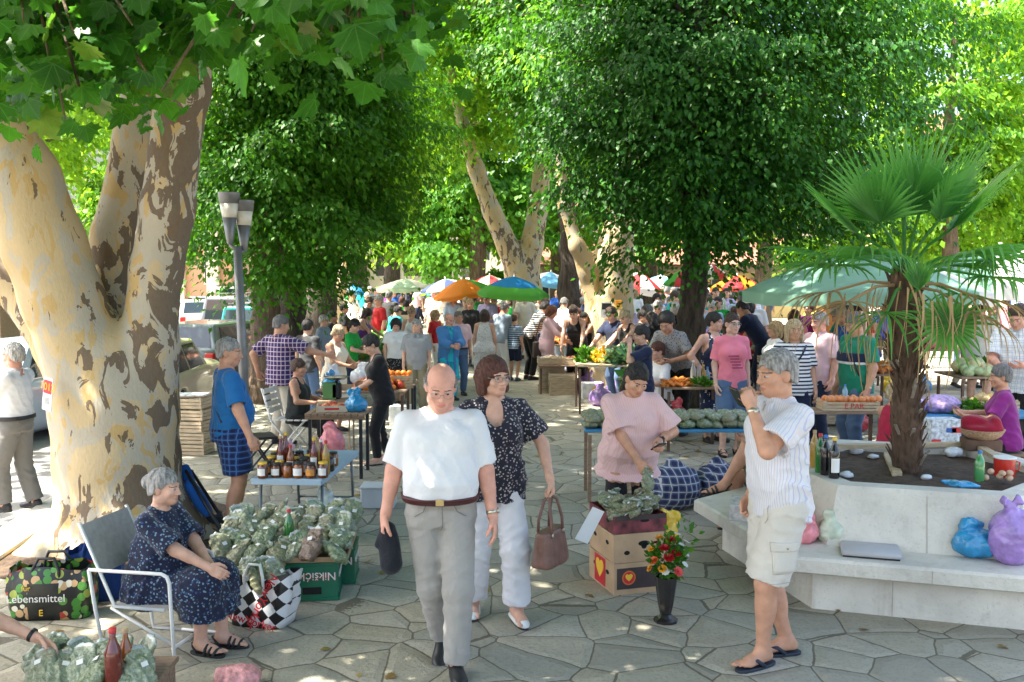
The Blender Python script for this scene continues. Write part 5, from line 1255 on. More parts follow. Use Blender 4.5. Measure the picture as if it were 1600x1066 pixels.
for k in range(6):
    for rad0, rad1, z0_, z1_, nm in ((1.676, 1.676, .304, .386, 'seat_joint'), (1.272, 1.153, .405, .765, 'wall_joint'), (1.441, 1.441, .0, .29, 'base_joint')):
        a0, a1 = R(42 + 60 * k), R(102 + 60 * k); f = .5 if nm != 'base_joint' else .35; d0 = Vector((math.cos(a0), math.sin(a0), 0)).lerp(Vector((math.cos(a1), math.sin(a1), 0)), f); tg = (Vector((math.cos(a1), math.sin(a1), 0)) - Vector((math.cos(a0), math.sin(a0), 0))).normalized() * .0025; p0, p1 = d0 * rad0 + Vector((0, 0, z0_)), d0 * rad1 + Vector((0, 0, z1_)); ou = d0.normalized() * .001; MB().add([p0 - tg + ou, p0 + tg + ou, p1 + tg + ou, p1 - tg + ou], [(0, 1, 2, 3)]).build(nm, JNT, PL)
WOODP = mat('pale_wood', (.55, .43, .28), .75, .3, 9, .3, 50, stretch=(1, 6, 6))
WOOD2 = mat('worn_wood', (.30, .20, .13), .8, .35, 9, .4, 50, stretch=(1, 6, 6))
WOODD = mat('dark_wood', (.15, .085, .055), .75, .35, 9, .35, 50)
def tag1(o, label, cat, group=None, loc=None):
    props(o, label, cat, group)
    if loc is not None: o.location = loc
    return o
for i, (a, b) in enumerate((((1308, 702), (1520, 698)), ((1526, 700), (1572, 728)), ((1388, 705), (1402, 735)))):
    g1, g2 = G(*a, .80), G(*b, .80); m = MB(); c_ = (g1 + g2) / 2
    if i == 2: c_.z = .77
    else: c_.z = .823
    h = (g2 - g1) / 2; m.bar(-h, h, .07, .035); tag1(m.build('plank', WOODP, None), ['long pale plank along the back of the planter rim', 'short pale plank on the right rim of the planter', 'thin slat lying on the planter soil'][i], 'plank', None, c_)

# the palm
PALM_G = leaf_mat('palm_green', (.04, .19, .04), (.12, .36, .08), .42, .38, spec=.5)
STRAW = leaf_mat('palm_straw', (.30, .19, .09), (.48, .34, .18), .2, .7)
FIB = mat('palm_fibre', (.115, .07, .045), .95, .5, 30, 1.0, 60, stretch=(1, 1, .3))
PB = Vector((3.03, 7.26, .72)); PT = Vector((2.95, 7.24, 2.30))
PALM = thing('fan_palm', 'fan palm with shaggy brown trunk growing from the planter', 'palm', PB)
def P_(p): return Vector(p) - PB
m = MB(); pts = []; rs = []
for i in range(24):
    t = i / 23; pts.append(P_(PB.lerp(PT, t)) + Vector((rr.uniform(-.01, .01), rr.uniform(-.01, .01), 0))); rs.append((.100 + .010 * math.sin(t * 9) + .012 * t - (.03 if t > .93 else 0)) * rr.uniform(.92, 1.08))
m.tube(pts, rs, 16); m.build('trunk', FIB, PALM, True)
m = MB(); m2 = MB()
for i in range(210):
    t = rr.uniform(.03, 1); a = rr.uniform(0, 6.28); c = P_(PB.lerp(PT, t)); r0 = .100 + .012 * t
    o = Vector((math.cos(a), math.sin(a), 0)); s0 = c + o * (r0 - .015); up = rr.uniform(.5, 1.4); q = s0 + (o * rr.uniform(.4, 1) + Vector((0, 0, up))).normalized() * rr.uniform(.05, .13)
    m.tube([s0 - Vector((0, 0, .04)), s0 + o * .015, q], [.016, .013, .004], 4)
for i in range(9):
    t = rr.uniform(.05, .55); a = rr.uniform(3.4, 6.0); c = P_(PB.lerp(PT, t)); o = Vector((math.cos(a), math.sin(a), 0)); s0 = c + o * .095
    q = s0 + o * .06 + Vector((0, 0, rr.uniform(.05, .11))); m2.bar(s0, q, .022, .012)
m.build('fibres', FIB, PALM); m2.build('leaf_stubs', mat('stub_grey', (.26, .22, .17), .8, .3, 30), PALM)
def frond(hub, ax, nv, L, n=26, spread=150, droop=.35, m_=PALM_G, tip=.0, w=.030, pet=None, name='frond', seed=0, split=.45):
    """a fan leaf: n folded blades around hub; ax = direction of the middle blade, nv = face normal"""
    r = random.Random(seed); mb = MB(); ax = Vector(ax).normalized(); nv = Vector(nv); nv = (nv - ax * nv.dot(ax)).normalized(); sx = ax.cross(nv); hub = Vector(hub)
    V = []; F = []
    for i in range(n):
        a = R(-spread + 2 * spread * i / (n - 1)); d = (ax * math.cos(a) + sx * math.sin(a)); l = L * (1 - .28 * abs(a / R(spread)) ** 1.5) * r.uniform(.9, 1.06)
        side = (-ax * math.sin(a) + sx * math.cos(a)); b = len(V); steps = 6; dr = droop * r.uniform(.7, 1.4); broken = r.random() < tip
        p = hub.copy(); dd = d.copy()
        for k in range(steps + 1):
            t = k / steps; ww = w * (min(1, .25 + t * 2.4) if t < .42 else 1.0 - (t - .42) / .60) + .002
            V += [p - side * ww + nv * .3 * ww, p - nv * .35 * ww, p + side * ww + nv * .3 * ww]
            g = dr * (t ** 1.5) * .5 + (1.1 if broken and t > .55 else 0)
            dd = (dd + Vector((0, 0, -1)) * g).normalized(); p = p + dd * (l / steps)
        for k in range(steps): F += [(b + 3 * k, b + 3 * k + 1, b + 3 * k + 4, b + 3 * k + 3), (b + 3 * k + 1, b + 3 * k + 2, b + 3 * k + 5, b + 3 * k + 4)]
    mb.add(V, F)
    if pet is not None:
        pet = Vector(pet); mid = pet.lerp(hub, .5) + Vector((0, 0, .05)); mb.tube([pet, mid, hub], [.016, .012, .010], 6)
    return mb.build(name, m_, PALM)
top = P_(PT)
ups = [(-62, 50, .62), (-30, 68, .66), (20, 70, .64), (48, 54, .68), (78, 40, .70), (160, 66, .60), (-105, 36, .60)]
def dirv(azd, eld): return Vector((math.cos(R(eld)) * math.sin(R(azd)), -math.cos(R(eld)) * math.cos(R(azd)), math.sin(R(eld))))
for i, (az_, el_, L) in enumerate(ups):
    d = dirv(az_, el_); hub = top + d * .42 + Vector((0, 0, .02)); frond(hub, d + Vector((0, 0, .25)), d.cross(Vector((0, 0, 1))).cross(d), L, 26, 78, .14, PALM_G, .06, .019, top + Vector((0, 0, -.05)), seed=i)
mids = [(-100, 12, .62), (-75, 4, .60), (-45, 12, .50), (30, 12, .52), (72, 8, .64), (97, 12, .70), (122, 4, .64), (180, 10, .58), (48, -4, .52)]
for i, (az_, el_, L) in enumerate(mids):
    d = dirv(az_, el_); hub = top + d * .58 + Vector((0, 0, -.02)); frond(hub, d + Vector((0, 0, .05)), Vector((0, 0, 1)), L, 22, 105, .85, PALM_G, .35, .017, top + Vector((0, 0, -.06)), seed=20 + i)
lows = [(-70, -14, .60), (-35, -22, .5), (-100, -6, .62), (80, -10, .62), (55, -22, .55), (110, -8, .62), (160, -20, .5)]
for i, (az_, el_, L) in enumerate(lows):
    d = dirv(az_, el_); hub = top + d * .52 + Vector((0, 0, -.12)); frond(hub, d, Vector((0, 0, 1)), L, 11, 95, 2.1, STRAW if i % 4 != 1 else PALM_G, .4, .010, top + Vector((0, 0, -.12)), 'dead_frond' if i % 4 != 1 else 'frond', 50 + i)
m = MB()
for i in range(95):
    a = rr.uniform(0, 6.28); q = rr.uniform(.1, .62); s0 = top + Vector((math.cos(a) * q, math.sin(a) * q, -.14 - .22 * q + rr.uniform(-.1, .1))); L = rr.uniform(.25, .75); j = Vector((rr.uniform(-.1, .1), rr.uniform(-.1, .1), 0)); w = rr.uniform(.004, .009)
    x = Vector((math.cos(a + 1.2), math.sin(a + 1.2), 0)) * w; V = []; F = []
    for k in range(5):
        t = k / 4; c = s0 + j * t + Vector((math.cos(a), math.sin(a), 0)) * .05 * math.sin(t * 3) + Vector((0, 0, -L * t)); V += [c - x * (1 - .7 * t), c + x * (1 - .7 * t)]
    for k in range(4): F.append((2 * k, 2 * k + 1, 2 * k + 3, 2 * k + 2))
    m.add(V, F)
m.build('dry_strips', STRAW, PALM)
hub = P_(D(1484, 504, 6.95)); frond(hub, (-.15, -.2, -.55), (-.2, -1, .3), .36, 30, 172, .22, PALM_G, .05, .017, top + Vector((.1, -.05, -.35)), seed=90)
hub = P_(D(1436, 452, 6.95)); frond(hub, (-.1, 0, 1), (-.7, -.7, .2), .26, 12, 40, .1, PALM_G, 0, .016, top + Vector((0, -.05, -.3)), seed=91)

# bags of dried herbs
def herb_mat(name, a, b, c):
    m, nt, p = newmat(name); L = nt.links.new
    tc = N(nt, 'ShaderNodeTexCoord'); n = N(nt, 'ShaderNodeTexNoise'); n.inputs['Scale'].default_value = 34; n.inputs['Detail'].default_value = 6; n.inputs['Roughness'].default_value = .75; L(tc.outputs['Object'], n.inputs['Vector'])
    oi = N(nt, 'ShaderNodeObjectInfo'); r = N(nt, 'ShaderNodeValToRGB'); e = r.color_ramp.elements; e[0].position = .34; e[1].position = .70; e[0].color = rgba(a); e[1].color = rgba(c); k = e.new(.5); k.color = rgba(b); L(n.outputs['Fac'], r.inputs[0])
    col = mixc(nt, mathn(nt, 'MULTIPLY', oi.outputs['Random'], .55), r.outputs[0], (.22, .21, .11)); L(col, p.inputs['Base Color'])
    p.inputs['Roughness'].default_value = .5; p.inputs['Coat Weight'].default_value = 1.0; p.inputs['Coat Roughness'].default_value = .1
    v = N(nt, 'ShaderNodeTexNoise'); v.inputs['Scale'].default_value = 22; v.inputs['Detail'].default_value = 3; v.inputs['Distortion'].default_value = 2.5; L(tc.outputs['Object'], v.inputs['Vector'])
    b_ = N(nt, 'ShaderNodeBump'); b_.inputs['Strength'].default_value = .8; b_.inputs['Distance'].default_value = .02; L(v.outputs['Fac'], b_.inputs['Height']); L(b_.outputs[0], p.inputs['Normal']); L(b_.outputs[0], p.inputs['Coat Normal'])
    return m
HERB = [herb_mat('herb_sage', (.05, .10, .04), (.17, .25, .12), (.46, .54, .38)), herb_mat('herb_olive', (.07, .08, .035), (.20, .21, .10), (.42, .42, .28)), herb_mat('herb_grey', (.09, .14, .08), (.25, .32, .20), (.60, .66, .54)), herb_mat('herb_brown', (.05, .025, .02), (.14, .07, .05), (.28, .17, .12))]
FILM = mat('clear_film', (.40, .44, .42), .12, .1, 10, .5, 30, coat=.5)
LBL = mat('paper_white', (.78, .78, .76), .7, .05)
def bag_mesh(seed, mt, l=.24, w=.155, t=.085):
    """a plump clear bag, crimped and tied at one end"""
    S = Sdf((-w * .8, -l * .85, -t), (w * .8, l * .85, t), .008); S.loft((0, -.03, 0), np.array([[1, 0, 0], [0, 0, 1], [0, -1, 0]], float).T if False else np.array([[1, 0, 0], [0, 0, 1], [0, 1, 0]], float).T, [(-l * .42, 0, 0, w * .34, t * .22), (-l * .30, 0, 0, w * .46, t * .46), (0, 0, 0, w * .5, t * .5), (l * .26, 0, 0, w * .48, t * .38), (l * .44, 0, 0, w * .40, t * .16)], .012, pw=2.6); r = random.Random(seed)
    for i in range(5): S.ell((r.uniform(-.3, .3) * w, r.uniform(-.35, .25) * l, r.uniform(-.1, .2) * t), (w * .28, l * .24, t * .38), None, .02)
    S.ell((r.uniform(-.015, .015), l * .42, .0), (w * .42, l * .16, .011), None, .02)
    S.fold(.006, 150, seed, [(1, .2, 0), (.3, 1, .2), (1, -1, 0)], 2.4); S.wrinkle(.0030, 60, seed, 6); S.wrinkle(.0022, 170, seed + 1, 5)
    V, F = S.mesh(); y = V[F].mean(1)[:, 1]
    o = mesh_np('herb_bag', V, F, [mt, FILM], None, mi=(y > l * .47).astype(int)); return o
BAGS = []
for i in range(6):
    o = bag_mesh(100 + i, HERB[[0, 1, 2, 0, 1, 3][i]]); COL.objects.unlink(o); BAGS.append(o)
def put_bag(i, loc, rot, label, group, sc=1.0, paper=True):
    o = BAGS[i].copy(); COL.objects.link(o); o.location = loc; o.rotation_euler = [R(a) for a in rot]; o.scale = (sc,) * 3; props(o, label, 'herb bag', group)
    if paper:
        q = MB(); q.box((0, 0, 0), (.035, .05, .002)); s_ = LABELM.copy() if LABELM else None
        if s_: COL.objects.link(s_); s_.parent = o
    return o
_q = MB().box((0.01, .02, .050), (.036, .026, .002), rotm(0, 4, 12)); LABELM = _q.build('label', LBL); COL.objects.unlink(LABELM)
# tray of bags on green crates
CR_G = mat('crate_green', (.008, .13, .07), .38, .15, 8, .05, 20)
TEXTM = {}
def text_part(txt, size, M, mt, parent, ext=.001, name='lettering', align='CENTER'):
    cu = bpy.data.curves.new(name, 'FONT'); cu.body = txt; cu.size = size; cu.extrude = ext; cu.align_x = align; cu.align_y = 'CENTER'
    o = bpy.data.objects.new(name, cu); COL.objects.link(o); bpy.context.view_layer.update()
    me = bpy.data.meshes.new_from_object(o.evaluated_get(bpy.context.evaluated_depsgraph_get())); COL.objects.unlink(o); bpy.data.objects.remove(o)
    me.transform(M); me.materials.clear(); me.materials.append(mt)
    return link(bpy.data.objects.new(name, me), parent)
def MX(loc, rot): return Matrix.Translation(Vector(loc)) @ Euler([R(a) for a in rot]).to_matrix().to_4x4()
INK_W = mat('ink_white', (.75, .75, .73), .6, 0); INK_R = mat('ink_red', (.55, .02, .03), .5, 0); INK_K = mat('ink_black', (.015, .015, .015), .6, 0); INK_B = mat('ink_blue', (.03, .10, .35), .6, 0); INK_Y = mat('ink_yellow', (.80, .50, .04), .6, 0); INK_G = mat('ink_green', (.05, .25, .06), .6, 0)
HOLE = mat('hole_black', (.006, .008, .007), .9, 0)
CG = thing('beer_crate', 'green plastic crate with white script lettering upside down on its front', 'crate', (-1.42, 6.66, 0), 6)
w_, d_, h_ = .40, .32, .27; m = MB()
for s_ in (-1, 1): m.box((0, s_ * (d_ / 2 - .008), h_ / 2), (w_, .016, h_), None, .004); m.box((s_ * (w_ / 2 - .008), 0, h_ / 2), (.015, d_ - .034, h_ - .002), None, .004)
m.box((0, 0, .012), (w_ - .034, d_ - .034, .02))
for zz in (.012, h_ - .012): m.box((0, -d_ / 2 - .004, zz), (w_ + .014, .010, .022), None, .003); m.box((w_ / 2 + .004, 0, zz), (.010, d_ - .006, .021), None, .003)
m.build('shell', CR_G, CG)
m = MB(); m.box((.02, -d_ / 2 - .002, .072), (.13, .006, .05), None, .002); m.build('hand_hole', HOLE, CG)
for tx, mm in (('Nikšićko', MX((.04, -d_ / 2 - .0045, .175), (90, 180, 0))),): text_part(tx, .080, mm, INK_W, CG); text_part(tx, .080, MX((.044, -d_ / 2 - .0025, .171), (90, 180, 0)), INK_R, CG)
text_part('Nikšićko', .075, MX((w_ / 2 + .004, .0, .165), (90, 180, 90)), INK_W, CG)
dup(CG, (-1.36, 7.02, 0), 4, 'green plastic crate behind the one with the lettered front')
dup(CG, (-1.86, 6.90, 0), 6, 'green plastic crate under the left end of the herb tray')
TRAY = thing('cardboard_tray', 'flat cardboard sheet on green crates carrying bags of herbs', 'tray', (-1.62, 6.86, .275), 4)
m = MB(); m.box((0, 0, .008), (.90, .78, .012)); m.build('sheet', mat('cardboard', (.40, .26, .15), .85, .2, 5, .2, 40), TRAY)
m = MB()
for s_ in (-1, 1): m.box((0, s_ * .39, .02), (.92, .008, .036)); m.box((s_ * .455, 0, .02), (.008, .77, .035))
m.build('lip', MATS['cardboard'], TRAY)
n = 0; hb = random.Random(5)
for row in range(6):
    for c in range(7):
        x = -.40 + c * .132 + hb.uniform(-.025, .025); y = -.33 + row * .125 + hb.uniform(-.02, .02)
        p = Vector((-1.62, 6.86, .275)) + Vector((x * math.cos(R(4)), y, .055 + .022 * row + hb.uniform(0, .03) + (.05 if row < 2 and hb.random() < .3 else 0)))
        k = 5 if (row == 0 and c in (5,)) else hb.choice([0, 1, 2, 2, 3, 4])
        lab = 'clear bag of brown dried roots at the front right of the herb tray' if k == 5 else 'clear plastic bag of dried green herbs heaped on the cardboard tray'
        put_bag(k, p, (hb.uniform(15, 70), hb.uniform(-25, 25), hb.uniform(-70, 70)), lab, 'herb bags on the cardboard tray', hb.uniform(.82, 1.0))
# bottles ------------------------------------------------------------
def glass(name, c, rough=.08): return mat(name, c, rough, 0, coat=.6, trans=.35)
GLS = {'green': glass('glass_green', (.03, .22, .04)), 'wine': glass('glass_wine', (.012, .010, .014)), 'amber': glass('glass_amber', (.36, .10, .012)), 'honey': glass('glass_honey', (.20, .05, .008)), 'dark': glass('glass_dark', (.035, .012, .006)), 'clear': glass('glass_clear', (.55, .55, .50)), 'red': glass('glass_red', (.20, .02, .012)), 'oil': glass('glass_oil', (.55, .32, .05)), 'pet': glass('pet_green', (.10, .42, .14)), 'blue': glass('pet_blue', (.25, .45, .62))}
def bottle(label, loc, h, r, g, cap, lab=None, neck=.30, group=None, labc=None, rz=0, capm=None):
    o = thing('bottle', label, 'bottle', loc, rz, group); m = MB(); hs = h * (1 - neck)
    m.lathe([(r * .9, 0), (r, .006), (r, hs * .92), (r * .86, hs), (r * .45, hs + h * neck * .45), (r * .36, hs + h * neck * .6), (r * .36, h * .985)], n=14); m.build('glass', GLS[g], o, True)
    m = MB(); m.lathe([(r * .42, h * .93), (r * .44, h * .94), (r * .44, h * 1.005), (r * .38, h * 1.012)], n=12); m.build('cap', cap, o, True)
    if lab:
        m = MB(); V = []; F = []
        for i in range(9): a = R(-140 + 100 * i / 8); V += [(r * 1.02 * math.cos(a), r * 1.02 * math.sin(a), hs * .22), (r * 1.02 * math.cos(a), r * 1.02 * math.sin(a), hs * .72)]
        for i in range(8): F.append((2 * i, 2 * i + 2, 2 * i + 3, 2 * i + 1))
        m.add(V, F); m.build('label', lab, o, True)
    return o
CAPR = mat('cap_red', (.55, .03, .03), .4, 0); CAPY = mat('cap_yellow', (.75, .48, .05), .4, 0); CAPK = mat('cap_black', (.02, .02, .02), .4, 0); CAPB = mat('cap_blue', (.03, .15, .5), .4, 0); CAPW = mat('cap_white', (.75, .75, .73), .4, 0); CORK = mat('cork', (.5, .35, .2), .8, .2)
bottle('green glass bottle with red cap standing among the herb bags', (D(452, 842, 6.72) - Vector((0, 0, .06))), .27, .034, 'green', CAPR)
# honey table --------------------------------------------------------
BLUET = mat('pale_blue_plastic', (.34, .46, .56), .45, .1, 4, .05, 20); STEELG = mat('grey_steel', (.16, .19, .21), .4, .2, 10, metal=.6)
HT = thing('folding_table', 'pale blue folding table crowded with honey jars and bottles', 'table', (-1.80, 8.40, 0), -4)
m = MB(); m.box((0, 0, .575), (.60, 1.32, .028), None, .01); m.box((0, -.655, .556), (.58, .012, .03)); m.box((.292, 0, .556), (.012, 1.29, .03)); m.build('tabletop', BLUET, HT)
for sx in (-1, 1):
    for sy in (-1, 1): MB().tube([(sx * .26, sy * .50, .56), (sx * .26, sy * .58, 0)], .013, 8).build('leg', STEELG, HT, True)
[MB().tube(q, .010, 8).build('brace', STEELG, HT, True) for q in ([(-.26, -.56, .16), (.26, -.56, .16)], [(-.26, .56, .16), (.26, .56, .16)], [(.26, -.5, .5), (.0, 0, .56)])]
def jar(label, loc, r, h, g, lidm, labm, group):
    o = thing('jar', label, 'jar', loc, hb.uniform(-25, 25), group)
    MB().lathe([(r * .92, 0), (r, .008), (r, h * .76), (r * .80, h * .84), (r * .80, h * .86)], n=14).build('glass', GLS[g], o, True)
    MB().lathe([(r * .86, h * .86), (r * .88, h * .865), (r * .88, h * .99), (r * .80, h)], n=14).build('lid', lidm, o, True)
    if labm:
        m = MB(); V = []; F = []
        for i in range(9): a = R(-150 + 120 * i / 8); V += [(r * 1.02 * math.cos(a), r * 1.02 * math.sin(a), h * .18), (r * 1.02 * math.cos(a), r * 1.02 * math.sin(a), h * .62)]
        for i in range(8): F.append((2 * i, 2 * i + 2, 2 * i + 3, 2 * i + 1))
        m.add(V, F); m.build('label', labm, o, True)
    return o
ORNL = mat('label_orange', (.70, .30, .06), .6, .3, 40)
for row in range(5):
    for c in range(6):
        px = -.245 + c * .098 + hb.uniform(-.012, .012); yy = -.60 + row * .125 + hb.uniform(-.02, .02)
        p = Vector((-1.80 + px, 8.40 + yy, .590))
        if hb.random() < .08: continue
        tall = (row in (1, 2, 3) and hb.random() < .40)
        if tall: bottle('amber bottle among the honey jars on the blue table', p, hb.uniform(.24, .31), .034, hb.choice(['amber', 'dark', 'oil', 'red', 'amber']), hb.choice([CAPW, CAPY, CORK, CAPR]), LBL if hb.random() < .3 else None, .34, 'bottles on the honey table')
        else:
            lid = hb.choice([CAPK, CAPY, CAPK]); lb = [LBL, ORNL, None, LBL][hb.randrange(4)]
            gl = hb.choice(['honey', 'honey', 'dark', 'amber'])
            jar({'honey': 'brown', 'dark': 'nearly black', 'amber': 'amber'}[gl] + ' honey jar with ' + ('black' if lid == CAPK else 'yellow') + ' lid and ' + ('white label' if lb == LBL else 'orange label' if lb == ORNL else 'no label') + ' on the blue table', p, .043, hb.uniform(.115, .14), gl, lid, lb, 'honey jars on the blue table')
for k, (px, py) in enumerate(((470, 712), (497, 706), (445, 700))): bottle(['tall clear bottle', 'tall oil bottle', 'tall yellow bottle'][k] + ' at the back of the blue honey table', D(px, py + 28, 8.95 - .1 * k) * 1 + Vector((0, 0, .0)), .30, .034, ['clear', 'oil', 'amber'][k], CORK, None, .36)
# lime basin under the table, white box behind
LIME = mat('lime_plastic', (.42, .62, .02), .4, .05)
o = tag1(MB().lathe([(.20, 0), (.24, .10), (.262, .14), (.262, .155), (.245, .155), (.225, .11), (.19, .012)], n=24).build('basin', LIME, None, True), 'lime green plastic basin under the honey table', 'basin', None, (-1.72, 7.98, .05))
def sack(label, name, cat, loc, r, mt, seed, group=None, knot=True, amp=.010, h=.014, rz=0, lumps=7, tie=.18):
    """a filled soft bag: bulges below, gathered and tied above"""
    S = Sdf([-x * 1.35 for x in r[:2]] + [-.01], [x * 1.35 for x in r[:2]] + [r[2] * 2 + tie + .08], h); q = random.Random(seed); S.ell((0, 0, r[2] * .92), r, None, .02)
    for i in range(lumps): a = q.uniform(0, 6.28); S.ell((math.cos(a) * r[0] * .5, math.sin(a) * r[1] * .5, r[2] * q.uniform(.4, 1.1)), (r[0] * .42, r[1] * .42, r[2] * .45), None, .03)
    if knot:
        tx, ty = q.uniform(-.25, .25) * r[0], q.uniform(-.2, .2) * r[1]; S.cone((0, 0, r[2] * .95), (tx, ty, r[2] * 1.95), r[1] * .82, max(.02, r[1] * .22), .05); zt = r[2] * 1.95
        for sx in (-1, .1, 1): ll = tie * q.uniform(.12, .34); ex = tx + sx * q.uniform(.03, .06); S.cone((tx, ty, zt - .02), (ex, ty + q.uniform(-.03, .03), zt + ll), max(.014, h * 1.5), max(.022, h * 1.6), .02); S.ell((ex, ty + q.uniform(-.02, .02), zt + ll), (.042, max(.014, h * 1.2), ll * .6 + .012), rotm(0, sx * q.uniform(30, 75), q.uniform(-60, 60)), .025)
        S.fold(.006, 70, seed, [(1, .2, .1), (.2, 1, .1), (1, 1, .3)], 1.6)
    S.fold(.007, 60, seed + 4, [(1, .3, .5), (-.4, 1, .4), (.6, -.8, 1)], 2.0); S.wrinkle(min(amp, .008) * .8, 34, seed, 6, (1, 1, .4)); S.wrinkle(min(amp, .008) * .5, 90, seed + 1, 6, (1, 1, .4)); S.F = np.maximum(S.F, -S.ax[2][None, None, :])
    V, F = S.mesh(); o = mesh_np(name, V, F, mt, None); props(o, label, cat, group); o.location = loc; o.rotation_euler = (0, 0, R(rz)); return o
def film(name, c, rough=.25, a=1.0): return mat(name, c, rough, .3, 14, .6, 24, coat=.5, alpha=a)
F_WHITE = film('film_white', (.72, .74, .76)); F_PINK = film('film_pink', (.80, .26, .30)); F_BLUE = film('film_blue', (.02, .26, .52)); F_PURP = film('film_purple', (.36, .22, .56)); F_YEL = film('film_yellow', (.85, .55, .03)); F_CLR = film('film_clear', (.60, .66, .64))
sack('clear plastic sack stuffed behind the lime basin', 'plastic_bag', 'bag', (-1.62, 8.35, 0), (.18, .15, .15), F_CLR, 41)

# the folding armchair
CH = thing('folding_chair', 'white tubular folding armchair with grey mesh seat and back', 'chair', (-2.16, 5.70, 0), -12)
WPAINT = mat('white_paint', (.72, .72, .70), .4, .15, 10); MESHF = mat('grey_mesh', (.42, .40, .37), .85, .15, 30, .4, 300)
for s_ in (-1, 1):
    y = s_ * .25
    MB().tube([(-.27, y, .53), (.20, y, .535), (.235, y, .52), (.25, y, .48), (.27, y, .03), (.26, y, .012), (.10, y, .012), (.02, y, .012)], .011, 8).build('side_frame', WPAINT, CH, True)
    MB().tube([(.20, y * .92, .315), (-.12, y * .92, .315), (-.34, y * .92, .80)], .011, 8).build('back_post', WPAINT, CH, True)
    MB().tube([(-.27, y, .53), (-.235, y, .30), (-.18, y, .012), (.05, y, .012)], .011, 8).build('rear_leg', WPAINT, CH, True)
    MB().tube([(-.14, y * .96, .31), (.255, y * .96, .12)], .009, 8).build('cross_strut', WPAINT, CH, True)
MB().tube([(.26, -.25, .10), (.26, .25, .10)], .010, 8).build('front_bar', WPAINT, CH, True)
m = MB(); m.box((.04, 0, .318), (.36, .45, .012)); m.build('seat', MESHF, CH)
m = MB(); m.bar((-.205, 0, .50), (-.335, 0, .785), .47, .012, (1, 0, .4)); m.build('backrest', MESHF, CH)

# shopping bags at the left
def fbag(label, loc, rz, w, d, h, mt, handles, seed, amp=.012, lean=0):
    """an open-topped woven shopping bag with sagging sides"""
    o = thing('shopping_bag', label, 'bag', loc, rz); r = np.random.default_rng(seed); n = 40; V = []; F = []; L = 9
    for j in range(L):
        t = j / (L - 1)
        for k in range(n):
            a = 2 * math.pi * k / n; cx, sx = math.cos(a), math.sin(a); e = .45
            x = abs(cx) ** e * (1 if cx > 0 else -1) * w / 2 * (1 + .08 * math.sin(t * 3)); y = abs(sx) ** e * (1 if sx > 0 else -1) * d / 2 * (1 + .22 * math.sin(t * 3.0) - .25 * t)
            wob = amp * (math.sin(k * .9 + seed) + math.sin(k * 1.7 + j * 1.3 + seed)) * t
            V.append((x + wob + lean * t, y + wob, h * t * (1 + .06 * math.sin(k * .6 + seed)) + .003))
    for j in range(L - 1):
        for k in range(n): F.append((j * n + k, j * n + (k + 1) % n, (j + 1) * n + (k + 1) % n, (j + 1) * n + k))
    F.append(tuple(reversed(range(n)))); mesh_np('shell', V, F, mt, o)
    for s_ in (-1, 1):
        MB().tube([(-w * .2, s_ * d * .40, h * .55), (-w * .19, s_ * d * .44, h * 1.0), (-w * .12, s_ * d * .35, h * 1.22), (w * .08, s_ * d * .35, h * 1.22), (w * .15, s_ * d * .44, h), (w * .16, s_ * d * .42, h * .55)], .011, 6).build('handle', handles, o, True)
    return o
def print_mat(name):
    m, nt, p = newmat(name); L = nt.links.new; tc = N(nt, 'ShaderNodeTexCoord')
    v = N(nt, 'ShaderNodeTexVoronoi'); v.inputs['Scale'].default_value = 17; L(tc.outputs['Object'], v.inputs['Vector']); sp = N(nt, 'ShaderNodeSeparateColor'); L(v.outputs['Color'], sp.inputs[0])
    r = N(nt, 'ShaderNodeValToRGB'); e = r.color_ramp.elements; r.color_ramp.interpolation = 'CONSTANT'
    e[0].color = (.05, .22, .03, 1); e[1].position = .85; e[1].color = (.5, .32, .16, 1)
    for ps, cc in ((.2, (.30, .36, .06, 1)), (.4, (.62, .60, .50, 1)), (.55, (.40, .05, .03, 1)), (.65, (.10, .30, .05, 1)), (.78, (.62, .48, .10, 1))): k = e.new(ps); k.color = cc
    L(sp.outputs[0], r.inputs[0]); ring = mathn(nt, 'LESS_THAN', v.outputs['Distance'], .5); sep = N(nt, 'ShaderNodeSeparateXYZ'); L(tc.outputs['Object'], sep.inputs[0])
    side = mathn(nt, 'MAXIMUM', mathn(nt, 'GREATER_THAN', sep.outputs[2], .25), mathn(nt, 'GREATER_THAN', mathn(nt, 'ABSOLUTE', mathn(nt, 'SUBTRACT', sep.outputs[0], -.02)), .10))
    L(mixc(nt, mathn(nt, 'MULTIPLY', ring, side), (.012, .014, .013), r.outputs[0]), p.inputs['Base Color']); p.inputs['Roughness'].default_value = .35; return m
g0 = G(70, 972)
SBG = fbag('black shopping bag printed with vegetables and pale lettering at the left', (g0.x, g0.y + .14, 0), 4, .50, .24, .33, print_mat('bag_print'), MATS['black_rubber'], 3)
text_part('Lebensmittel', .072, MX((-.06, -.146, .155), (90, 0, 0)), INK_W, SBG); text_part('für', .05, MX((-.12, -.147, .225), (90, 0, 0)), INK_Y, SBG); text_part('E', .06, MX((-.03, -.147, .06), (90, 0, 0)), INK_Y, SBG)
g0 = G(132, 952); fbag('plain blue woven bag standing behind the black shopping bag', (g0.x - .02, g0.y + .22, 0), 20, .34, .2, .36, cloth('blue_woven', (.012, .045, .19)), cloth('blue_woven', (.012, .045, .19)), 8)
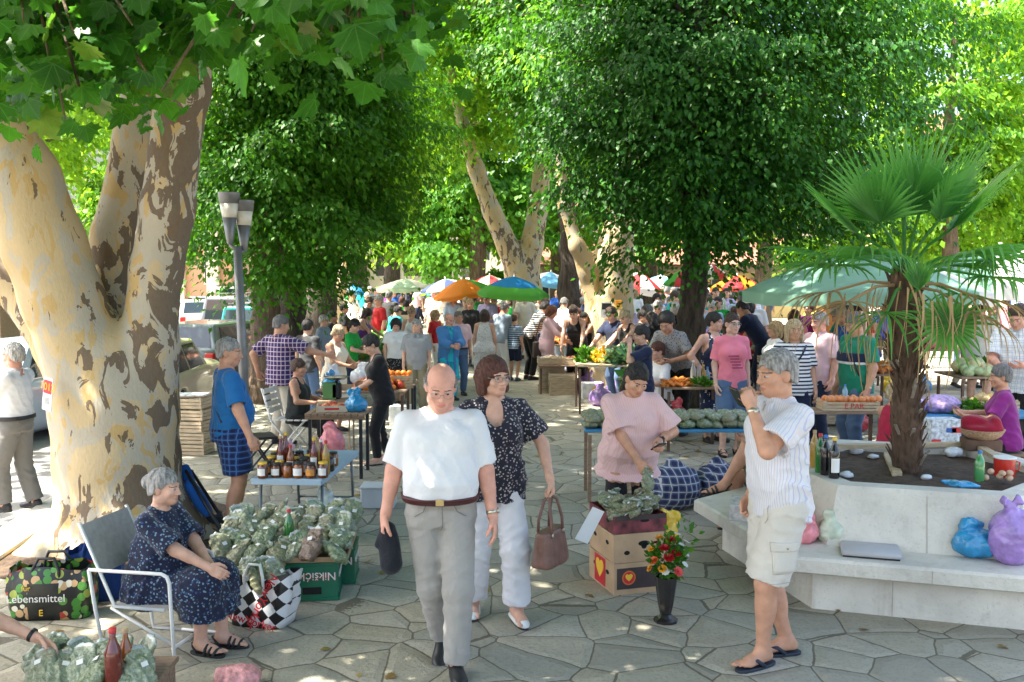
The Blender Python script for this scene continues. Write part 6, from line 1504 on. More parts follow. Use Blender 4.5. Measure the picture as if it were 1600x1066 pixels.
def checker_bag():
    m, nt, p = newmat('checker_print'); L = nt.links.new; tc = N(nt, 'ShaderNodeTexCoord'); mp = N(nt, 'ShaderNodeMapping'); mp.inputs['Rotation'].default_value = (0, R(38), 0); mp.inputs['Scale'].default_value = (1, .0, 1); L(tc.outputs['Object'], mp.inputs['Vector'])
    c = N(nt, 'ShaderNodeTexChecker'); c.inputs['Scale'].default_value = 15; c.inputs['Color1'].default_value = (.012, .012, .014, 1); c.inputs['Color2'].default_value = (.70, .71, .73, 1); L(mp.outputs[0], c.inputs['Vector']); L(c.outputs[0], p.inputs['Base Color']); p.inputs['Roughness'].default_value = .3; return m
g0 = G(402, 985)
NYB = fbag('black and white chequered bag with red lettering full of herbs', (g0.x, g0.y + .15, 0), -14, .38, .24, .33, checker_bag(), MATS['ink_white'], 5, .018, .02)
text_part('NewYorker', .085, MX((.075, -.155, .19), (90, 118, -4)), INK_R, NYB, .002); text_part('NewYorker', .075, MX((-.01, -.150, .055), (90, 10, 0)), INK_R, NYB, .002)
for k, (dx, dy, kk) in enumerate(((-.10, .0, 0), (.02, .02, 3), (.10, -.02, 2), (-.03, -.05, 1))):
    put_bag(kk, (g0.x + dx, g0.y + .15 + dy, .31), (60, 10 * k - 15, 30 * k), 'clear bag of herbs sticking out of the chequered bag', 'herb bags in the chequered bag', .9)
# folded blue trolley by the tree
TRO = thing('folded_pushchair', 'folded blue pushchair leaning against the big tree', 'pushchair', (G(335, 858).x, G(335, 858).y, 0), 0); BLC = cloth('trolley_blue', (.01, .10, .40)); DKM = mat('dark_tube', (.03, .035, .045), .4, .2, 20, metal=.4)
tp = lambda px, py, y: D(px, py, y) - TRO.location
for a, b in (((290, 735, 8.1), (362, 858, 7.9)), ((298, 735, 8.35), (370, 845, 8.15)), ((305, 850, 8.2), (345, 800, 8.1)), ((315, 855, 8.0), (300, 800, 8.2))):
    MB().tube([tp(*a), tp(*b)], .016, 8).build('frame_tube', DKM, TRO, True)
S = Sdf((-.5, -.3, .0), (.4, .8, 1.2), .015); S.cone(tp(288, 735, 8.2), tp(305, 790, 8.15), .055, .07, .02); S.cone(tp(296, 760, 8.1), tp(325, 800, 8.1), .06, .05, .03); S.wrinkle(.008, 30, 4, 6); V, F = S.mesh(); mesh_np('folded_seat', V, F, BLC, TRO)
S = Sdf((-.5, -.3, .0), (.4, .8, 1.2), .015); S.cone(tp(300, 800, 8.2), tp(345, 815, 8.1), .05, .04, .02); S.wrinkle(.006, 30, 4, 6); V, F = S.mesh(); mesh_np('basket', V, F, cloth('dark_cloth', (.02, .025, .035)), TRO)
for q in ((362, 850, 7.9), (372, 840, 8.15)): MB().tube([tp(q[0], q[1], q[2]) + Vector((0, -.015, 0)), tp(q[0], q[1], q[2]) + Vector((0, .015, 0))], .055, 14).build('wheel', M_RUBBER, TRO, True)

# wooden crates
def crate(label, loc, rz, w=.5, d=.32, h=.13, group=None, mt=None, name='wooden_crate', slats=3):
    o = thing(name, label, 'crate', loc, rz, group); mt = mt or WOODP
    for s_ in (-1, 1):
        m = MB()
        for k in range(slats): m.box((0, s_ * d / 2, h * (k + .5) / slats), (w, .008, h / slats * .78))
        m.build('long_side', mt, o); m = MB()
        for k in range(slats): m.box((s_ * (w / 2 - .006), 0, h * (k + .5) / slats), (.008, d - .012, h / slats * .8))
        m.build('short_side', mt, o)
    m = MB()
    for sx in (-1, 1):
        for sy in (-1, 1): m.box((sx * (w / 2 - .024), sy * (d / 2 - .016), h / 2 + .006), (.022, .022, h + .012))
    m.build('corner_posts', mt, o); m = MB()
    for k in range(4): m.box((0, -d / 2 + d * (k + .5) / 4, .006), (w - .02, d / 4 * .9, .006))
    m.build('base_slats', mt, o); return o
CRATE = crate('pale wooden crate at the bottom of the stack behind the blue shirt man', (0, 0, 0), 0); g0 = G(291, 711)
CRATE.location = (g0.x, g0.y + .16, 0); CRATE.rotation_euler = (0, 0, R(-6))
for k, lb in enumerate(('second wooden crate from the bottom of the stack by the parked cars', 'middle wooden crate of the stack by the parked cars', 'fourth wooden crate of the stack by the parked cars', 'topmost wooden crate of the stack by the parked cars')):
    dup(CRATE, (g0.x + hb.uniform(-.02, .02), g0.y + .16, .145 * (k + 1)), -6 + hb.uniform(-4, 4), lb)
m = MB()
for k in range(4): m.box((-.17 + .115 * k, 0, .014), (.10, .28, .02), None, .004)
tag1(m.build('egg_trays', LBL, None), 'white trays lying on the topmost wooden crate', 'tray', None, (g0.x, g0.y + .16, .73))

# cardboard boxes and the flower vase
BXL, BXA = Vector((.84, 6.90, 0)), 17
def fruitbox(label, z, h, mt, hole, lid=False, prn=None):
    o = thing('cardboard_box', label, 'box', (BXL.x, BXL.y, z), BXA + hb.uniform(-1.5, 1.5)); w, d = .40, .48; m = MB()
    for s_ in (-1, 1): m.box((0, s_ * (d / 2 - .004), h / 2), (w, .008, h)); m.box((s_ * (w / 2 - .004), 0, h / 2 - .001), (.0075, d - .018, h - .003))
    m.box((0, 0, .006), (w - .02, d - .02, .008)); m.build('carton', mt, o); m = MB()
    for (x, z_, a, b) in hole: m.add([(x + a * math.cos(t), -d / 2 - .0015, z_ + b * math.sin(t)) for t in np.linspace(0, 6.28, 16)[:-1]], [list(range(15))])
    for y in (-.12, .12): m.add([(-w / 2 - .0015, y + .03 * math.cos(-t), h * .6 + .016 * math.sin(-t)) for t in np.linspace(0, 6.28, 14)[:-1]], [list(reversed(range(13)))])
    m.build('hand_holes', HOLE, o); return o
KRAFT = mat('kraft_board', (.52, .35, .21), .85, .2, 5, .2, 40); DKBOX = mat('dark_print_board', (.05, .035, .035), .6, .3, 8); PLUM = mat('apple_print', (.20, .04, .05), .55, .9, 12)
b1 = fruitbox('bottom cardboard fruit box with red round emblem under the herb bags', 0, .225, KRAFT, [(.09, .12, .04, .022), (.16, .13, .02, .012)])
m = MB(); m.box((.0, -.2435, .115), (.36, .003, .15), None, .001); m.build('printed_panel', DKBOX, b1)
m = MB(); m.add([(-.09 + .052 * math.cos(t), -.2465, .12 + .052 * math.sin(t)) for t in np.linspace(0, 6.28, 22)[:-1]], [list(range(21))]); m.build('emblem', mat('emblem_orange', (.65, .16, .04), .6, .1), b1)
m = MB(); m.add([(-.09 + x, -.2475, .12 + z_) for x, z_ in ((-.022, .025), (.022, .025), (.015, -.01), (0, -.03), (-.015, -.01))], [(4, 3, 2, 1, 0)]); m.add([(-.09 + .042 * math.cos(t), -.2472, .12 + .042 * math.sin(t)) for t in np.linspace(0, 6.28, 22)[:-1]], [list(range(21))]); m.mi = 1; o_ = m.build('emblem_mark', INK_R, b1); text_part('♥', .05, MX((-.09, -.2485, .12), (90, 0, 0)), INK_Y, b1)
m = MB(); m.box((-.2025, .02, .115), (.003, .20, .20)); m.build('side_panel', INK_R, b1); text_part('♥', .13, MX((-.2045, .02, .12), (90, 0, -90)), INK_Y, b1)
b2 = fruitbox('plain middle cardboard box with oval and heart shaped holes', .228, .205, KRAFT, [(-.10, .07, .022, .016), (.03, .13, .045, .02), (.03, .115, .022, .025), (.14, .075, .02, .016)])
b3 = fruitbox('top cardboard tray with dark apple print holding herb bags', .436, .125, PLUM, [(.03, .085, .035, .012)])
m = MB(); m.box((0, -.2425, .108), (.39, .003, .03)); m.build('printed_band', DKBOX, b3)
for i in range(34):
    a, b = hb.uniform(-.17, .17), hb.uniform(-.2, .2); p = BXL + rotm(0, 0, BXA) @ Vector((a, b, 0)); p.z = .55 + hb.uniform(0, .10) - .25 * (a * a + b * b)
    put_bag(hb.choice([0, 2, 2, 2, 1, 4]), p, (hb.uniform(-30, 60), hb.uniform(-30, 30), hb.uniform(0, 360)), 'clear bag of grey green herbs heaped in the top cardboard tray', 'herb bags in the cardboard box', .62)
put_bag(0, D(1012, 748, 6.88), (70, 20, 40), 'herb bag held in the right hand of the woman in pink', None, .7)
pq = [D(898, 842, 6.50), D(918, 850, 6.55), D(944, 800, 6.62), D(926, 792, 6.58)]; c_ = sum(pq, Vector()) / 4; m = MB(); q_ = [p - c_ for p in pq]; m.add(q_ + [p + Vector((0.002, .004, 0)) for p in q_], [(0, 1, 2, 3), (7, 6, 5, 4), (0, 4, 5, 1), (1, 5, 6, 2), (2, 6, 7, 3), (3, 7, 4, 0)]); tag1(m.build('paper_sign', LBL, None), 'blank white paper slip hanging from the top cardboard tray', 'paper', None, c_)
sack('small yellow plastic bag hanging behind the cardboard boxes', 'plastic_bag', 'bag', D(1043, 850, 6.95) - Vector((0, 0, .0)), (.07, .06, .09), F_YEL, 51)
VS = thing('flower_vase', 'dark footed vase of red and yellow flowers on the paving', 'vase', (G(1040, 971).x, G(1040, 971).y, 0)); VM = mat('vase_dark', (.02, .017, .018), .25, .3, 10, coat=.5)
m = MB(); m.lathe([(.078, 0), (.080, .018), (.055, .03), (.036, .05), (.040, .065), (.052, .12), (.066, .22), (.076, .30), (.080, .305), (.070, .30), (.06, .22)], n=10); m.build('vase', VM, VS)
def flower(c, r, mt, par, kind):
    m = MB(); c = Vector(c); out = (c - Vector((0, 0, .28))).normalized(); x = out.cross(Vector((0, 0, 1))).normalized(); y = out.cross(x)
    rows = ((7, .95, .25), (6, .72, .55), (4, .4, .75)) if kind != 'daisy' else ((9, 1.0, .1),)
    for n_, rad, up in rows:
        for k in range(n_):
            a = 6.283 * k / n_ + rad * 3; d = x * math.cos(a) + y * math.sin(a); t = -x * math.sin(a) + y * math.cos(a)
            p0 = c; p1 = c + d * r * rad * .7 + out * r * up * .6; p2_ = c + d * r * rad + out * r * (up * .75 - .05)
            m.add([p0, p1 + t * r * .36, p2_, p1 - t * r * .36], [(0, 1, 2, 3)])
    return m.build('flower', mt, par)
FLM = {'red': mat('petal_red', (.42, .006, .012), .5, .2, 40), 'yel': mat('petal_yellow', (.80, .36, .02), .5, .2, 40), 'ora': mat('petal_orange', (.75, .14, .03), .5, .2, 40), 'whi': mat('petal_white', (.72, .72, .66), .5, .1, 40), 'pin': mat('petal_coral', (.70, .10, .10), .5, .2, 40)}
fl = [(-.02, -.06, .50, .045, 'red'), (.05, -.07, .47, .042, 'red'), (.02, -.04, .55, .042, 'red'), (.0, -.1, .45, .042, 'red'), (-.09, -.06, .42, .04, 'ora'), (-.10, -.04, .49, .035, 'yel'), (-.05, -.02, .56, .032, 'yel'), (-.04, -.1, .38, .034, 'yel'), (-.11, -.03, .36, .03, 'yel'), (.06, -.1, .36, .04, 'pin'), (.09, -.03, .52, .028, 'whi'), (.12, -.04, .46, .028, 'whi'), (.11, -.06, .40, .03, 'whi'), (.13, 0, .53, .026, 'whi'), (.07, 0, .58, .026, 'whi'), (-.06, .06, .5, .03, 'red'), (.05, .07, .52, .03, 'yel'), (.0, .1, .45, .03, 'ora'), (-.02, -.09, .36, .03, 'whi')]
for x, y, z_, r_, k in fl: flower((x, y, z_), r_, FLM[k], VS, 'rose' if k != 'whi' else 'daisy')
rg = np.random.default_rng(4); nn = 340; dd = nrm(rg.normal(size=(nn, 3))); PP = np.array([0, -.01, .43]) + dd * np.array([.12, .10, .13]) * rg.uniform(.3, 1.0, (nn, 1)); PP[:40] += np.array([.10, 0, .12]) + rg.normal(size=(40, 3)) * .02
leaf_mesh('greenery', PP, dd + np.array([0, 0, .4]), rg.normal(size=(nn, 3)) + np.array([0, -.5, .5]), rg.uniform(.03, .065, nn), KITE, CHEST, VS)

# things in hands
HBM = mat('brown_leather', (.17, .085, .065), .42, .3, 14, .25, 60); hp = WOM['gripL']
HBG = thing('handbag', "brown leather handbag hanging from the auburn woman's hand", 'bag', (hp.x + .01, hp.y, hp.z - .47), 62)
S = Sdf((-.22, -.12, -.02), (.22, .12, .30), .009); S.loft((0, 0, 0), np.eye(3), [(.01, 0, 0, .165, .075), (.03, 0, 0, .17, .08), (.22, 0, 0, .145, .05), (.235, 0, 0, .14, .045)], .01, pw=4); S.wrinkle(.002, 25, 2, 5); V, F = S.mesh(); mesh_np('bag_body', V, F, HBM, HBG)
for s_ in (-1, 1):
    MB().tube([(-.08, s_ * .05, .20), (-.078, s_ * .045, .30), (-.055, s_ * .02, .42), (0, 0, .465 + .012 * s_), (.055, s_ * .02, .42), (.078, s_ * .045, .30), (.08, s_ * .05, .20)], .0105, 8).build('handle', HBM, HBG, True)
    for x in (-.08, .08): MB().lathe([(.011, -.006), (.015, 0), (.011, .006)], (x, s_ * .055, .215), 10, rotm(90, 0, 0)).build('ring', M_METAL, HBG, True)
hp = MAN['gripR']; S = Sdf((-.12, -.12, -.30), (.12, .12, .06), .009); S.cone((0, 0, .0), (.02, 0, -.20), .045, .062, .03); S.ell((.035, 0, -.13), (.035, .05, .11), None, .02); S.cone((-.01, .01, .03), (-.055, .0, -.09), .02, .014, .01); S.wrinkle(.006, 40, 3, 6, (1, 1, .5)); V, F = S.mesh(); o = mesh_np('cloth_hat', V, F, cloth('black_nylon', (.010, .012, .018), wr=.6), None); tag1(o, "folded black cloth cap hanging from the bald man's hand", 'cap', None, hp + Vector((.0, 0, .01)))
sack("yellow plastic carrier in the auburn woman's other hand", 'plastic_bag', 'bag', (-.43, 6.28, .36), (.10, .07, .11), F_YEL, 52, None, True, .008, .012, 0, 5, .12)
hp = RM['gripL']; o = tag1(MB().box((0, 0, 0), (.012, .075, .145), None, .004).build('phone', mat('phone_black', (.008, .009, .012), .15, 0, coat=.4), None), "dark phone held at the mouth of the striped shirt man", 'phone', None, hp + Vector((-.028, -.0, -.02))); o.rotation_euler = (R(10), R(-38), R(20))
hp = PW['gripL']; o = tag1(MB().box((0, 0, 0), (.07, .012, .12), None, .004).build('phone', MATS['phone_black'], None), 'small black phone in the left hand of the woman in pink', 'phone', None, hp + Vector((.0, -.02, .02))); o.rotation_euler = (R(60), 0, R(30))

# chequered laundry bags
LAUN = cloth('laundry_plaid', (.10, .13, .24), 'plaid', (.55, .56, .60), 1.2, .5, (.02, .03, .10), wr=.7)
g0 = G(1058, 803); sack('big blue chequered laundry bag standing upright behind the cardboard boxes', 'laundry_bag', 'bag', (g0.x, g0.y + .22, 0), (.27, .20, .23), LAUN, 61, None, True, .014, .016, 0, 8, .06)
g0 = G(1132, 800); sack('second blue chequered laundry bag slumped beside the planter bench', 'laundry_bag', 'bag', (g0.x, g0.y + .28, 0), (.25, .22, .22), LAUN, 62, None, True, .016, .016, 0, 8, .05)

# things on the planter and its bench
def PGx(px, py, z): g = G(px, py, z); return g
g0 = PGx(1166, 815, .402); BX = thing('cardboard_box', 'white and red printed carton on the left end of the bench', 'box', (g0.x + .03, g0.y + .17, .402), 74)
MB().box((0, 0, .06), (.34, .22, .12), None, .003).build('carton', mat('carton_print', (.58, .55, .52), .6, .35, 28), BX); [MB().box((x_, -.1115, z_), (w_, .002, h_)).build('print_block', INK_R, BX) for x_, z_, w_, h_ in ((-.09, .04, .10, .03), (.05, .04, .12, .024), (-.05, .09, .16, .026), (.10, .09, .06, .03))]
g0 = PGx(1262, 850, .402); sack('pink plastic bag on the bench beside the striped shirt man', 'plastic_bag', 'bag', (g0.x, g0.y + .05, .402), (.085, .08, .075), F_PINK, 71, None, True, .008, .010, 0, 6, .10); sack('pink striped bag on the bench behind the other pink one', 'plastic_bag', 'bag', (g0.x - .02, g0.y + .24, .402), (.10, .09, .11), F_PINK, 72, None, True, .008, .010, 0, 6, .08)
g0 = PGx(1307, 852, .402); sack('clear plastic bag with a pale cabbage on the bench', 'plastic_bag', 'bag', (g0.x, g0.y + .08, .402), (.095, .09, .09), mat('cabbage_film', (.58, .66, .52), .2, .3, 12, .5, 24, coat=.5), 73, None, True, .006, .010, 0, 4, .09)
g0 = PGx(1373, 876, .402); CU = thing('cushion', 'flat grey cushion lying on the planter bench', 'cushion', (g0.x, g0.y + .15, .402), -17); MB().box((0, 0, .028), (.37, .27, .034), None, .012).build('pad', cloth('cushion_grey', (.45, .45, .46)), CU, False, 50); MB().box((0, 0, .006), (.35, .25, .01)).build('underside', MATS['black_leather'], CU)
g0 = PGx(1534, 874, .402); sack('bright blue plastic bag on the bench at the right', 'plastic_bag', 'bag', (g0.x, g0.y + .06, .402), (.16, .11, .10), F_BLUE, 74, None, True, .010, .011, 0, 7, .10)
g0 = PGx(1582, 880, .402); sack('large purple plastic bag leaning on the planter at the right edge', 'plastic_bag', 'bag', (g0.x, g0.y + .0, .402), (.16, .12, .19), F_PURP, 75, None, True, .010, .012, 0, 7, .10)
zr = .80
for px, py, h, r_, g_, cap, lab, lb in ((1281, 738, .285, .036, 'green', CAPR, None, 'green wine bottle with red cap on the planter rim'), (1289, 742, .29, .036, 'wine', CAPB, None, 'dark wine bottle with blue foil between two others on the rim'), (1303, 747, .29, .038, 'wine', CAPY, LBL, 'dark wine bottle with yellow foil at the front of the rim'), (1272, 730, .28, .034, 'oil', CORK, None, 'pale corked bottle half hidden behind the green wine bottle'), (1530, 752, .215, .034, 'pet', CAPB, None, 'small green plastic bottle with blue cap on the rim')):
    g0 = PGx(px, py, zr); bottle(lb, (g0.x, g0.y, zr), h, r_, g_, cap, lab)
g0 = PGx(1569, 744, zr); MG = thing('enamel_mug', 'red enamel pot with white inside on the planter rim', 'pot', (g0.x, g0.y, zr)); MB().lathe([(.070, 0), (.073, .005), (.073, .13), (.077, .134), (.077, .138), (.070, .138)], n=20).build('pot_body', mat('enamel_red', (.55, .03, .02), .2, .1, 10, coat=.5), MG, False, 40); MB().lathe([(.079, .132), (.081, .136), (.079, .141), (.072, .141)], n=20).build('rim', CAPW, MG, True); MB().tube([(.073, 0, .11), (.11, 0, .10), (.11, 0, .05), (.073, 0, .03)], .007, 6).build('handle', MATS['enamel_red'], MG, True)
g0 = PGx(1558, 751, zr); EG = mat('egg_shell', (.60, .40, .28), .5, .15, 20)
for k in range(9): a = hb.uniform(-.08, .08); tag1(MB().ball((0, 0, 0), (.026, .021, .021), 10, 8).build('egg', EG, None, True), 'pale brown egg in the small heap on the planter rim', 'egg', 'eggs on the planter rim', (g0.x + a, g0.y + hb.uniform(-.03, .05), zr + .022 + (.035 if k > 5 else 0))).rotation_euler = (0, 0, hb.uniform(0, 3))
g0 = PGx(1510, 762, zr); sack('crumpled blue plastic bag lying flat on the rim', 'plastic_bag', 'bag', (g0.x, g0.y + .03, zr), (.11, .06, .014), F_BLUE, 76, None, False, .006, .009, -12, 4, .02)
for k, (px, py, r_) in enumerate(((1340, 708, .05), (1366, 716, .045), (1488, 712, .075), (1322, 745, .045), (1448, 748, .035))):
    g0 = PGx(px, py, .75); sack(['crumpled white bag by the back left of the planter soil', 'small white bag left of the thin slat on the soil', 'large crumpled white bag on the soil right of the palm', 'white scrap at the front left of the planter soil', 'white scrap at the foot of the palm'][k], 'plastic_scrap', 'bag', (g0.x, g0.y, .745), (r_, r_ * .8, r_ * .5), F_WHITE, 80 + k, None, False, .008, .009, 0, 5, .02)
g0 = PGx(1542, 707, zr); SCB = thing('scale_box', 'dark wooden box under the basket with the red cloth', 'box', (g0.x + .02, g0.y + .15, zr), -10); MB().box((0, 0, .045), (.28, .2, .09), None, .004).build('body', WOODD, SCB)
BK = thing('bread_basket', 'pale oval basket lined with red cloth on the dark box', 'basket', (g0.x + .03, g0.y + .15, zr + .092), -8); MB().lathe([(.11, 0), (.15, .03), (.175, .075), (.178, .08), (.168, .08), (.14, .03), (.10, .012)], n=22).build('basket', mat('wicker', (.56, .36, .22), .8, .35, 60, .8, 70), BK, True)
S = Sdf((-.25, -.22, .0), (.25, .22, .3), .010); S.ell((0, 0, .09), (.16, .13, .06), None, .02); S.ell((-.05, .02, .14), (.10, .09, .05), None, .03); S.ell((.09, 0, .13), (.05, .1, .06), None, .03); S.wrinkle(.010, 30, 6, 6); V, F = S.mesh(); mesh_np('cloth', V, F, [cloth('crimson_cloth', (.30, .008, .03), wr=.6)], BK)

# lower left corner: herbs, a bottle, potatoes
for k in range(12):
    px, py, y = 70 + (k % 6) * 30 + hb.uniform(-8, 8), 1048 - (k // 6) * 22 + hb.uniform(-6, 6), 4.75 + (k // 6) * .16
    p = D(px, py, y); put_bag(hb.choice([2, 0, 1, 2]), p, (hb.uniform(20, 60), hb.uniform(-20, 20), hb.uniform(-60, 60)), 'clear bag of pale herbs in the lower left corner', 'herb bags in the lower left corner', .95)
LB = thing('low_stand', 'low dark crate under the herb bags in the lower left corner', 'crate', (D(140, 1066, 4.75).x, 4.86, 0)); z0 = D(140, 1040, 4.8).z - .07; MB().box((0, 0, z0 - .02), (.66, .5, .03), None, .004).build('top_board', WOOD2, LB)
for sx in (-1, 1): MB().box((sx * .3, 0, (z0 - .036) / 2), (.03, .46, z0 - .036)).build('side_board', WOOD2, LB)
p = D(178, 1066, 4.68); bottle('dark red bottle with red cap among the corner herb bags', (p.x, p.y, z0), .31, .042, 'red', CAPR, None, .34)
p = D(198, 1066, 4.78); bottle('amber bottle standing beside the red capped corner bottle', (p.x, p.y, z0), .27, .036, 'amber', CORK, None, .34)
g0 = G(372, 1072); sack('pink net bag of potatoes at the bottom edge', 'net_bag', 'bag', (g0.x, g0.y, 0), (.13, .10, .06), mat('net_pink', (.66, .30, .30), .6, .5, 30, .5, 60), 91, None, False, .008, .009)

# fallen leaves and scraps on the paving
g_ = np.random.default_rng(77); nn = 90; PP = np.stack([g_.uniform(-3.5, 4, nn), g_.uniform(4.6, 13, nn), np.full(nn, .012)], 1); dd = g_.normal(size=(nn, 3)) * np.array([1, 1, .05])
props(leaf_mesh('fallen_leaves', PP, dd, np.tile([0, 0, 1.0], (nn, 1)) + g_.normal(size=(nn, 3)) * .15, g_.uniform(.03, .085, nn), PLANE_LEAF, leaf_mat('dry_leaf', (.30, .24, .03), (.22, .12, .04), .1, .7)), 'few dry leaves lying scattered on the paving', None, None, 'stuff')
# stalls, produce
def table(label, x0, x1, y0, y1, z, topm, legm, slats=0, rz=0.0, legs=True, th=.03, name='market_table', apron=False):
    o = thing(name, label, 'table', ((x0 + x1) / 2, (y0 + y1) / 2, 0), rz); w, d = x1 - x0, y1 - y0; m = MB()
    if slats:
        for k in range(slats): m.box((-w / 2 + w * (k + .5) / slats, 0, z - th / 2), (w / slats * .86, d, th))
        m.box((0, -d / 2 + .04, z - th - .018), (w, .03, .035)); m.box((0, d / 2 - .04, z - th - .018), (w, .03, .035))
    else: m.box((0, 0, z - th / 2), (w, d, th), None, .005)
    m.build('tabletop', topm, o)
    for sx in (-1, 1):
        for sy in (-1, 1): MB().box((sx * (w / 2 - .05), sy * (d / 2 - .06), (z - th) / 2 - .018), (.035, .035, z - th - .036)).build('leg', legm, o)
    return o
PILE = {}
def heap(label, cat, loc, rx, ry, hz, items, r, mt, seed, kind='stuff', stretch=(1, 1, 1), name='produce_heap'):
    """a mound of small fruit or roots nobody could count"""
    q = random.Random(seed); m = MB()
    for i in range(items):
        a = q.uniform(0, 6.28); t = q.random() ** .5; x, y = math.cos(a) * t * rx, math.sin(a) * t * ry; zz = hz * (1 - t * t) * q.uniform(.5, 1) + r * .6
        rr_ = [r * k * q.uniform(.8, 1.2) for k in stretch]; m.mi = q.randrange(len(mt)); m.ball((x, y, zz), rr_, 8, 6, rotm(q.uniform(-30, 30), q.uniform(-30, 30), q.uniform(0, 360)))
    o = m.build(name, mt, None, True); o.location = loc; return props(o, label, None if kind == 'stuff' else cat, None, kind)
def greens(label, loc, rx, ry, hz, n, sz, mt, seed, name='leafy_greens'):
    g = np.random.default_rng(seed); d = nrm(g.normal(size=(n, 3))); d[:, 2] = np.abs(d[:, 2]); P = d * np.array([rx, ry, hz]) * g.uniform(.4, 1, (n, 1))
    o = leaf_mesh(name, P, d + g.normal(size=(n, 3)) * .5, d + np.array([0, 0, .6]) + g.normal(size=(n, 3)) * .4, g.uniform(sz * .6, sz * 1.2, n), KITE, mt); o.location = loc; return props(o, label, None, None, 'stuff')
PR = {k: mat('produce_' + k, c, .4, .25, 20) for k, c in dict(tomato=(.52, .045, .02), orange=(.75, .22, .02), peach=(.72, .26, .09), carrot=(.78, .24, .03), potato=(.50, .36, .16), onion=(.45, .22, .09), pepper=(.42, .36, .04), yellow=(.75, .48, .04), apple=(.45, .12, .05), plum=(.10, .03, .09), cabbage=(.42, .52, .26), melon=(.30, .34, .09), squash=(.62, .55, .28), cucumber=(.05, .16, .03), white=(.68, .64, .54)).items()}
GRN = leaf_mat('greens_fresh', (.02, .13, .02), (.10, .28, .06), .3, .4); GRN2 = leaf_mat('greens_blue', (.05, .15, .08), (.14, .28, .15), .25, .4); YLW = leaf_mat('flower_yellow', (.6, .36, .02), (.8, .5, .03), .2, .5)
DKW = WOODD
# herb bench behind the laundry bags
table('long low table with blue top stacked with flat herb bags', .72, 2.42, 9.35, 9.98, .735, mat('sky_blue_top', (.04, .22, .42), .5, .2), WOOD2)
for lay in range(2):
    for i in range(11):
        for j in range(2): put_bag(hb.choice([2, 2, 0, 1]), (.80 + i * .152 + hb.uniform(-.03, .03), 9.5 + j * .28 + hb.uniform(-.03, .03), .775 + .062 * lay), (hb.uniform(-8, 8), hb.uniform(-8, 8), hb.uniform(-25, 25)), 'flat bag of grey herbs on the long blue topped table', 'herb bags on the long table', .95, False)
heap('fruit in the crate under the herb table', 'fruit', (1.3, 9.7, .20), .2, .14, .06, 26, .035, [PR['peach'], PR['onion']], 3)
c = CRATE; dup(c, (1.3, 9.7, .06), 3, 'wooden crate of onions under the long herb table')
# slatted table and what lies on it
table('brown slatted folding table at the left with a scale behind it', -2.28, -1.62, 10.45, 11.05, .73, WOOD2, DKM, 9)
o = thing('cardboard_tray', 'shallow white printed carton of tomatoes on the slatted table', 'tray', (-2.02, 10.72, .73), 8); m = MB()
for s_ in (-1, 1): m.box((0, s_ * .13, .035), (.34, .008, .07)); m.box((s_ * .166, 0, .034), (.008, .25, .066))
m.box((0, 0, .005), (.33, .25, .006)); m.build('carton', mat('cream_carton', (.62, .54, .40), .8, .2, 8), o); MB().box((0, -.135, .036), (.16, .002, .022)).build('print_block', INK_R, o)
heap('tomatoes in the white carton', 'fruit', (-2.02, 10.72, .76), .14, .10, .03, 30, .028, [PR['tomato'], PR['peach']], 4)
sack('blue and pink plastic bag on the right end of the slatted table', 'plastic_bag', 'bag', (-1.74, 10.66, .73), (.12, .10, .09), F_BLUE, 101); sack('pink plastic bag hanging under the slatted table', 'plastic_bag', 'bag', (-1.98, 10.5, .28), (.14, .09, .15), F_PINK, 102); sack('pink and white carrier bag on the paving left of the slatted table', 'plastic_bag', 'bag', (-2.42, 10.2, .18), (.13, .09, .11), mat('film_rose', (.70, .45, .52), .25, .4, 14, .6, 24, coat=.5), 103)
o = tag1(MB().box((0, 0, .1), (.32, .26, .2), None, .01).box((0, 0, .205), (.34, .28, .012), None, .004).build('storage_box', mat('frosted_plastic', (.62, .66, .70), .35, .1), None), 'frosted white plastic box standing beside the honey table', 'box', None, (-1.30, 9.25, 0))
# chair under the seated woman and the orange trolley
SCH = thing('garden_chair', 'white slatted chair of the woman in charcoal', 'chair', (-2.72, 11.9, 0), -8); m = MB()
for k in range(5): m.box((-.16 + .09 * k, 0, .47), (.07, .42, .015))
m.build('seat', WPAINT, SCH); m = MB()
for k in range(4): m.box((-.25 - .02 * k, 0, .58 + .08 * k), (.015, .42, .06), rotm(0, -12, 0))
m.build('backrest', WPAINT, SCH)
for s_ in (-1, 1): MB().tube([(-.34, s_ * .2, .86), (-.22, s_ * .2, .45), (.16, s_ * .2, 0)], .013, 6).build('leg', WPAINT, SCH, True); MB().tube([(.2, s_ * .19, .46), (-.22, s_ * .19, 0)], .013, 6).build('leg', WPAINT, SCH, True)
BCH = thing('folding_chair', 'black folding chair in front of the blue t-shirt man', 'chair', (G(405, 742).x, 10.6, 0), 25)
for s_ in (-1, 1): MB().tube([(-.2, s_ * .19, .86), (-.05, s_ * .19, .45), (.22, s_ * .19, 0)], .012, 6).build('leg', DKM, BCH, True); MB().tube([(.2, s_ * .17, .45), (-.2, s_ * .17, 0)], .012, 6).build('leg', DKM, BCH, True)
MB().box((.02, 0, .455), (.38, .36, .03), None, .01).build('seat', M_BLACK, BCH); MB().box((-.175, 0, .76), (.02, .38, .2), rotm(0, -18, 0), .006).build('backrest', M_BLACK, BCH)
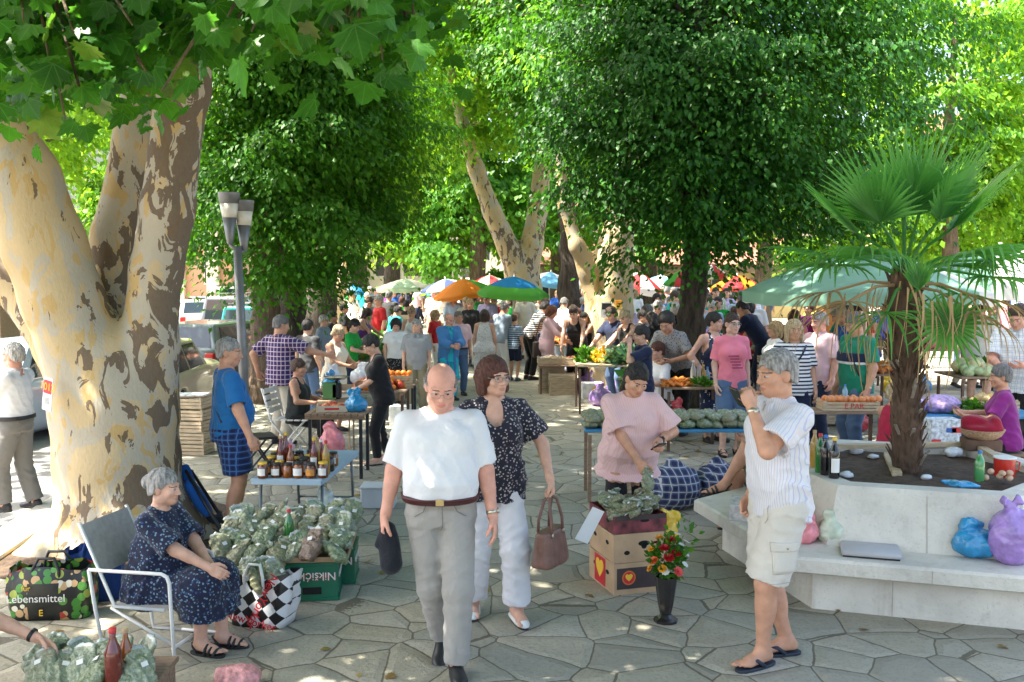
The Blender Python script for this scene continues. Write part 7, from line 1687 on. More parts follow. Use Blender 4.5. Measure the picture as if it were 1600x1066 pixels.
# scale and second stall
table('stall table behind the scale heaped with tomatoes', -2.5, -1.35, 12.1, 12.9, .78, WOOD2, DKW)
heap('red tomatoes on the stall behind the scale', 'fruit', (-1.72, 12.4, .78), .32, .24, .14, 90, .045, [PR['tomato'], PR['orange']], 6); sack('white bag of onions on the tomato stall', 'plastic_bag', 'bag', (-2.0, 12.75, .78), (.16, .12, .12), F_WHITE, 104, None, True, .008, .014); sack('bright blue bag behind the scale', 'plastic_bag', 'bag', (-2.34, 12.35, .78), (.12, .1, .08), F_BLUE, 105)
SCL = thing('kitchen_scale', 'green market scale with a steel pan on the tomato stall', 'scale', (-2.16, 11.75, .73), 0); MB().box((0, 0, .10), (.12, .10, .20), None, .02).build('column', DKM, SCL); MB().lathe([(.10, 0), (.15, .03), (.16, .035), (.10, .012)], (0, 0, .24), 18).build('pan', mat('steel', (.5, .52, .52), .25, .1, 10, metal=.9), SCL, True); MB().prism([(-.16, -.05), (.0, -.05), (.0, .05), (-.16, .05)], 0, .2).build('dial_case', mat('scale_green', (.10, .26, .09), .4, .1), SCL); MB().tube([(0, 0, .2), (0, 0, .25)], .02, 8).build('stem', DKM, SCL, True)
tb = MB().box((0, 0, .36), (1.0, .6, .03)).box((-.46, -.26, .17), (.04, .04, .34)).box((.46, -.26, .17), (.04, .04, .34)).box((-.46, .26, .17), (.04, .04, .34)).box((.46, .26, .17), (.04, .04, .34)); tag1(tb.build('support_stand', WOOD2, None), 'low wooden stand carrying the green market scale', 'stand', None, (-2.16, 11.72, .36)).scale = (.4, .6, .98)
bpy.data.objects['support_stand'].location.z = 0; bpy.data.objects['support_stand'].scale.z = 1.94
sack('white plastic carrier held out by the plaid shirt man', 'plastic_bag', 'bag', (PM['gripR'].x, PM['gripR'].y, PM['gripR'].z - .34), (.10, .07, .09), F_WHITE, 106, None, True, .008, .012, 0, 5, .12)
def pcrate(label, loc, rz, fill, n=30, r=.04, seed=1, sc=1.0, hz=.05):
    c = dup(CRATE, loc, rz, label, None, sc); L_ = Vector(loc); heap(label.replace('crate of', 'load of') + ' contents', 'fruit', (L_.x, L_.y, L_.z + .07 * sc), .20 * sc, .12 * sc, hz, n, r, fill, seed); return c
table('small stall table carrying a white edged crate of oranges', -1.98, -1.45, 14.3, 14.8, .62, WOOD2, DKM); pcrate('wooden crate of oranges on the small table behind the woman in black', (-1.76, 14.5, .62), 6, [PR['orange']], 0); ORM = MB().ball((0, 0, 0), .048, 10, 8).build('orange', PR['orange'], None, True); COL.objects.unlink(ORM)
for i in range(26):
    o = ORM.copy(); COL.objects.link(o); lay = i // 18; o.location = (-1.76 + (-.2 + .08 * (i % 6)) + hb.uniform(-.012, .012), 14.5 - .10 + .09 * ((i % 18) // 6) + .04 * lay, .70 + .07 * lay); props(o, 'round orange heaped in the crate behind the woman in black', 'orange', 'oranges in the crate')
o = tag1(MB().box((0, 0, .16), (.3, .24, .32), None, .004).build('carton', mat('white_carton', (.66, .68, .66), .6, .3, 12), None), 'white carton under the orange table', 'box', None, (-1.66, 14.2, 0))
# left row further back
for i, (x0, x1, y0, lab) in enumerate(((-3.1, -1.9, 16.6, 'left stall table with mixed vegetables behind the green shirt woman'), (-3.3, -2.0, 18.8, 'left stall table with peppers and cabbages'), (-3.6, -2.2, 21.4, 'left stall table with crates near the purple top woman'), (-4.0, -2.6, 25.0, 'far left stall table under the cream parasol'))):
    table(lab, x0, x1, y0, y0 + .9, .78, WOOD2, DKW)
    heap('mixed vegetables on left stall', 'vegetables', (x0 + .35, y0 + .4, .78), .34, .32, .16, 60, .055, [PR['tomato'], PR['pepper'], PR['cabbage'], PR['yellow']], 20 + i); heap('pale cabbages on left stall', 'vegetables', (x0 + .95, y0 + .35, .78), .30, .3, .15, 22, .09, [PR['cabbage'], PR['white'], PR['squash']], 30 + i)
    greens('loose greens on left stall', (x0 + .6, y0 + .15, .80), .5, .25, .16, 130, .13, GRN, 40 + i)
    pcrate(['crate of peppers on the first left stall', 'crate of tomatoes on the second left stall', 'crate of apples on the third left stall', 'crate of onions on the far left stall'][i], (x1 - .25, y0 + .55, .80), 5 * i, [PR[['pepper', 'tomato', 'apple', 'onion'][i]]], 40, .04, 50 + i)
    dup(CRATE, (x1 - .25, y0 + .3, .05), 4, ['empty crate under the first left stall', 'empty crate under the second left stall', 'empty crate under the third left stall', 'empty crate under the far left stall'][i])
for k in range(4): dup(CRATE, (-2.55 + .02 * k, 21.7, .80 + .14 * k), hb.uniform(-6, 6), ['lowest', 'second', 'third', 'highest'][k] + ' crate of the pile on the third left stall')
# right row: crate tower and greens tables
for k in range(4): dup(CRATE, (.76 + hb.uniform(-.02, .02), 18.4, .135 * k), hb.uniform(-5, 5), ['bottom', 'second', 'third', 'fourth'][k] + ' crate of the left pile by the beige dress woman')
for k in range(3): dup(CRATE, (.95 + hb.uniform(-.02, .02), 18.05, .135 * k), hb.uniform(-5, 5), ['bottom', 'middle', 'top'][k] + ' crate of the front pile below the potatoes')
pcrate('crate of potatoes on the left of the crate piles', (.74, 18.3, .56), 3, [PR['potato'], PR['white']], 60, .035, 60); pcrate('crate of onions on the right of the crate piles', (1.24, 18.25, .56), -3, [PR['onion'], PR['apple']], 60, .035, 61)
table('right stall table heaped with chard broccoli and yellow flowers', 1.05, 2.35, 15.4, 16.4, .80, WOODP, DKW); table('low support table for the potato crates', .5, 1.5, 18.02, 18.62, .555, WOOD2, DKW)
greens('dark parsley bunches on the right stall', (1.25, 16.0, .80), .22, .25, .24, 260, .10, CHEST, 70); greens('yellow blossoms on the right stall', (1.5, 15.8, .84), .20, .18, .20, 160, .075, YLW, 71, 'yellow_blossoms'); greens('blue green chard on the right stall', (1.92, 15.75, .82), .40, .30, .22, 420, .17, GRN2, 72); greens('pale lettuce on the right stall', (2.25, 15.95, .82), .25, .25, .22, 180, .16, GRN, 73)
heap('potatoes and roots in front of the chard', 'roots', (2.12, 15.5, .80), .22, .12, .08, 40, .045, [PR['potato'], PR['squash'], PR['peach']], 62)
table('second right stall table with a round basket of maize', 1.55, 2.35, 13.4, 14.1, .80, WOODP, DKW); o = thing('round_basket', 'round brown basket of maize on the second right stall', 'basket', (1.86, 13.75, .80), 0); MB().lathe([(.15, 0), (.20, .10), (.215, .13), (.20, .13), (.14, .02)], n=20).build('basket', MATS['wicker'], o, True); heap('yellow maize in the round basket', 'maize', (1.86, 13.75, .90), .17, .17, .08, 40, .035, [PR['squash'], PR['peach']], 63, stretch=(2.2, 1, 1)); greens('long green leaves hanging over the second right stall', (1.85, 13.42, .76), .30, .10, .14, 90, .20, GRN, 74)
heap('carrots on the first right stall by the beige dress woman', 'carrots', (1.0, 20.4, .82), .32, .22, .1, 80, .028, [PR['carrot']], 64, stretch=(4, 1, 1)); table('stall table by the beige dress woman with carrots and cut vegetables', .65, 2.3, 20.0, 20.9, .80, WOOD2, DKW); heap('white turnips on the carrot stall', 'turnips', (1.6, 20.3, .82), .35, .25, .12, 50, .05, [PR['white'], PR['peach'], PR['cabbage']], 65); o = tag1(MB().lathe([(.13, 0), (.15, .30), (.155, .30), (.14, .28)], n=16).build('bucket', CAPW, None, True), 'white bucket under the carrot stall', 'bucket', None, (.95, 19.8, 0))
table('round topped carrot table in front of the navy dress woman', 1.95, 2.72, 12.1, 12.75, .83, WOOD2, DKW); heap('carrots on the table in front of the navy dress', 'carrots', (2.12, 12.3, .83), .18, .16, .07, 46, .022, [PR['carrot']], 66, stretch=(4.5, 1, 1)); greens('parsley beside the carrots', (2.42, 12.25, .84), .16, .12, .10, 120, .07, CHEST, 75)
for k, (dx, g_) in enumerate(((.0, 'clear'), (.07, 'clear'), (.14, 'oil'), (.20, 'blue'))): bottle('glass bottle standing behind the parsley on the carrot table', (2.38 + dx, 12.55 + .02 * k, .83), .30 - .03 * k, .036, g_, [CAPW, CORK, CAPY, CAPB][k], None, .34, 'bottles on the carrot table')
sack('red bag hanging from the carrot table', 'plastic_bag', 'bag', (2.1, 12.15, .28), (.14, .1, .16), mat('film_red', (.45, .04, .05), .3, .3, 14, .6, 24, coat=.4), 110); sack('bright yellow and red bag hanging right of the carrot table', 'plastic_bag', 'bag', (2.68, 12.0, .30), (.12, .09, .15), F_YEL, 111)
for k, (px, py) in enumerate(((938, 622), (962, 610), (915, 600))): g0 = G(px, py + 12); sack(['purple net bag on the paving below the greens table', 'larger purple sack leaning on the greens table leg', 'grey violet sack behind the purple ones'][k], 'net_bag', 'bag', (g0.x, g0.y, 0), (.2, .18, .16), F_PURP, 112 + k, None, True, .008, .016)
g0 = G(936, 628); o = thing('fruit_carton', 'white carton with a yellow fruit mark below the greens table', 'box', (g0.x - .08, g0.y + .6, 0), 8); MB().box((0, 0, .14), (.4, .3, .28), None, .004).build('carton', MATS['white_carton'], o); MB().add([(.05 + .085 * math.cos(t), -.1525, .14 + .085 * math.sin(t)) for t in np.linspace(0, 6.28, 20)[:-1]], [list(range(19))]).build('fruit_mark', INK_Y, o)
# right side behind the planter
table('plank table with the peach crate left of the palm', 3.2, 4.15, 10.55, 10.95, .74, WOOD2, DKW); PCH = dup(CRATE, (3.78, 10.74, .74), -3, 'wooden crate heaped with peaches on the plank table', None, (1.25, .95, .8)); text_part('E PAR', .085, MX((3.78 + .02, 10.74 - .158, .795), (90, 0, -3)), INK_R, PCH).matrix_parent_inverse = PCH.matrix_basis.inverted()
PM_ = MB().ball((0, 0, 0), .040, 12, 9).build('peach', [PR['peach']], None, True); COL.objects.unlink(PM_)
for i in range(46):
    o = PM_.copy(); COL.objects.link(o); lay = i // 30; j = i % 30; o.location = (3.78 - .27 + .062 * (j % 10) + hb.uniform(-.01, .01) + .02 * lay, 10.74 - .09 + .085 * (j // 10) + hb.uniform(-.01, .01), .80 + .06 * lay + hb.uniform(0, .01)); o.rotation_euler = (hb.uniform(0, 3), 0, hb.uniform(0, 3)); o.scale = (hb.uniform(.9, 1.1),) * 3; props(o, 'ripe peach heaped in the crate on the plank table', 'peach', 'peaches in the crate')
bottle('small blue water bottle lying among the peaches', (3.72, 10.66, .84), .19, .03, 'blue', CAPB)
table('blue topped table with net bags and potatoes right of the palm', 4.35, 5.75, 10.2, 10.85, .74, MATS['sky_blue_top'], DKW)
sack('lilac net bag of garlic on the blue topped table', 'net_bag', 'bag', (4.72, 10.5, .74), (.22, .15, .10), mat('net_lilac', (.50, .36, .62), .6, .5, 30, .5, 60), 120, None, False, .008, .012); sack('smaller lilac net bag beside the garlic', 'net_bag', 'bag', (4.42, 10.5, .74), (.14, .13, .09), MATS['net_lilac'], 121, None, False, .008, .012)
pcrate('shallow crate of potatoes on the blue topped table', (5.32, 10.62, .74), 0, [PR['potato']], 46, .048, 67, 1.0, .09); greens('green peppers and herbs by the potatoes', (5.02, 10.42, .76), .2, .16, .10, 150, .09, CHEST, 76); heap('dark green cucumbers on the blue topped table', 'cucumbers', (5.1, 10.36, .76), .22, .08, .05, 26, .026, [PR['cucumber']], 68, stretch=(2.6, 1, 1))
for k, (x, z_, lb) in enumerate(((4.78, .36, 'blue and yellow banana carton under the blue topped table'), (4.82, .05, 'brown carton below the banana carton'), (5.3, .05, 'brown carton at the right under the table'))): o = thing('fruit_carton', lb, 'box', (x, 10.45, z_), hb.uniform(-6, 6)); MB().box((0, 0, .13), (.42, .34, .26), None, .004).build('carton', KRAFT, o); MB().box((0, -.172, .16), (.36, .003, .10)).build('printed_band', INK_B if k == 0 else INK_R, o)
table('wooden bench under the stacked cartons', 4.5, 5.1, 10.25, 10.65, .35, WOOD2, DKW)
NP = thing('newspaper_bundle', 'tall newspaper printed carton behind the planter right of the palm', 'box', D(1472, 665, 9.3), 0); MB().box((0, 0, -.02), (.29, .2, .34), None, .004).build('carton', mat('newsprint', (.60, .64, .68), .7, .6, 30), NP)
for k in range(7): MB().box((hb.uniform(-.1, .1), -.1025, hb.uniform(-.15, .12)), (hb.uniform(.04, .1), .003, hb.uniform(.02, .06))).build('print_block', [INK_B, INK_K, INK_R][k % 3], NP)
NP.location.z = .17; bpy.data.objects[NP.children[0].name].scale = (1, 1, 1); NPS = tag1(MB().box((0, 0, .0), (.42, .3, .03)).box((-.18, 0, -.25), (.03, .26, .5)).box((.18, 0, -.25), (.03, .26, .5)).build('low_stool', WOOD2, None), 'low stool carrying the newspaper carton', 'stool', None, (NP.location.x, 9.3, .5)); NP.location.z = .705
for i, (x0, x1, y0, lab) in enumerate(((4.5, 5.8, 14.0, 'stall under the green canopy with melons and carrots'), (6.4, 8.2, 13.6, 'right stall with pale squash and aubergines'), (4.4, 5.6, 17.4, 'stall with red fruit behind the striped top woman'), (7.4, 9.6, 18.6, 'far right stall under the second canopy'), (3.3, 4.6, 19.5, 'middle stall with yellow fruit behind the linden'), (5.2, 7.6, 23.5, 'far middle stall with cabbages'), (2.2, 4.0, 24.0, 'far stall behind the hollow plane tree'))):
    table(lab, x0, x1, y0, y0 + .9, .80, WOOD2, DKW); sh = lab.split(' with ')[0].split(' under ')[0]
    heap('round produce on ' + lab, 'fruit', (x0 + .35, y0 + .4, .80), .30, .30, .16, 34, .08, [PR[['melon', 'squash', 'tomato', 'cabbage', 'yellow', 'cabbage', 'peach'][i]], PR['cabbage']], 130 + i); heap('small produce on ' + lab, 'fruit', (x0 + .95, y0 + .3, .80), .28, .24, .10, 50, .045, [PR[['carrot', 'plum', 'tomato', 'orange', 'peach', 'white', 'tomato'][i]], PR['apple']], 140 + i)
    greens('greens on ' + lab, (x0 + .7, y0 + .65, .82), .45, .2, .18, 140, .14, GRN, 150 + i)
    pcrate('crate of ' + ['carrots', 'aubergines', 'red apples', 'peppers', 'plums', 'onions', 'potatoes'][i] + ' on ' + lab, (x1 - .28, y0 + .4, .80), 4, [PR[['carrot', 'plum', 'apple', 'pepper', 'plum', 'onion', 'potato'][i]]], 40, .04, 160 + i)
    dup(CRATE, (x0 + .4, y0 + .3, .04), 5, 'empty crate below ' + lab)
    for k in range(4):
        cn, mt = [('white', F_WHITE), ('pink', F_PINK), ('blue', F_BLUE), ('yellow', F_YEL), ('purple', F_PURP), ('crimson', MATS['film_red'])][(i * 3 + k * 5) % 6]; sack('%s bag %s %s' % (cn, ['on the ground left of', 'on the ground before', 'on top of', 'on the ground right of'][k], lab), 'plastic_bag', 'bag', ([x0 - .15, x0 + .5, x0 + .75, x1 + .1][k], y0 - (.25 if k != 2 else -.2), .8 if k == 2 else 0), (.16, .13, .14), mt, 200 + i * 4 + k, None, True, .008, .018)
for k in range(5): dup(CRATE, (4.62, 17.0, .135 * k), hb.uniform(-5, 5), ['lowest', 'second', 'third', 'fourth', 'top'][k] + ' crate of the tall pile near the navy bending man')
pcrate('crate of red apples on the tall pile near the navy bending man', (4.62, 17.0, .70), 0, [PR['tomato'], PR['apple']], 50, .04, 170)

# parasols and canopies
def parasol(label, c, R_, zr, za, mats, n=8, valance=.10, tilt=(0, 0), bands=None, pole=.018, name='parasol', zb=0):
    o = thing(name, label, 'parasol', (c[0], c[1], 0), 0); Mt = rotm(tilt[0], tilt[1], 0); piv = Vector((0, 0, zr)); rings = 6; V = []; F = []; MI = []; sub = 3; nn = n * sub
    for j in range(rings + 1):
        t = j / rings
        for k in range(nn):
            a = 2 * math.pi * k / nn; f = (k % sub) / sub; chord = 1 - .06 * math.sin(math.pi * f); r = max(.01, R_ * t * chord); z = za + (zr - za) * (t ** 1.7 * .75 + t * .25) - .05 * R_ * t * math.sin(math.pi * f) * .6
            V.append(piv + Mt @ (Vector((r * math.cos(a), r * math.sin(a), z)) - piv))
    for j in range(rings):
        for k in range(nn):
            F.append((j * nn + k, (j + 1) * nn + k, (j + 1) * nn + (k + 1) % nn, j * nn + (k + 1) % nn)); MI.append((0 if j < bands else 1) if bands else ((k // sub) % len(mats)))
    me = mesh_np('canopy', V, F, mats, o, True, MI); md = me.modifiers.new('thick', 'SOLIDIFY'); md.thickness = .006
    if valance:
        m = MB(); b = V[rings * nn:];
        for k in range(nn):
            m.mi = (len(mats) - 1) if bands else ((k // sub) % len(mats)); p, q = b[k], b[(k + 1) % nn]; dz = Vector((0, 0, valance)); m.add([p * 1.0, q, q - dz, p - dz], [(0, 3, 2, 1)])
        m.build('valance', mats, o)
    MB().tube([(0, 0, zb), piv, piv + Mt @ (Vector((0, 0, za + .06)) - piv)], pole, 8).build('pole', mat('pole_pale', (.6, .58, .54), .4, .1, 10, metal=.3), o, True)
    m = MB()
    for k in range(n): a = 2 * math.pi * k / n; e = piv + Mt @ (Vector((R_ * .96 * math.cos(a), R_ * .96 * math.sin(a), zr + .012)) - piv); s0 = piv + Mt @ (Vector((0, 0, za - .04)) - piv); md_ = s0.lerp(e, .5) + Vector((0, 0, (za - zr) * .10)); m.tube([s0, md_, e], .006, 4)
    m.build('ribs', MATS['pole_pale'], o); return o
def canvas(name, c):
    m, nt, p = newmat(name); p.inputs['Base Color'].default_value = rgba(c); p.inputs['Roughness'].default_value = .7; t = N(nt, 'ShaderNodeBsdfTranslucent'); t.inputs['Color'].default_value = rgba(c); mx = N(nt, 'ShaderNodeMixShader'); mx.inputs[0].default_value = .4; nt.links.new(p.outputs[0], mx.inputs[1]); nt.links.new(t.outputs[0], mx.inputs[2]); nt.links.new(mx.outputs[0], nt.nodes['Material Output'].inputs[0]); MATS[name] = m; return m
CV = {k: canvas('canvas_' + k, c) for k, c in dict(blue=(.01, .26, .58), green=(.10, .42, .04), orange=(.80, .26, .01), cream=(.62, .60, .46), sage=(.34, .46, .30), navy=(.06, .09, .22), red=(.62, .04, .05), white=(.75, .75, .72), yellow=(.80, .55, .02), lblue=(.16, .42, .60), mint=(.24, .45, .34), dkgreen=(.02, .24, .12)).items()}
def pk(px, d): return (D(px, 430, d).x, d)
parasol('blue parasol with a green border in the middle of the market', pk(802, 24), .90, 1.80, 2.22, [CV['blue'], CV['green']], 8, .09, (4, 3), 4)
parasol('orange parasol left of the blue and green one', pk(726, 25.5), .84, 1.76, 2.16, [CV['orange'], CV['orange'], CV['orange'], CV['green']], 8, .05, (6, -8))
parasol('large cream and sage parasol in front of the arched building', pk(634, 33), 1.02, 1.80, 2.12, [CV['cream'], CV['sage'], CV['cream']], 6, .12)
parasol('navy parasol half hidden behind the orange one', pk(697, 28), .75, 1.86, 2.14, [CV['navy'], CV['white']], 8, .05, (0, -6))
parasol('red and white striped awning parasol right of the hollow plane', pk(996, 32), .85, 1.90, 2.34, [CV['white'], CV['red']], 8, .16, (8, 12))
parasol('rainbow parasol behind the dark linden trunk', pk(1072, 25), .62, 2.05, 2.44, [CV['green'], CV['red'], CV['blue'], CV['yellow']], 8, .0, (8, -4))
parasol('pale blue parasol behind the thick dark tree', pk(858, 31), .80, 1.96, 2.36, [CV['lblue'], CV['white']], 6, .10, (0, 8))
parasol('small blue parasol at the far end of the left row', pk(541, 36), .75, 1.60, 1.96, [CV['lblue'], CV['blue']], 8, .08)
parasol('red and white parasol before the yellow building', pk(1112, 42), .75, 2.2, 2.7, [CV['red'], CV['white']], 8, .12)
for px, d, c1, c2, lb in ((905, 34, 'yellow', 'white', 'yellow and white parasol far behind the hollow plane'), (945, 38, 'green', 'white', 'green and white parasol beyond the hollow plane'), (1032, 36, 'lblue', 'white', 'pale blue and white parasol left of the rainbow one'), (1152, 30, 'orange', 'red', 'orange and red parasol right of the linden trunk'), (765, 36, 'red', 'cream', 'red and cream parasol behind the blue and green one'), (1290, 24, 'cream', 'sage', 'cream parasol behind the green canopy')): parasol(lb, pk(px, d), .85, 1.85, 2.25, [CV[c1], CV[c2]], 8, .08)
parasol('big pale green market canopy left of the palm top', (5.3, 14.4), 1.85, 2.02, 2.60, [CV['mint'], CV['mint'], CV['white']], 6, .16, (0, 0), None, .03, 'market_canopy')
parasol('white and green market canopy at the right edge', (7.9, 15.6), 1.75, 2.08, 2.72, [CV['white'], CV['mint']], 6, .18, (0, 0), None, .03, 'market_canopy')

# lamp post, notices
LP = thing('street_lamp', 'grey street lamp with two cone shaped heads beside the chestnut', 'street lamp', (D(386, 640, 11).x, 11, 0)); GP = mat('lamp_grey', (.20, .20, .20), .45, .15, 10, metal=.4); tx = D(371, 385, 11).x - LP.location.x; zt = D(371, 385, 11).z
MB().tube([(0, 0, 0), (tx * .5, 0, zt * .5), (tx, 0, zt)], [.062, .054, .048], 12).build('post', GP, LP, True)
for k, (dx, dz, dy) in enumerate(((-.07, .0, -.05), (.06, -.08, .06))):
    c = Vector((tx + dx, dy, zt + dz + .02)); h_ = .58
    lh = MB().lathe([(.025, 0), (.035, .02), (.08, .30)], c, 14).build('lamp_head', GP, LP, True); MB().lathe([(.108, .458), (.124, .575), (.126, .585), (.05, .59)], c, 14).build('lamp_cap', GP, lh, True); MB().lathe([(.08, .302), (.106, .458)], c, 14).build('lamp_glass', mat('frosted_glass', (.66, .62, .52), .3, .05), lh, True); MB().tube([(tx, 0, zt - .05), c], .022, 6).build('lamp_arm', GP, LP, True)
def notice(label, px0, py0, px1, py1, y, cols, txt=None, tilt=0, name='notice'):
    a, b = D(px0, py0, y), D(px1, py1, y); c_ = (a + b) / 2; w, h = abs(b.x - a.x), abs(a.z - b.z); o = thing(name, label, 'poster', c_, 0); o.rotation_euler = (0, R(tilt), 0); MB().box((0, 0, 0), (w, .006, h)).build('sheet', cols[0], o);
    for k, (fx, fz, fw, fh) in enumerate(((0, .22, .86, .40), (0, -.2, .5, .2))): MB().box((fx * w, -.0045, fz * h), (fw * w, .003, fh * h)).build('print_block', cols[1 + k % (len(cols) - 1)], o)
    if txt: text_part(txt, h * .32, MX((0, -.0075, .22 * h - h * .0), (90, 0, 0)), INK_Y, o)
    return o
nt_ = notice('red and yellow notice fixed to the left side of the big trunk', 63, 590, 86, 642, 7.50, [LBL, INK_R, mat('ink_grey', (.4, .4, .4), .7, .3, 50)], '1012', 12)
nt_.rotation_euler = (0, R(9), R(-28))
notice('white notice with a dark picture on the hollow plane trunk', 939, 472, 956, 497, 19.44, [LBL, INK_K, mat('ink_grey', (.4, .4, .4), .7, .3, 50)], None, 2); notice('small orange notice on the hollow plane trunk', 961, 469, 971, 483, 19.46, [INK_Y, mat('ink_orange', (.7, .25, .03), .6, 0), INK_K])

# cars
def car(label, loc, rz, c, kind='hatch', sc=1.0, rough=.3):
    """forward is +Y at rz 0"""
    o = thing('parked_car', label, 'car', (loc[0], loc[1], STZ + .0), rz); PT_ = mat('paint_%d_%d_%d' % tuple(int(x * 99) for x in c), c, rough, .08, 3, coat=.8); L = 3.9 if kind != 'wagon' else 4.4; H_ = {'hatch': 1.40, 'wagon': 1.44, 'suv': 1.72, 'sedan': 1.38}[kind]; w = 1.66
    hood = {'hatch': .72, 'wagon': .80, 'suv': .98, 'sedan': .80}[kind]; S = Sdf((-w / 2 - .1, -L / 2 - .1, .1), (w / 2 + .1, L / 2 + .1, H_ + .1), .05)
    secs = [(-L / 2, .62, .30), (-L / 2 + .1, .80, .34), (-L * .35, .83, .36), (L * .2, .83, .36), (L / 2 - .25, .80, .30), (L / 2, .68, .22)]
    S.loft((0, 0, .22), np.array([[1, 0, 0], [0, 0, 1], [0, -1, 0]], float).T @ np.eye(3) if False else np.array([[1, 0, 0], [0, 0, 1], [0, 1, 0]], float).T, [(y, 0, .30, a, b + .1) for y, a, b in secs], .03, pw=5)
    for sx in (-1, 1):
        for y in (-L * .30, L * .31): S.ell((sx * .80, y, .30), (.20, .345, .345), None, .02, 'sub')
    V, F = S.mesh(); mesh_np('body', V, F, PT_, o)
    y0, y1, y2, y3 = {'hatch': (-L / 2 + .12, -L / 2 + .42, .22, .80), 'wagon': (-L / 2 + .12, -L / 2 + .36, .30, .95), 'suv': (-L / 2 + .06, -L / 2 + .16, .45, .85), 'sedan': (-L / 2 + .55, -L / 2 + 1.05, .25, .90)}[kind]; zb = .84; wb, wt = .78, .62
    P8 = [(-wb, y0, zb), (wb, y0, zb), (wb, y3, zb), (-wb, y3, zb), (-wt, y1, H_), (wt, y1, H_), (wt, y2, H_), (-wt, y2, H_)]; m = MB(); m.add(P8, [(3, 2, 1, 0), (4, 5, 6, 7), (0, 1, 5, 4), (1, 2, 6, 5), (2, 3, 7, 6), (3, 0, 4, 7)]); cb = m.build('cabin', PT_, o); bv = cb.modifiers.new('round', 'BEVEL'); bv.width = .07; bv.segments = 3
    G_ = mat('car_glass', (.03, .045, .05), .06, 0, coat=.5); P8 = [Vector(p) for p in P8]
    def pane(i, j, k, l, u0, u1, v0, v1, nm):
        a, b, c_, d = P8[i], P8[j], P8[k], P8[l]; f = lambda u, v: (a.lerp(b, u)).lerp(d.lerp(c_, u), v); n = (b - a).cross(d - a).normalized() * .012; q = [f(u0, v0) + n, f(u1, v0) + n, f(u1, v1) + n, f(u0, v1) + n]; MB().add(q + [p - n * 1.5 for p in q], [(0, 1, 2, 3), (0, 4, 5, 1), (1, 5, 6, 2), (2, 6, 7, 3), (3, 7, 4, 0)]).build(nm, G_, o)
    pane(0, 1, 5, 4, .09, .91, .14, .88, 'rear_window'); pane(2, 3, 7, 6, .07, .93, .1, .9, 'windscreen')
    for i, j, k, l in ((1, 2, 6, 5), (3, 0, 4, 7)): pane(i, j, k, l, .10, .48, .12, .86, 'side_window'); pane(i, j, k, l, .53, .88, .12, .86, 'side_window')
    RED = mat('lamp_red', (.5, .02, .015), .2, 0, coat=.5); LW = mat('lamp_clear', (.7, .7, .66), .15, 0, coat=.5)
    for sx in (-1, 1):
        MB().box((sx * .66, -L / 2 + .02, .72), (.2, .12, .24), None, .02).build('tail_light', RED, o); MB().box((sx * .58, L / 2 - .06, .62), (.3, .14, .15), None, .03).build('headlight', LW, o)
        for y in (-L * .30, L * .31):
            wl = MB().lathe([(.20, -.09), (.30, -.09), (.315, -.06), (.315, .06), (.30, .09), (.20, .09)], (sx * .74, y, .315), 22, rotm(0, 90, 0)).build('wheel', M_RUBBER, o, True); MB().lathe([(.05, -.093), (.19, -.085), (.20, -.07), (.20, .07), (.19, .085), (.05, .093)], (sx * .74, y, .315), 16, rotm(0, 90, 0)).build('rim', mat('rim_alloy', (.42, .42, .42), .35, .1, 10, metal=.7), wl, False)
    MB().box((0, -L / 2 - .012, .60), (.48, .02, .11)).build('number_plate', LBL, o); MB().box((0, -L / 2 + .01, .42), (1.56, .14, .16), None, .04).build('bumper', mat('bumper_dark', (.05, .05, .055), .6, .2), o); MB().box((0, L / 2 - .0, .40), (1.5, .14, .16), None, .04).build('bumper', MATS['bumper_dark'], o)
    if kind == 'suv':
        m = MB()
        for sx in (-1, 1): m.tube([(sx * .56, y1 + .1, H_ + .08), (sx * .56, y2 - .1, H_ + .08)], .018, 6)
        for k in range(6): y = y1 + .2 + k * (y2 - y1 - .4) / 5; m.tube([(-.56, y, H_ + .08), (.56, y, H_ + .08)], .014, 6); m.tube([(-.56, y, H_ - .01), (-.56, y, H_ + .08)], .014, 6); m.tube([(.56, y, H_ - .01), (.56, y, H_ + .08)], .014, 6)
        m.build('roof_rack', M_BLACK, o)
    o.scale = (sc,) * 3; return o
car('beige hatchback parked nearest to the big tree', (-6.0, 16.0), 4, (.52, .44, .34), 'hatch', .95)
car('dark grey estate car parked behind the beige hatchback', (-6.55, 21.6), -6, (.12, .15, .16), 'wagon', .96)
car('teal off road car with roof rack parked by the chestnuts', (-7.1, 27.4), -4, (.01, .20, .20), 'suv', .9)
car('pale blue car facing us at the left edge behind the white shirt man', (-7.6, 14.2), 172, (.42, .50, .58), 'hatch', 1.0)
car('red hatchback parked across the street', (-11.3, 30.0), 20, (.45, .05, .04), 'hatch', 1.0)
for i, (x, y, rz_, c, k, lb) in enumerate(((-9.6, 36, 0, (.70, .70, .68), 'hatch', 'white hatchback fourth in the row along the kerb'), (-12.6, 38, 25, (.72, .70, .66), 'wagon', 'cream estate car across the street beyond the red one'), (-10.9, 45, 0, (.62, .64, .66), 'sedan', 'silver saloon far along the kerb'), (-14.8, 46, 25, (.74, .74, .72), 'hatch', 'white hatchback far across the street'), (-12.4, 55, 0, (.70, .56, .12), 'hatch', 'yellow car far up the street'), (-16.6, 56, 22, (.70, .70, .70), 'suv', 'white van like car farthest up the street'), (-8.9, 31.8, -3, (.16, .17, .19), 'suv', 'charcoal car between the teal one and the white one'))): car(lb, (x, y), rz_, c, k, 1.0)

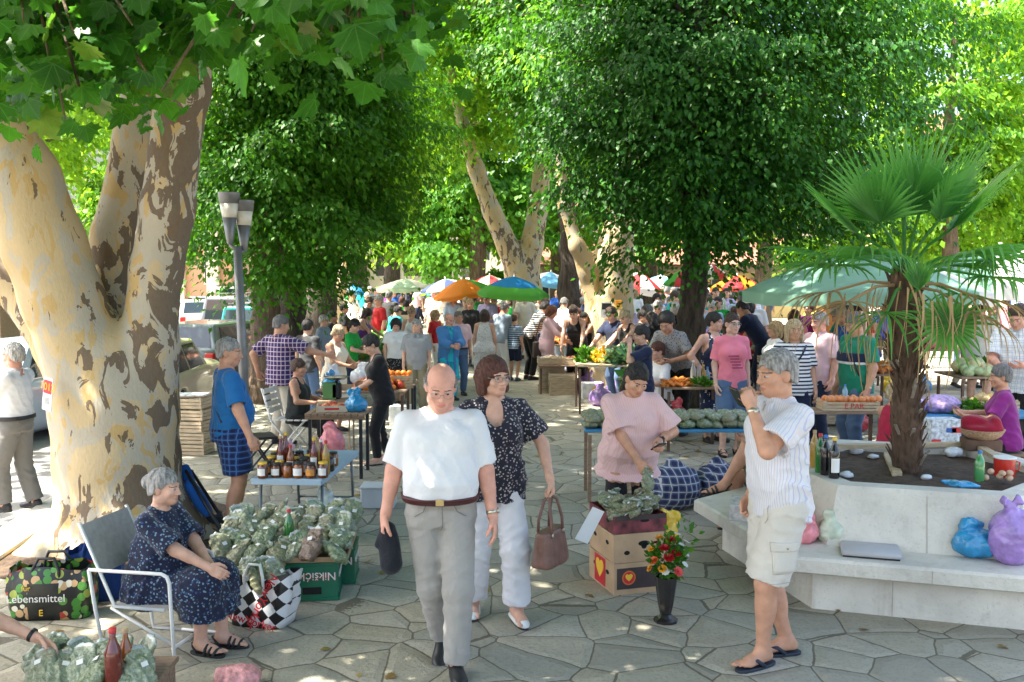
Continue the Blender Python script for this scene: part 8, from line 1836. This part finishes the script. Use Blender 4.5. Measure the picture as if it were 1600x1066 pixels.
# buildings
def wallmat(n, c): return mat(n, c, .85, .2, .8, .2, 12)
DARKW = mat('window_dark', (.04, .045, .05), .15, 0)
def house(label, x0, x1, y, h, wm, roofm, storeys, bays, roof=2.0, depth=8, arch=False, win=(1.0, 1.5), z0=0.0, columns=0, rz=0, frame=None, name='building'):
    cx = (x0 + x1) / 2; o = thing(name, label, 'building', (cx, y, z0 - .2), rz); w = x1 - x0; MB().box((0, depth / 2, h / 2), (w, depth, h)).build('wall', wm, o)
    m = MB(); e = .4; m.add([(-w / 2 - e, -e, h), (w / 2 + e, -e, h), (w / 2 + e, depth + e, h), (-w / 2 - e, depth + e, h), (-w / 2 * .8, depth / 2, h + roof), (w / 2 * .8, depth / 2, h + roof)], [(3, 2, 1, 0), (0, 1, 5, 4), (2, 3, 4, 5), (1, 2, 5), (3, 0, 4)]); m.build('roof', roofm, o)
    MB().box((0, -.12, h - .25), (w + .3, .3, .35)).build('cornice', frame or wm, o); sh = h / storeys
    for s_ in range(storeys):
        for b in range(bays):
            x = -w / 2 + w * (b + .5) / bays; zc = sh * s_ + sh * .55; ww, wh = win; hh = min(wh, sh * .62)
            m = MB(); m.box((x, -.03, zc), (ww + .24, .1, hh + .24))
            if arch: m.prism([(x + (ww / 2 + .12) * math.cos(t), zc + hh / 2 + (ww / 2 + .12) * math.sin(t)) for t in np.linspace(0, math.pi, 12)], -.08, .02, Matrix(((1, 0, 0, 0), (0, 0, 1, 0), (0, 1, 0, 0), (0, 0, 0, 1))))
            f = m.build('window', frame or mat('frame_stone', (.60, .57, .50), .8, .1), o); m = MB(); m.box((x, -.085, zc), (ww, .02, hh))
            if arch: m.prism([(x + ww / 2 * math.cos(t), zc + hh / 2 + ww / 2 * math.sin(t)) for t in np.linspace(0, math.pi, 12)], -.098, -.07, Matrix(((1, 0, 0, 0), (0, 0, 1, 0), (0, 1, 0, 0), (0, 0, 0, 1))))
            m.build('pane', DARKW, f)
    for k in range(columns): x = -w / 2 + w * (k + .5) / columns; MB().box((x, -.25, h * .48), (w / columns * .35, .4, h * .94)).build('pilaster', frame or wm, o)
    return o
TILE = mat('roof_tiles', (.33, .13, .08), .8, .5, 6, .6, 14, stretch=(1, 4, 4))
house('cream and orange columned building at the end of the street', -39, -21, 72, 15, wallmat('orange_wall', (.62, .34, .20)), TILE, 3, 6, 2.5, 10, columns=7, frame=wallmat('cream_trim', (.66, .54, .42)), win=(.9, 1.8))
house('white building across the street seen between the trunk forks', -30, -19.5, 40, 11, wallmat('white_wall', (.68, .67, .62)), TILE, 3, 4, 2, 9)
house('pale arched stone building behind the cream parasol', -10.5, -3.6, 60, 6.0, wallmat('cream_stone', (.62, .56, .45)), TILE, 1, 4, 1.2, 8, True, (1.1, 1.8))
house('low yellow building with red tiled roof behind the market', 1.0, 16.5, 50, 3.0, wallmat('yellow_wall', (.60, .45, .22)), TILE, 1, 7, 1.5, 6, False, (1.3, 1.1), frame=WOOD2)
house('brown wooden kiosk at the left edge beyond the white car', -15.5, -11.2, 21, 2.6, WOOD2, TILE, 1, 3, .8, 3, False, (.8, 1.0), z0=STZ)
house('tall ochre house far behind the trees at the right', 26, 46, 62, 11, wallmat('ochre_wall', (.55, .42, .26)), TILE, 3, 6, 2.5, 10)
house('grey stone house far behind the right canopy', 15, 25, 75, 9, wallmat('stone_wall', (.45, .42, .36)), TILE, 3, 4, 2.5, 10)
house('long pale house far behind the plane trees', -4, 14, 95, 9, wallmat('pale_wall', (.60, .54, .42)), TILE, 3, 7, 2.5, 10)
house('rose house far at the end of the street', -22, -11, 98, 10, wallmat('rose_wall', (.58, .42, .34)), TILE, 3, 4, 2.5, 10)
# the crowd
PAL = dict(white=(.76, .76, .76), cream=(.74, .66, .52), black=(.013, .013, .015), charcoal=(.05, .052, .056), navy=(.012, .02, .055), royal=(.015, .09, .40), blue=(.06, .20, .44), denim=(.09, .15, .26), paleblue=(.36, .48, .62), teal=(.01, .32, .32), turquoise=(.02, .45, .55), green=(.01, .33, .05), bottle=(.008, .20, .12), sage=(.25, .33, .22), red=(.50, .02, .025), crimson=(.38, .015, .05), pink=(.80, .22, .30), palepink=(.70, .47, .50), lilac=(.42, .36, .58), purple=(.16, .06, .26), magenta=(.22, .02, .18), orange=(.66, .24, .05), yellow=(.68, .50, .08), beige=(.52, .43, .32), grey=(.30, .30, .30), bluegrey=(.24, .30, .38), brown=(.14, .08, .05), khaki=(.26, .23, .15))
def fab(c, pat=None, c2=None, s=1.0):
    return cloth('fab_%s_%s_%s' % (c, pat, c2), PAL[c], pat, PAL[c2] if c2 else (1, 1, 1), s)
def mob(px, yt, d, rz, sex, hair, top, bot, pose, label, **k):
    z = CAMH + (430 - yt) * d / FPX; b = D(px, 430, d); det = k.pop('det', 2 if d < 15 else 1); H = z / {'sit': 1.33, 'bend': 1.50, 'reach': 1.70}.get(pose, 1.74) * 1.75; H = min(1.92, max(k.pop('Hmin', 1.45), H))
    r = random.Random(int(px * 7 + yt)); kw = dict(skin=k.pop('skin', r.choice(['fair', 'tan', 'fair', 'red'])), g=k.pop('g', r.uniform(.98, 1.14)), belly=r.uniform(0, .04) if sex == 'm' else .01, head=k.pop('head', (r.uniform(-15, 15), r.uniform(0, 8), 0)))
    if pose == 'stand': kw.update(fL=(.10, r.uniform(-.06, .06), 0, 8), fR=(-.10, r.uniform(-.06, .06), 0, -8))
    elif pose == 'walk': kw.update(fL=(.06, -.20, 0, 4), fR=(-.08, .22, .03, -4, 20), lean=3, aL=((.26, .12, .90), (0, 1, -.2)), aR=((-.25, -.22, .95), (0, 1, -.2)))
    elif pose == 'reach': kw.update(lean=14, aL=((.18, -.58, 1.02), (.6, .3, -1)), aR=((-.2, -.52, .98), (-.6, .3, -1)), head=(r.uniform(-10, 10), 22, 0))
    elif pose == 'bend': kw.update(lean=36, aL=((.18, -.60, .86), (.6, .3, -1)), aR=((-.2, -.58, .82), (-.6, .3, -1)), head=(r.uniform(-12, 12), 14, 0))
    elif pose == 'hold': kw.update(lean=6, aL=((.10, -.36, 1.12), (.7, .6, -.6)), aR=((-.10, -.38, 1.10), (-.7, .6, -.6)), head=(r.uniform(-8, 8), 22, 0))
    elif pose == 'hip': kw.update(aL=((.28, -.02, 1.0), (1, .4, 0)), aR=((-.22, -.06, .98), (-1, .6, 0)))
    elif pose == 'face': kw.update(aL=((.06, -.20, 1.50), (.6, -.4, -1)), aR=((-.2, -.1, .9), (-.4, 1, 0)))
    elif pose == 'sit': kw.update(hip=.53, lean=6, fL=(.10, -.44, 0, 4), fR=(-.10, -.40, 0, -4), kneeL=v3(0, -1, .8), kneeR=v3(0, -1, .8), aL=((.16, -.40, .82), (.6, .5, -.6)), aR=((-.16, -.40, .82), (-.6, .5, -.6)))
    kw.update(k)
    T_ = dict(tee=dict(sleeve=.80, hem=-.10, q=.020, neck='crew', sq=.022), shirt=dict(sleeve=.84, hem=-.12, q=.024, neck='collar', sq=.028), tucked=dict(sleeve=.84, hem=.03, q=.026, neck='collar', sq=.028), tank=dict(hem=-.10, q=.018, neck='tank'), long=dict(sleeve=1.9, hem=-.10, q=.018, neck='crew', sq=.012), blouse=dict(sleeve=.6, hem=-.12, q=.022, neck='v', sq=.03), dress=dict(sleeve=.6, hem=-.08, q=.020, neck='scoop', sq=.02, name='dress_top'), sundress=dict(hem=-.08, q=.020, neck='tank', name='dress_top'), longdress=dict(sleeve=1.5, hem=-.08, q=.018, neck='crew', sq=.01, name='dress_top'))
    tp_ = dict(T_[top[0]]); tp_['mat'] = fab(*top[1:])
    if top[0] in ('dress', 'sundress', 'longdress'): bt = dict(kind='skirt', mat=tp_['mat'], len=bot if isinstance(bot, (int, float)) else 1.35, q=.024, w=1.1, waist=.12)
    elif bot is None: bt = None
    else:
        kd, c = bot[0], bot[1]; bt = dict(kind=kd if kd != 'capri' else 'trousers', mat=fab(*bot[1:]), len={'trousers': 1.95, 'shorts': .85, 'skirt': 1.3, 'capri': 1.5}[kd], q=.016, waist=.06 if top[0] == 'tucked' else -.02)
    return person(label, (b.x, d), rz, H, det, sex, hair=hair, top=tp_, bottom=bt, **kw)
Tq = 'trousers'
mob(480, 500, 14.8, 150, 'm', ('short', 'black'), ('tee', 'charcoal'), (Tq, 'denim'), 'stand', 'dark haired man in charcoal t-shirt seen from behind beside the chestnut trunk')
mob(505, 493, 18, 75, 'm', ('short', 'white'), ('shirt', 'bluegrey'), (Tq, 'grey'), 'stand', 'white haired man in blue grey shirt behind the pale dress woman')
mob(520, 508, 13.7, 62, 'f', ('short', 'lightblond', 1.3), ('sundress', 'cream'), 1.5, 'hold', 'blond woman in a pale cream sleeveless dress at the tomato stall', det=2)
mob(546, 499, 16.4, 72, 'f', ('short', 'black', 1.5), ('tee', 'green'), (Tq, 'navy'), 'hold', 'black haired woman in bright green t-shirt bending over the vegetables', det=2)
mob(562, 484, 20, 84, 'f', ('bob', 'brown'), ('tank', 'purple'), (Tq, 'black'), 'reach', 'brown haired woman in purple top reaching over the crates')
mob(537, 475, 22.4, 110, 'm', ('short', 'black'), ('shirt', 'black'), (Tq, 'charcoal'), 'stand', 'tall man in black shirt on the left of the purple top woman')
mob(519, 488, 19.6, 80, 'f', ('curly', 'black'), ('tee', 'charcoal'), (Tq, 'black'), 'stand', 'woman with curly black hair between the blue grey shirt and the green t-shirt')
mob(502, 477, 25, -20, 'm', ('short', 'white'), ('shirt', 'white'), (Tq, 'beige'), 'stand', 'white haired man in white shirt behind the man in blue grey')
mob(618, 497, 16.6, 22, 'f', ('bob', 'black'), ('blouse', 'white'), ('skirt', 'black', 'floral', 'grey'), 'stand', 'black haired woman in white blouse and dark patterned skirt looking down', head=(-12, 26, 0), det=2, g=1.1)
mob(650, 500, 15.6, 4, 'm', ('short', 'grey', .7), ('shirt', 'grey', 'vstripe', 'bluegrey'), (Tq, 'khaki'), 'stand', 'grey haired man in grey striped shirt left of the blue robe', head=(-20, 0, 0), det=2)
mob(643, 480, 20, 2, 'f', ('short', 'blond', 1.3), ('tank', 'white'), (Tq, 'beige'), 'walk', 'blond woman in white tank top and sunglasses behind the grey striped shirt', glasses='sun')
mob(611, 480, 21.5, 130, 'm', ('short', 'black'), ('tee', 'turquoise'), (Tq, 'denim'), 'reach', 'man in turquoise t-shirt behind the white blouse woman')
mob(635, 470, 24.5, 165, 'm', ('short', 'black'), ('tee', 'black'), (Tq, 'charcoal'), 'stand', 'man in black t-shirt seen from behind under the cream parasol')
# blue robe: an open coat over a turquoise shirt and trousers
z_ = D(696, 489, 17.2).z; bR = D(700, 430, 17.2)
person('balding man in a long open blue coat over turquoise clothes holding his hands together', (bR.x, 17.2), 28, min(1.85, z_), 2, 'm', 1.08, .03, skin='red', hair=('fringe', 'grey'), head=(8, 16, 0), lean=3, aL=((.06, -.34, 1.12), (.8, .6, -.5)), aR=((-.04, -.36, 1.10), (-.8, .6, -.5)), handL=dict(curl=.9, w=(-.3, -.2, 1)), handR=dict(curl=.9, w=(.3, -.2, 1)),
    top=[dict(mat=fab('turquoise'), sleeve=.5, hem=-.16, q=.014, neck='collar', sq=.005), dict(mat=fab('blue'), sleeve=1.75, hem=-.52, q=.034, neck='v', sq=.026, flare=.03, open=.085, name='coat')], bottom=dict(kind='trousers', mat=fab('turquoise'), len=1.95, w=1.6, waist=.0))
mob(716, 487, 17.9, 14, 'm', ('buzz', 'saltpepper', .5), ('tucked', 'palepink'), (Tq, 'denim'), 'stand', 'man in pale pink shirt and belted jeans with a hand in his pocket', belt=M_BLACK, det=2, head=(14, 4, 0))
mob(680, 485, 20.5, 62, 'f', ('bob', 'blond'), ('tee', 'red'), (Tq, 'white'), 'stand', 'blond woman in red t-shirt with sunglasses behind the blue coat', glasses='sun')
mob(757, 485, 18.8, 178, 'f', ('bob', 'brown'), ('sundress', 'white', 'floral', 'grey'), 1.5, 'stand', 'woman seen from behind in a long white and grey speckled dress', g=1.15)
mob(780, 475, 20.4, 140, 'm', ('short', 'saltpepper'), ('shirt', 'bluegrey'), (Tq, 'white'), 'reach', 'man in blue grey shirt and white trousers beside the striped boy')
mob(803, 492, 20.4, 160, 'm', ('short', 'brown'), ('tee', 'paleblue', 'hstripe', 'navy'), ('shorts', 'navy'), 'stand', 'boy in blue and white striped t-shirt and navy shorts from behind', Hmin=1.2, g=.95, shoes=('shoe', mat('shoe_blue', (.03, .10, .22), .6, .2)))
mob(827, 482, 20.6, 120, 'f', ('short', 'black', 1.4), ('tee', 'black', 'hstripe', 'white'), (Tq, 'black'), 'bend', 'black haired person in dark striped top bending behind the boy')
ML = mob(854, 480, 18.9, 76, 'f', ('bob', 'red'), ('longdress', 'palepink'), (Tq, 'cream'), 'reach', 'red haired woman in a long beige pink dress reaching for carrots', lean=8)
bagm = MATS['black_leather']
def shoulder_bag(P, label, loc, mt, rz=0, sc=1.0, strap=.45):
    o = thing('shoulder_bag', label, 'bag', loc, rz); MB().box((0, 0, 0), (.30 * sc, .10 * sc, .26 * sc), None, .03).build('bag_body', mt, o, False, 40); MB().tube([(-.13 * sc, 0, .11 * sc), (-.03, .02, strap), (.03, .02, strap), (.13 * sc, 0, .11 * sc)], .012, 6).build('strap', mt, o, True); return o
shoulder_bag(ML, 'large dark brown shoulder bag behind the beige dress woman', ML['sR'] + Vector((-.10, .12, -.55)), mat('bag_brown', (.05, .03, .025), .5, .2), 20, 1.25, .56)
mob(878, 467, 21.6, 160, 'm', ('short', 'saltpepper'), ('shirt', 'white', 'floral', 'bluegrey'), (Tq, 'bluegrey'), 'reach', 'grey haired man in white printed shirt seen from behind by the dark trunk')
mob(852, 467, 22.6, -30, 'm', ('short', 'brown'), ('shirt', 'paleblue'), (Tq, 'navy'), 'stand', 'brown haired man in pale blue shirt behind the red haired woman')
mob(902, 487, 18.8, -14, 'f', ('short', 'brown', 1.4), ('tank', 'black'), (Tq, 'black'), 'bend', 'brown haired woman in black vest bending over the greens', skin='fair')
mob(921, 489, 19.8, -50, 'f', ('pony', 'black'), ('tank', 'black'), (Tq, 'charcoal'), 'reach', 'black haired woman in black vest next to the bending one')
mob(966, 481, 16.9, -48, 'm', ('short', 'brown', 1.3), ('tee', 'navy'), (Tq, 'denim'), 'reach', 'brown haired youth in navy t-shirt reaching over the chard')
mob(989, 485, 16.3, -56, 'f', ('short', 'lightblond', 1.5), ('tank', 'black'), (Tq, 'black'), 'reach', 'woman with short pale blond hair in black beside the navy youth', g=1.15)
mob(1004, 486, 18.6, 50, 'f', ('short', 'black', 1.4), ('tee', 'black'), (Tq, 'denim'), 'stand', 'black haired woman in black t-shirt right of the pale blond one')
mob(1030, 490, 17.6, -130, 'f', ('long', 'black'), ('tee', 'black'), (Tq, 'denim'), 'reach', 'woman with long black hair sitting back in dark clothes left of the linden trunk')
mob(1026, 459, 24.5, 6, 'f', ('bob', 'black'), ('tee', 'white'), (Tq, 'black'), 'walk', 'black haired woman in white t-shirt left of the teal top one')
mob(1048, 455, 23.4, 70, 'f', ('short', 'brown', 1.4), ('tee', 'teal'), (Tq, 'navy'), 'hold', 'brown haired woman in teal t-shirt facing right before the linden trunk')
mob(1060, 461, 24.4, -10, 'f', ('short', 'brown', 1.4), ('tee', 'grey'), (Tq, 'black'), 'stand', 'dark haired woman in grey t-shirt behind the teal one')
mob(1067, 466, 22, 175, 'm', ('short', 'black'), ('tee', 'white'), (Tq, 'denim'), 'stand', 'black haired man in white t-shirt against the linden trunk')
mob(1043, 438, 30, 165, 'm', ('short', 'grey'), ('shirt', 'bluegrey'), (Tq, 'navy'), 'stand', 'tall man in slate shirt below the rainbow parasol')
mob(992, 452, 29, 170, 'f', ('bob', 'blond'), ('dress', 'white'), 1.2, 'walk', 'woman in white dress below the red and white parasol')
# in front on the right
mob(1004, 511, 12.2, -78, 'f', ('short', 'black', 1.5), ('shirt', 'navy'), (Tq, 'navy'), 'face', 'black haired woman in navy polo shirt resting her hand on her face', det=2, head=(0, 8, 0), g=1.12, skin='fair')
mob(1062, 503, 13.5, -36, 'f', ('curly', 'black'), ('tee', 'grey', 'floral', 'navy'), (Tq, 'black'), 'bend', 'woman with curly black hair in grey patterned blouse leaning on folded arms', det=2, aL=((.12, -.46, 1.02), (.8, .3, -.6)), aR=((-.06, -.48, 1.0), (-.8, .3, -.6)))
mob(1034, 540, 13.2, -60, 'f', ('short', 'auburn', 1.4), ('tee', 'white'), (Tq, 'black'), 'sit', 'auburn haired seller sitting low behind the navy polo shirt', det=2)
mob(1117, 490, 12.9, 24, 'f', ('short', 'black', 1.4), ('sundress', 'navy', 'marks', 'white'), 1.4, 'hip', 'short haired woman in navy sleeveless dress with white dashes', det=2, head=(30, 2, 0), g=1.2, skin='fair')
GP_ = mob(1145, 491, 11.9, 4, 'f', ('pony', 'brown', .8), ('tee', 'pink'), ('shorts', 'denim'), 'stand', 'girl with glasses in bright pink t-shirt and denim shorts', det=3, head=(14, 2, 0), glasses='dark', g=.95, skin='pale', shoes=('sandal', M_RUBBER))
T4 = GP_['LT']; m = MB()
for k in range(5): a = T4(-.05 + .012 * k, -.152, .30 - .036 * k); m.box(a + Vector((.03, -.006, 0)), (.13 - .02 * (k % 2), .006, .016))
m.build('shirt_print', mat('print_plum', (.35, .05, .14), .7, .1), GP_['root'])
SW = mob(1243, 501, 11.4, -2, 'f', ('long', 'lightblond'), ('tee', 'white', 'hstripe', 'navy'), (Tq, 'navy'), 'stand', 'blond woman in white and navy striped top with a bag strap', det=2, head=(0, 0, 0), g=1.22, skin='tan')
T5 = SW['LT']; m = MB(); m.tube([T5(.13, -.06, .50), T5(.06, -.155, .40), T5(-.04, -.175, .26), T5(-.15, -.15, .06)], .012, 6); m.build('bag_strap', cloth('navy_webbing', (.012, .02, .05)), SW['root'], True)
mob(1283, 489, 12.5, -62, 'm', ('short', 'grey', 1.1), ('shirt', 'palepink'), (Tq, 'navy'), 'stand', 'grey haired man in pale pink polo shirt behind the striped top woman', det=2, skin='red', g=1.15)
mob(1212, 503, 13.6, -86, 'f', ('bob', 'blond'), ('tee', 'white'), (Tq, 'denim'), 'stand', 'blond woman in plain white t-shirt facing left beside the striped top', det=2)
mob(1226, 514, 14.4, 40, 'f', ('bob', 'chestnut'), ('tank', 'palepink'), (Tq, 'black'), 'stand', 'chestnut haired woman glimpsed between the white t-shirt and the striped top')
mob(1164, 472, 17.9, 140, 'f', ('bob', 'black'), ('tank', 'red'), (Tq, 'black'), 'reach', 'black haired woman in dark red top reaching for apples', skin='tan')
mob(1196, 469, 17.2, -128, 'm', ('short', 'black'), ('tee', 'navy'), (Tq, 'navy'), 'bend', 'man in navy t-shirt bending over the apple crates')
mob(1158, 455, 21.5, 172, 'm', ('short', 'saltpepper'), ('shirt', 'paleblue'), (Tq, 'beige'), 'stand', 'man in very pale blue shirt behind the dark red top woman')
mob(1103, 452, 27, 0, 'f', ('short', 'brown', 1.4), ('tee', 'royal'), (Tq, 'black'), 'stand', 'brown haired woman in royal blue t-shirt right of the linden trunk')
mob(1119, 450, 26, 8, 'm', ('short', 'black'), ('tee', 'sage', 'floral', 'cream'), (Tq, 'khaki'), 'stand', 'man in sage printed t-shirt in front of the kiosk window')
mob(1135, 451, 26.5, -22, 'm', ('short', 'black'), ('shirt', 'lilac'), (Tq, 'navy'), 'stand', 'man in lilac shirt in front of the kiosk window')
mob(1174, 454, 28, 180, 'm', ('short', 'white'), ('shirt', 'blue', 'plaid', 'white'), (Tq, 'denim'), 'walk', 'white haired man in blue check shirt seen from behind far right of the kiosk')
mob(1184, 447, 31, 175, 'm', ('short', 'grey'), ('shirt', 'bluegrey'), (Tq, 'navy'), 'walk', 'grey haired man in slate shirt beside the blue check shirt')
mob(1098, 465, 20.5, 14, 'f', ('short', 'blond', 1.2), ('tank', 'paleblue'), (Tq, 'white'), 'stand', 'woman in pale blue vest and sunglasses just right of the linden trunk', glasses='sun')
GM = mob(1341, 488, 11.3, -72, 'm', ('short', 'saltpepper', .9), ('tee', 'bottle'), (Tq, 'denim'), 'stand', 'man in bottle green t-shirt with a dark chest band and shoulder bag', det=2, head=(0, 24, 0), g=1.2, watch=('L', M_METAL))
T7 = GM['LT']; S = Sdf([-.4, -.4, .9], [.4, .4, 1.6], .012); J_ = GM['J']; o_ = GM['root']; m = MB()
m.tube([T7(-.10, .06, .50), T7(.06, -.12, .44), T7(.16, -.14, .22), T7(.20, -.06, .0)], .013, 6); m.build('bag_strap', M_BLACK, o_, True)
for zz, hh, mt, nm in ((.30, .10, fab('navy'), 'chest_band'), (.235, .03, fab('white'), 'white_band')):
    S = Sdf(np.array(GM['LT'](0, 0, .3)) / GM['s'] - .38, np.array(GM['LT'](0, 0, .3)) / GM['s'] + .38, .012)
    O_ = J_['hL'] * .5 + J_['hR'] * .5 + v3(0, 0, .04); S.loft(O_, np.eye(3), [(zz - hh / 2, 0, -.012, .225, .178), (zz + hh / 2, 0, -.008, .235, .170)], .01); V, F = S.mesh(); mesh_np(nm, V * GM['s'], F, mt, o_)
mob(1358, 472, 14.6, -96, 'm', ('short', 'grey'), ('tee', 'royal'), (Tq, 'navy'), 'bend', 'grey haired man in royal blue t-shirt bending behind the bottle green one', det=2, g=1.2)
mob(1318, 484, 17, -20, 'f', ('bob', 'brown'), ('tank', 'khaki'), (Tq, 'khaki'), 'sit', 'brown haired woman sitting among the stalls left of the green t-shirt')
RS = mob(1398, 607, 9.75, 120, 'f', ('short', 'lightblond', 1.3), ('tank', 'crimson'), (Tq, 'navy'), 'sit', 'child like blond person in crimson sleeveless top sitting by the palm trunk', det=2, Hmin=1.2, skin='tan')
PS = mob(1580, 578, 9.9, -112, 'f', ('short', 'saltpepper', 1.3), ('tee', 'magenta'), (Tq, 'black'), 'sit', 'grey haired woman in magenta t-shirt sitting at the right edge', det=2, g=1.2, skin='tan')
for P_x, lb in ((RS, 'small wooden stool under the crimson top sitter'), (PS, 'wooden stool under the magenta t-shirt woman')):
    b_ = (P_x['hL'] + P_x['hR']) / 2; zt = b_.z - .085; o = thing('wooden_stool', lb, 'stool', (b_.x, b_.y, 0), 0); MB().box((0, 0, zt - .015), (.34, .34, .03), None, .006).build('seat', WOOD2, o)
    for sx in (-1, 1):
        for sy in (-1, 1): MB().box((sx * .13, sy * .13, (zt - .03) / 2), (.035, .035, zt - .03)).build('leg', WOOD2, o)
mob(1597, 462, 11.2, -40, 'm', ('short', 'brown'), ('shirt', 'paleblue', 'plaid', 'white'), (Tq, 'black'), 'hold', 'man in pale blue check shirt at the right edge', det=2, g=1.15, head=(0, 4, 0))
mob(1534, 466, 15.4, 140, 'f', ('curly', 'brown'), ('tee', 'white'), ('shorts', 'charcoal'), 'stand', 'curly brown haired person in white t-shirt with a rucksack right of the palm', det=1)
mob(1546, 449, 21.5, 10, 'f', ('bob', 'blond'), ('tank', 'white'), ('shorts', 'teal'), 'stand', 'woman in white vest under the right canopy')
mob(1574, 460, 22.5, 176, 'f', ('pony', 'brown'), ('tank', 'pink', 'floral', 'white'), ('shorts', 'lilac'), 'walk', 'girl in pink flowered top and lilac shorts far right', Hmin=1.3)
# further back, half hidden heads and shoulders
LAND = [(560, 'left of the arched building'), (605, 'below the arched building'), (660, 'under the cream parasol'), (705, 'under the navy parasol'), (745, 'under the orange parasol'), (830, 'under the blue parasol'), (885, 'by the thick dark trunk'), (960, 'beyond the hollow plane'), (1060, 'below the rainbow parasol'), (1160, 'by the yellow building'), (1260, 'beyond the green canopy'), (1420, 'under the green canopy'), (1600, 'under the right canopy')]
used = set(); fr_ = random.Random(17); cols = ['white', 'cream', 'paleblue', 'palepink', 'red', 'navy', 'black', 'teal', 'magenta', 'green', 'blue', 'charcoal', 'beige', 'yellow', 'lilac', 'orange', 'grey', 'pink', 'sage', 'royal']
spots = [(fr_.uniform(575, 780), fr_.uniform(23, 44)) for _ in range(34)] + [(fr_.uniform(780, 940), fr_.uniform(23, 40)) for _ in range(16)] + [(fr_.uniform(960, 1200), fr_.uniform(25, 40)) for _ in range(22)] + [(fr_.uniform(1260, 1600), fr_.uniform(17, 30)) for _ in range(14)] + [(fr_.uniform(530, 600), fr_.uniform(26, 40)) for _ in range(6)]
spots += [(fr_.uniform(880, 1060), fr_.uniform(18.5, 24)) for _ in range(9)] + [(fr_.uniform(1090, 1200), fr_.uniform(18.5, 25)) for _ in range(8)] + [(fr_.uniform(1240, 1590), fr_.uniform(15.5, 24)) for _ in range(14)] + [(fr_.uniform(560, 780), fr_.uniform(22, 27)) for _ in range(10)]
for px, d in spots:
    sx = fr_.choice('mf'); hc_ = fr_.choice(['grey', 'black', 'brown', 'blond', 'white', 'chestnut', 'auburn', 'saltpepper'] if sx == 'f' else ['grey', 'black', 'brown', 'white', 'saltpepper']); c = fr_.choice(cols); land = next(l for x, l in LAND if px <= x); kind = fr_.choice(['tee', 'shirt', 'tee', 'tank', 'blouse']) if sx == 'f' else fr_.choice(['tee', 'shirt', 'tee']); bc = fr_.choice(['navy', 'beige', 'white', 'black', 'denim', 'khaki']); fz = fr_.choice([0, 180, 20, 160, -60, 70, 180, -20])
    hn = {'saltpepper': 'salt and pepper'}.get(hc_, hc_); cn = {'paleblue': 'pale blue', 'palepink': 'pale pink', 'royal': 'royal blue'}.get(c, c); gn = {'tee': 't-shirt', 'shirt': 'shirt', 'tank': 'vest', 'blouse': 'blouse'}[kind]
    lab = '%s haired %s in %s %s and %s %s %s' % (hn, 'woman' if sx == 'f' else 'man', cn, gn, bc, 'trousers', land)
    if lab in used: continue
    used.add(lab); st = fr_.choice(['bob', 'short', 'long', 'short', 'curly']) if sx == 'f' else fr_.choice(['short', 'short', 'buzz'])
    Hh = fr_.uniform(1.56, 1.72) if sx == 'f' else fr_.uniform(1.66, 1.84); yt = 430 - (Hh * .995 - CAMH) * FPX / d
    mob(px, yt, d, fz, sx, (st, hc_), (kind, c), (Tq, bc), fr_.choice(['stand', 'stand', 'walk', 'hold']), lab, group='shoppers at the back of the market')
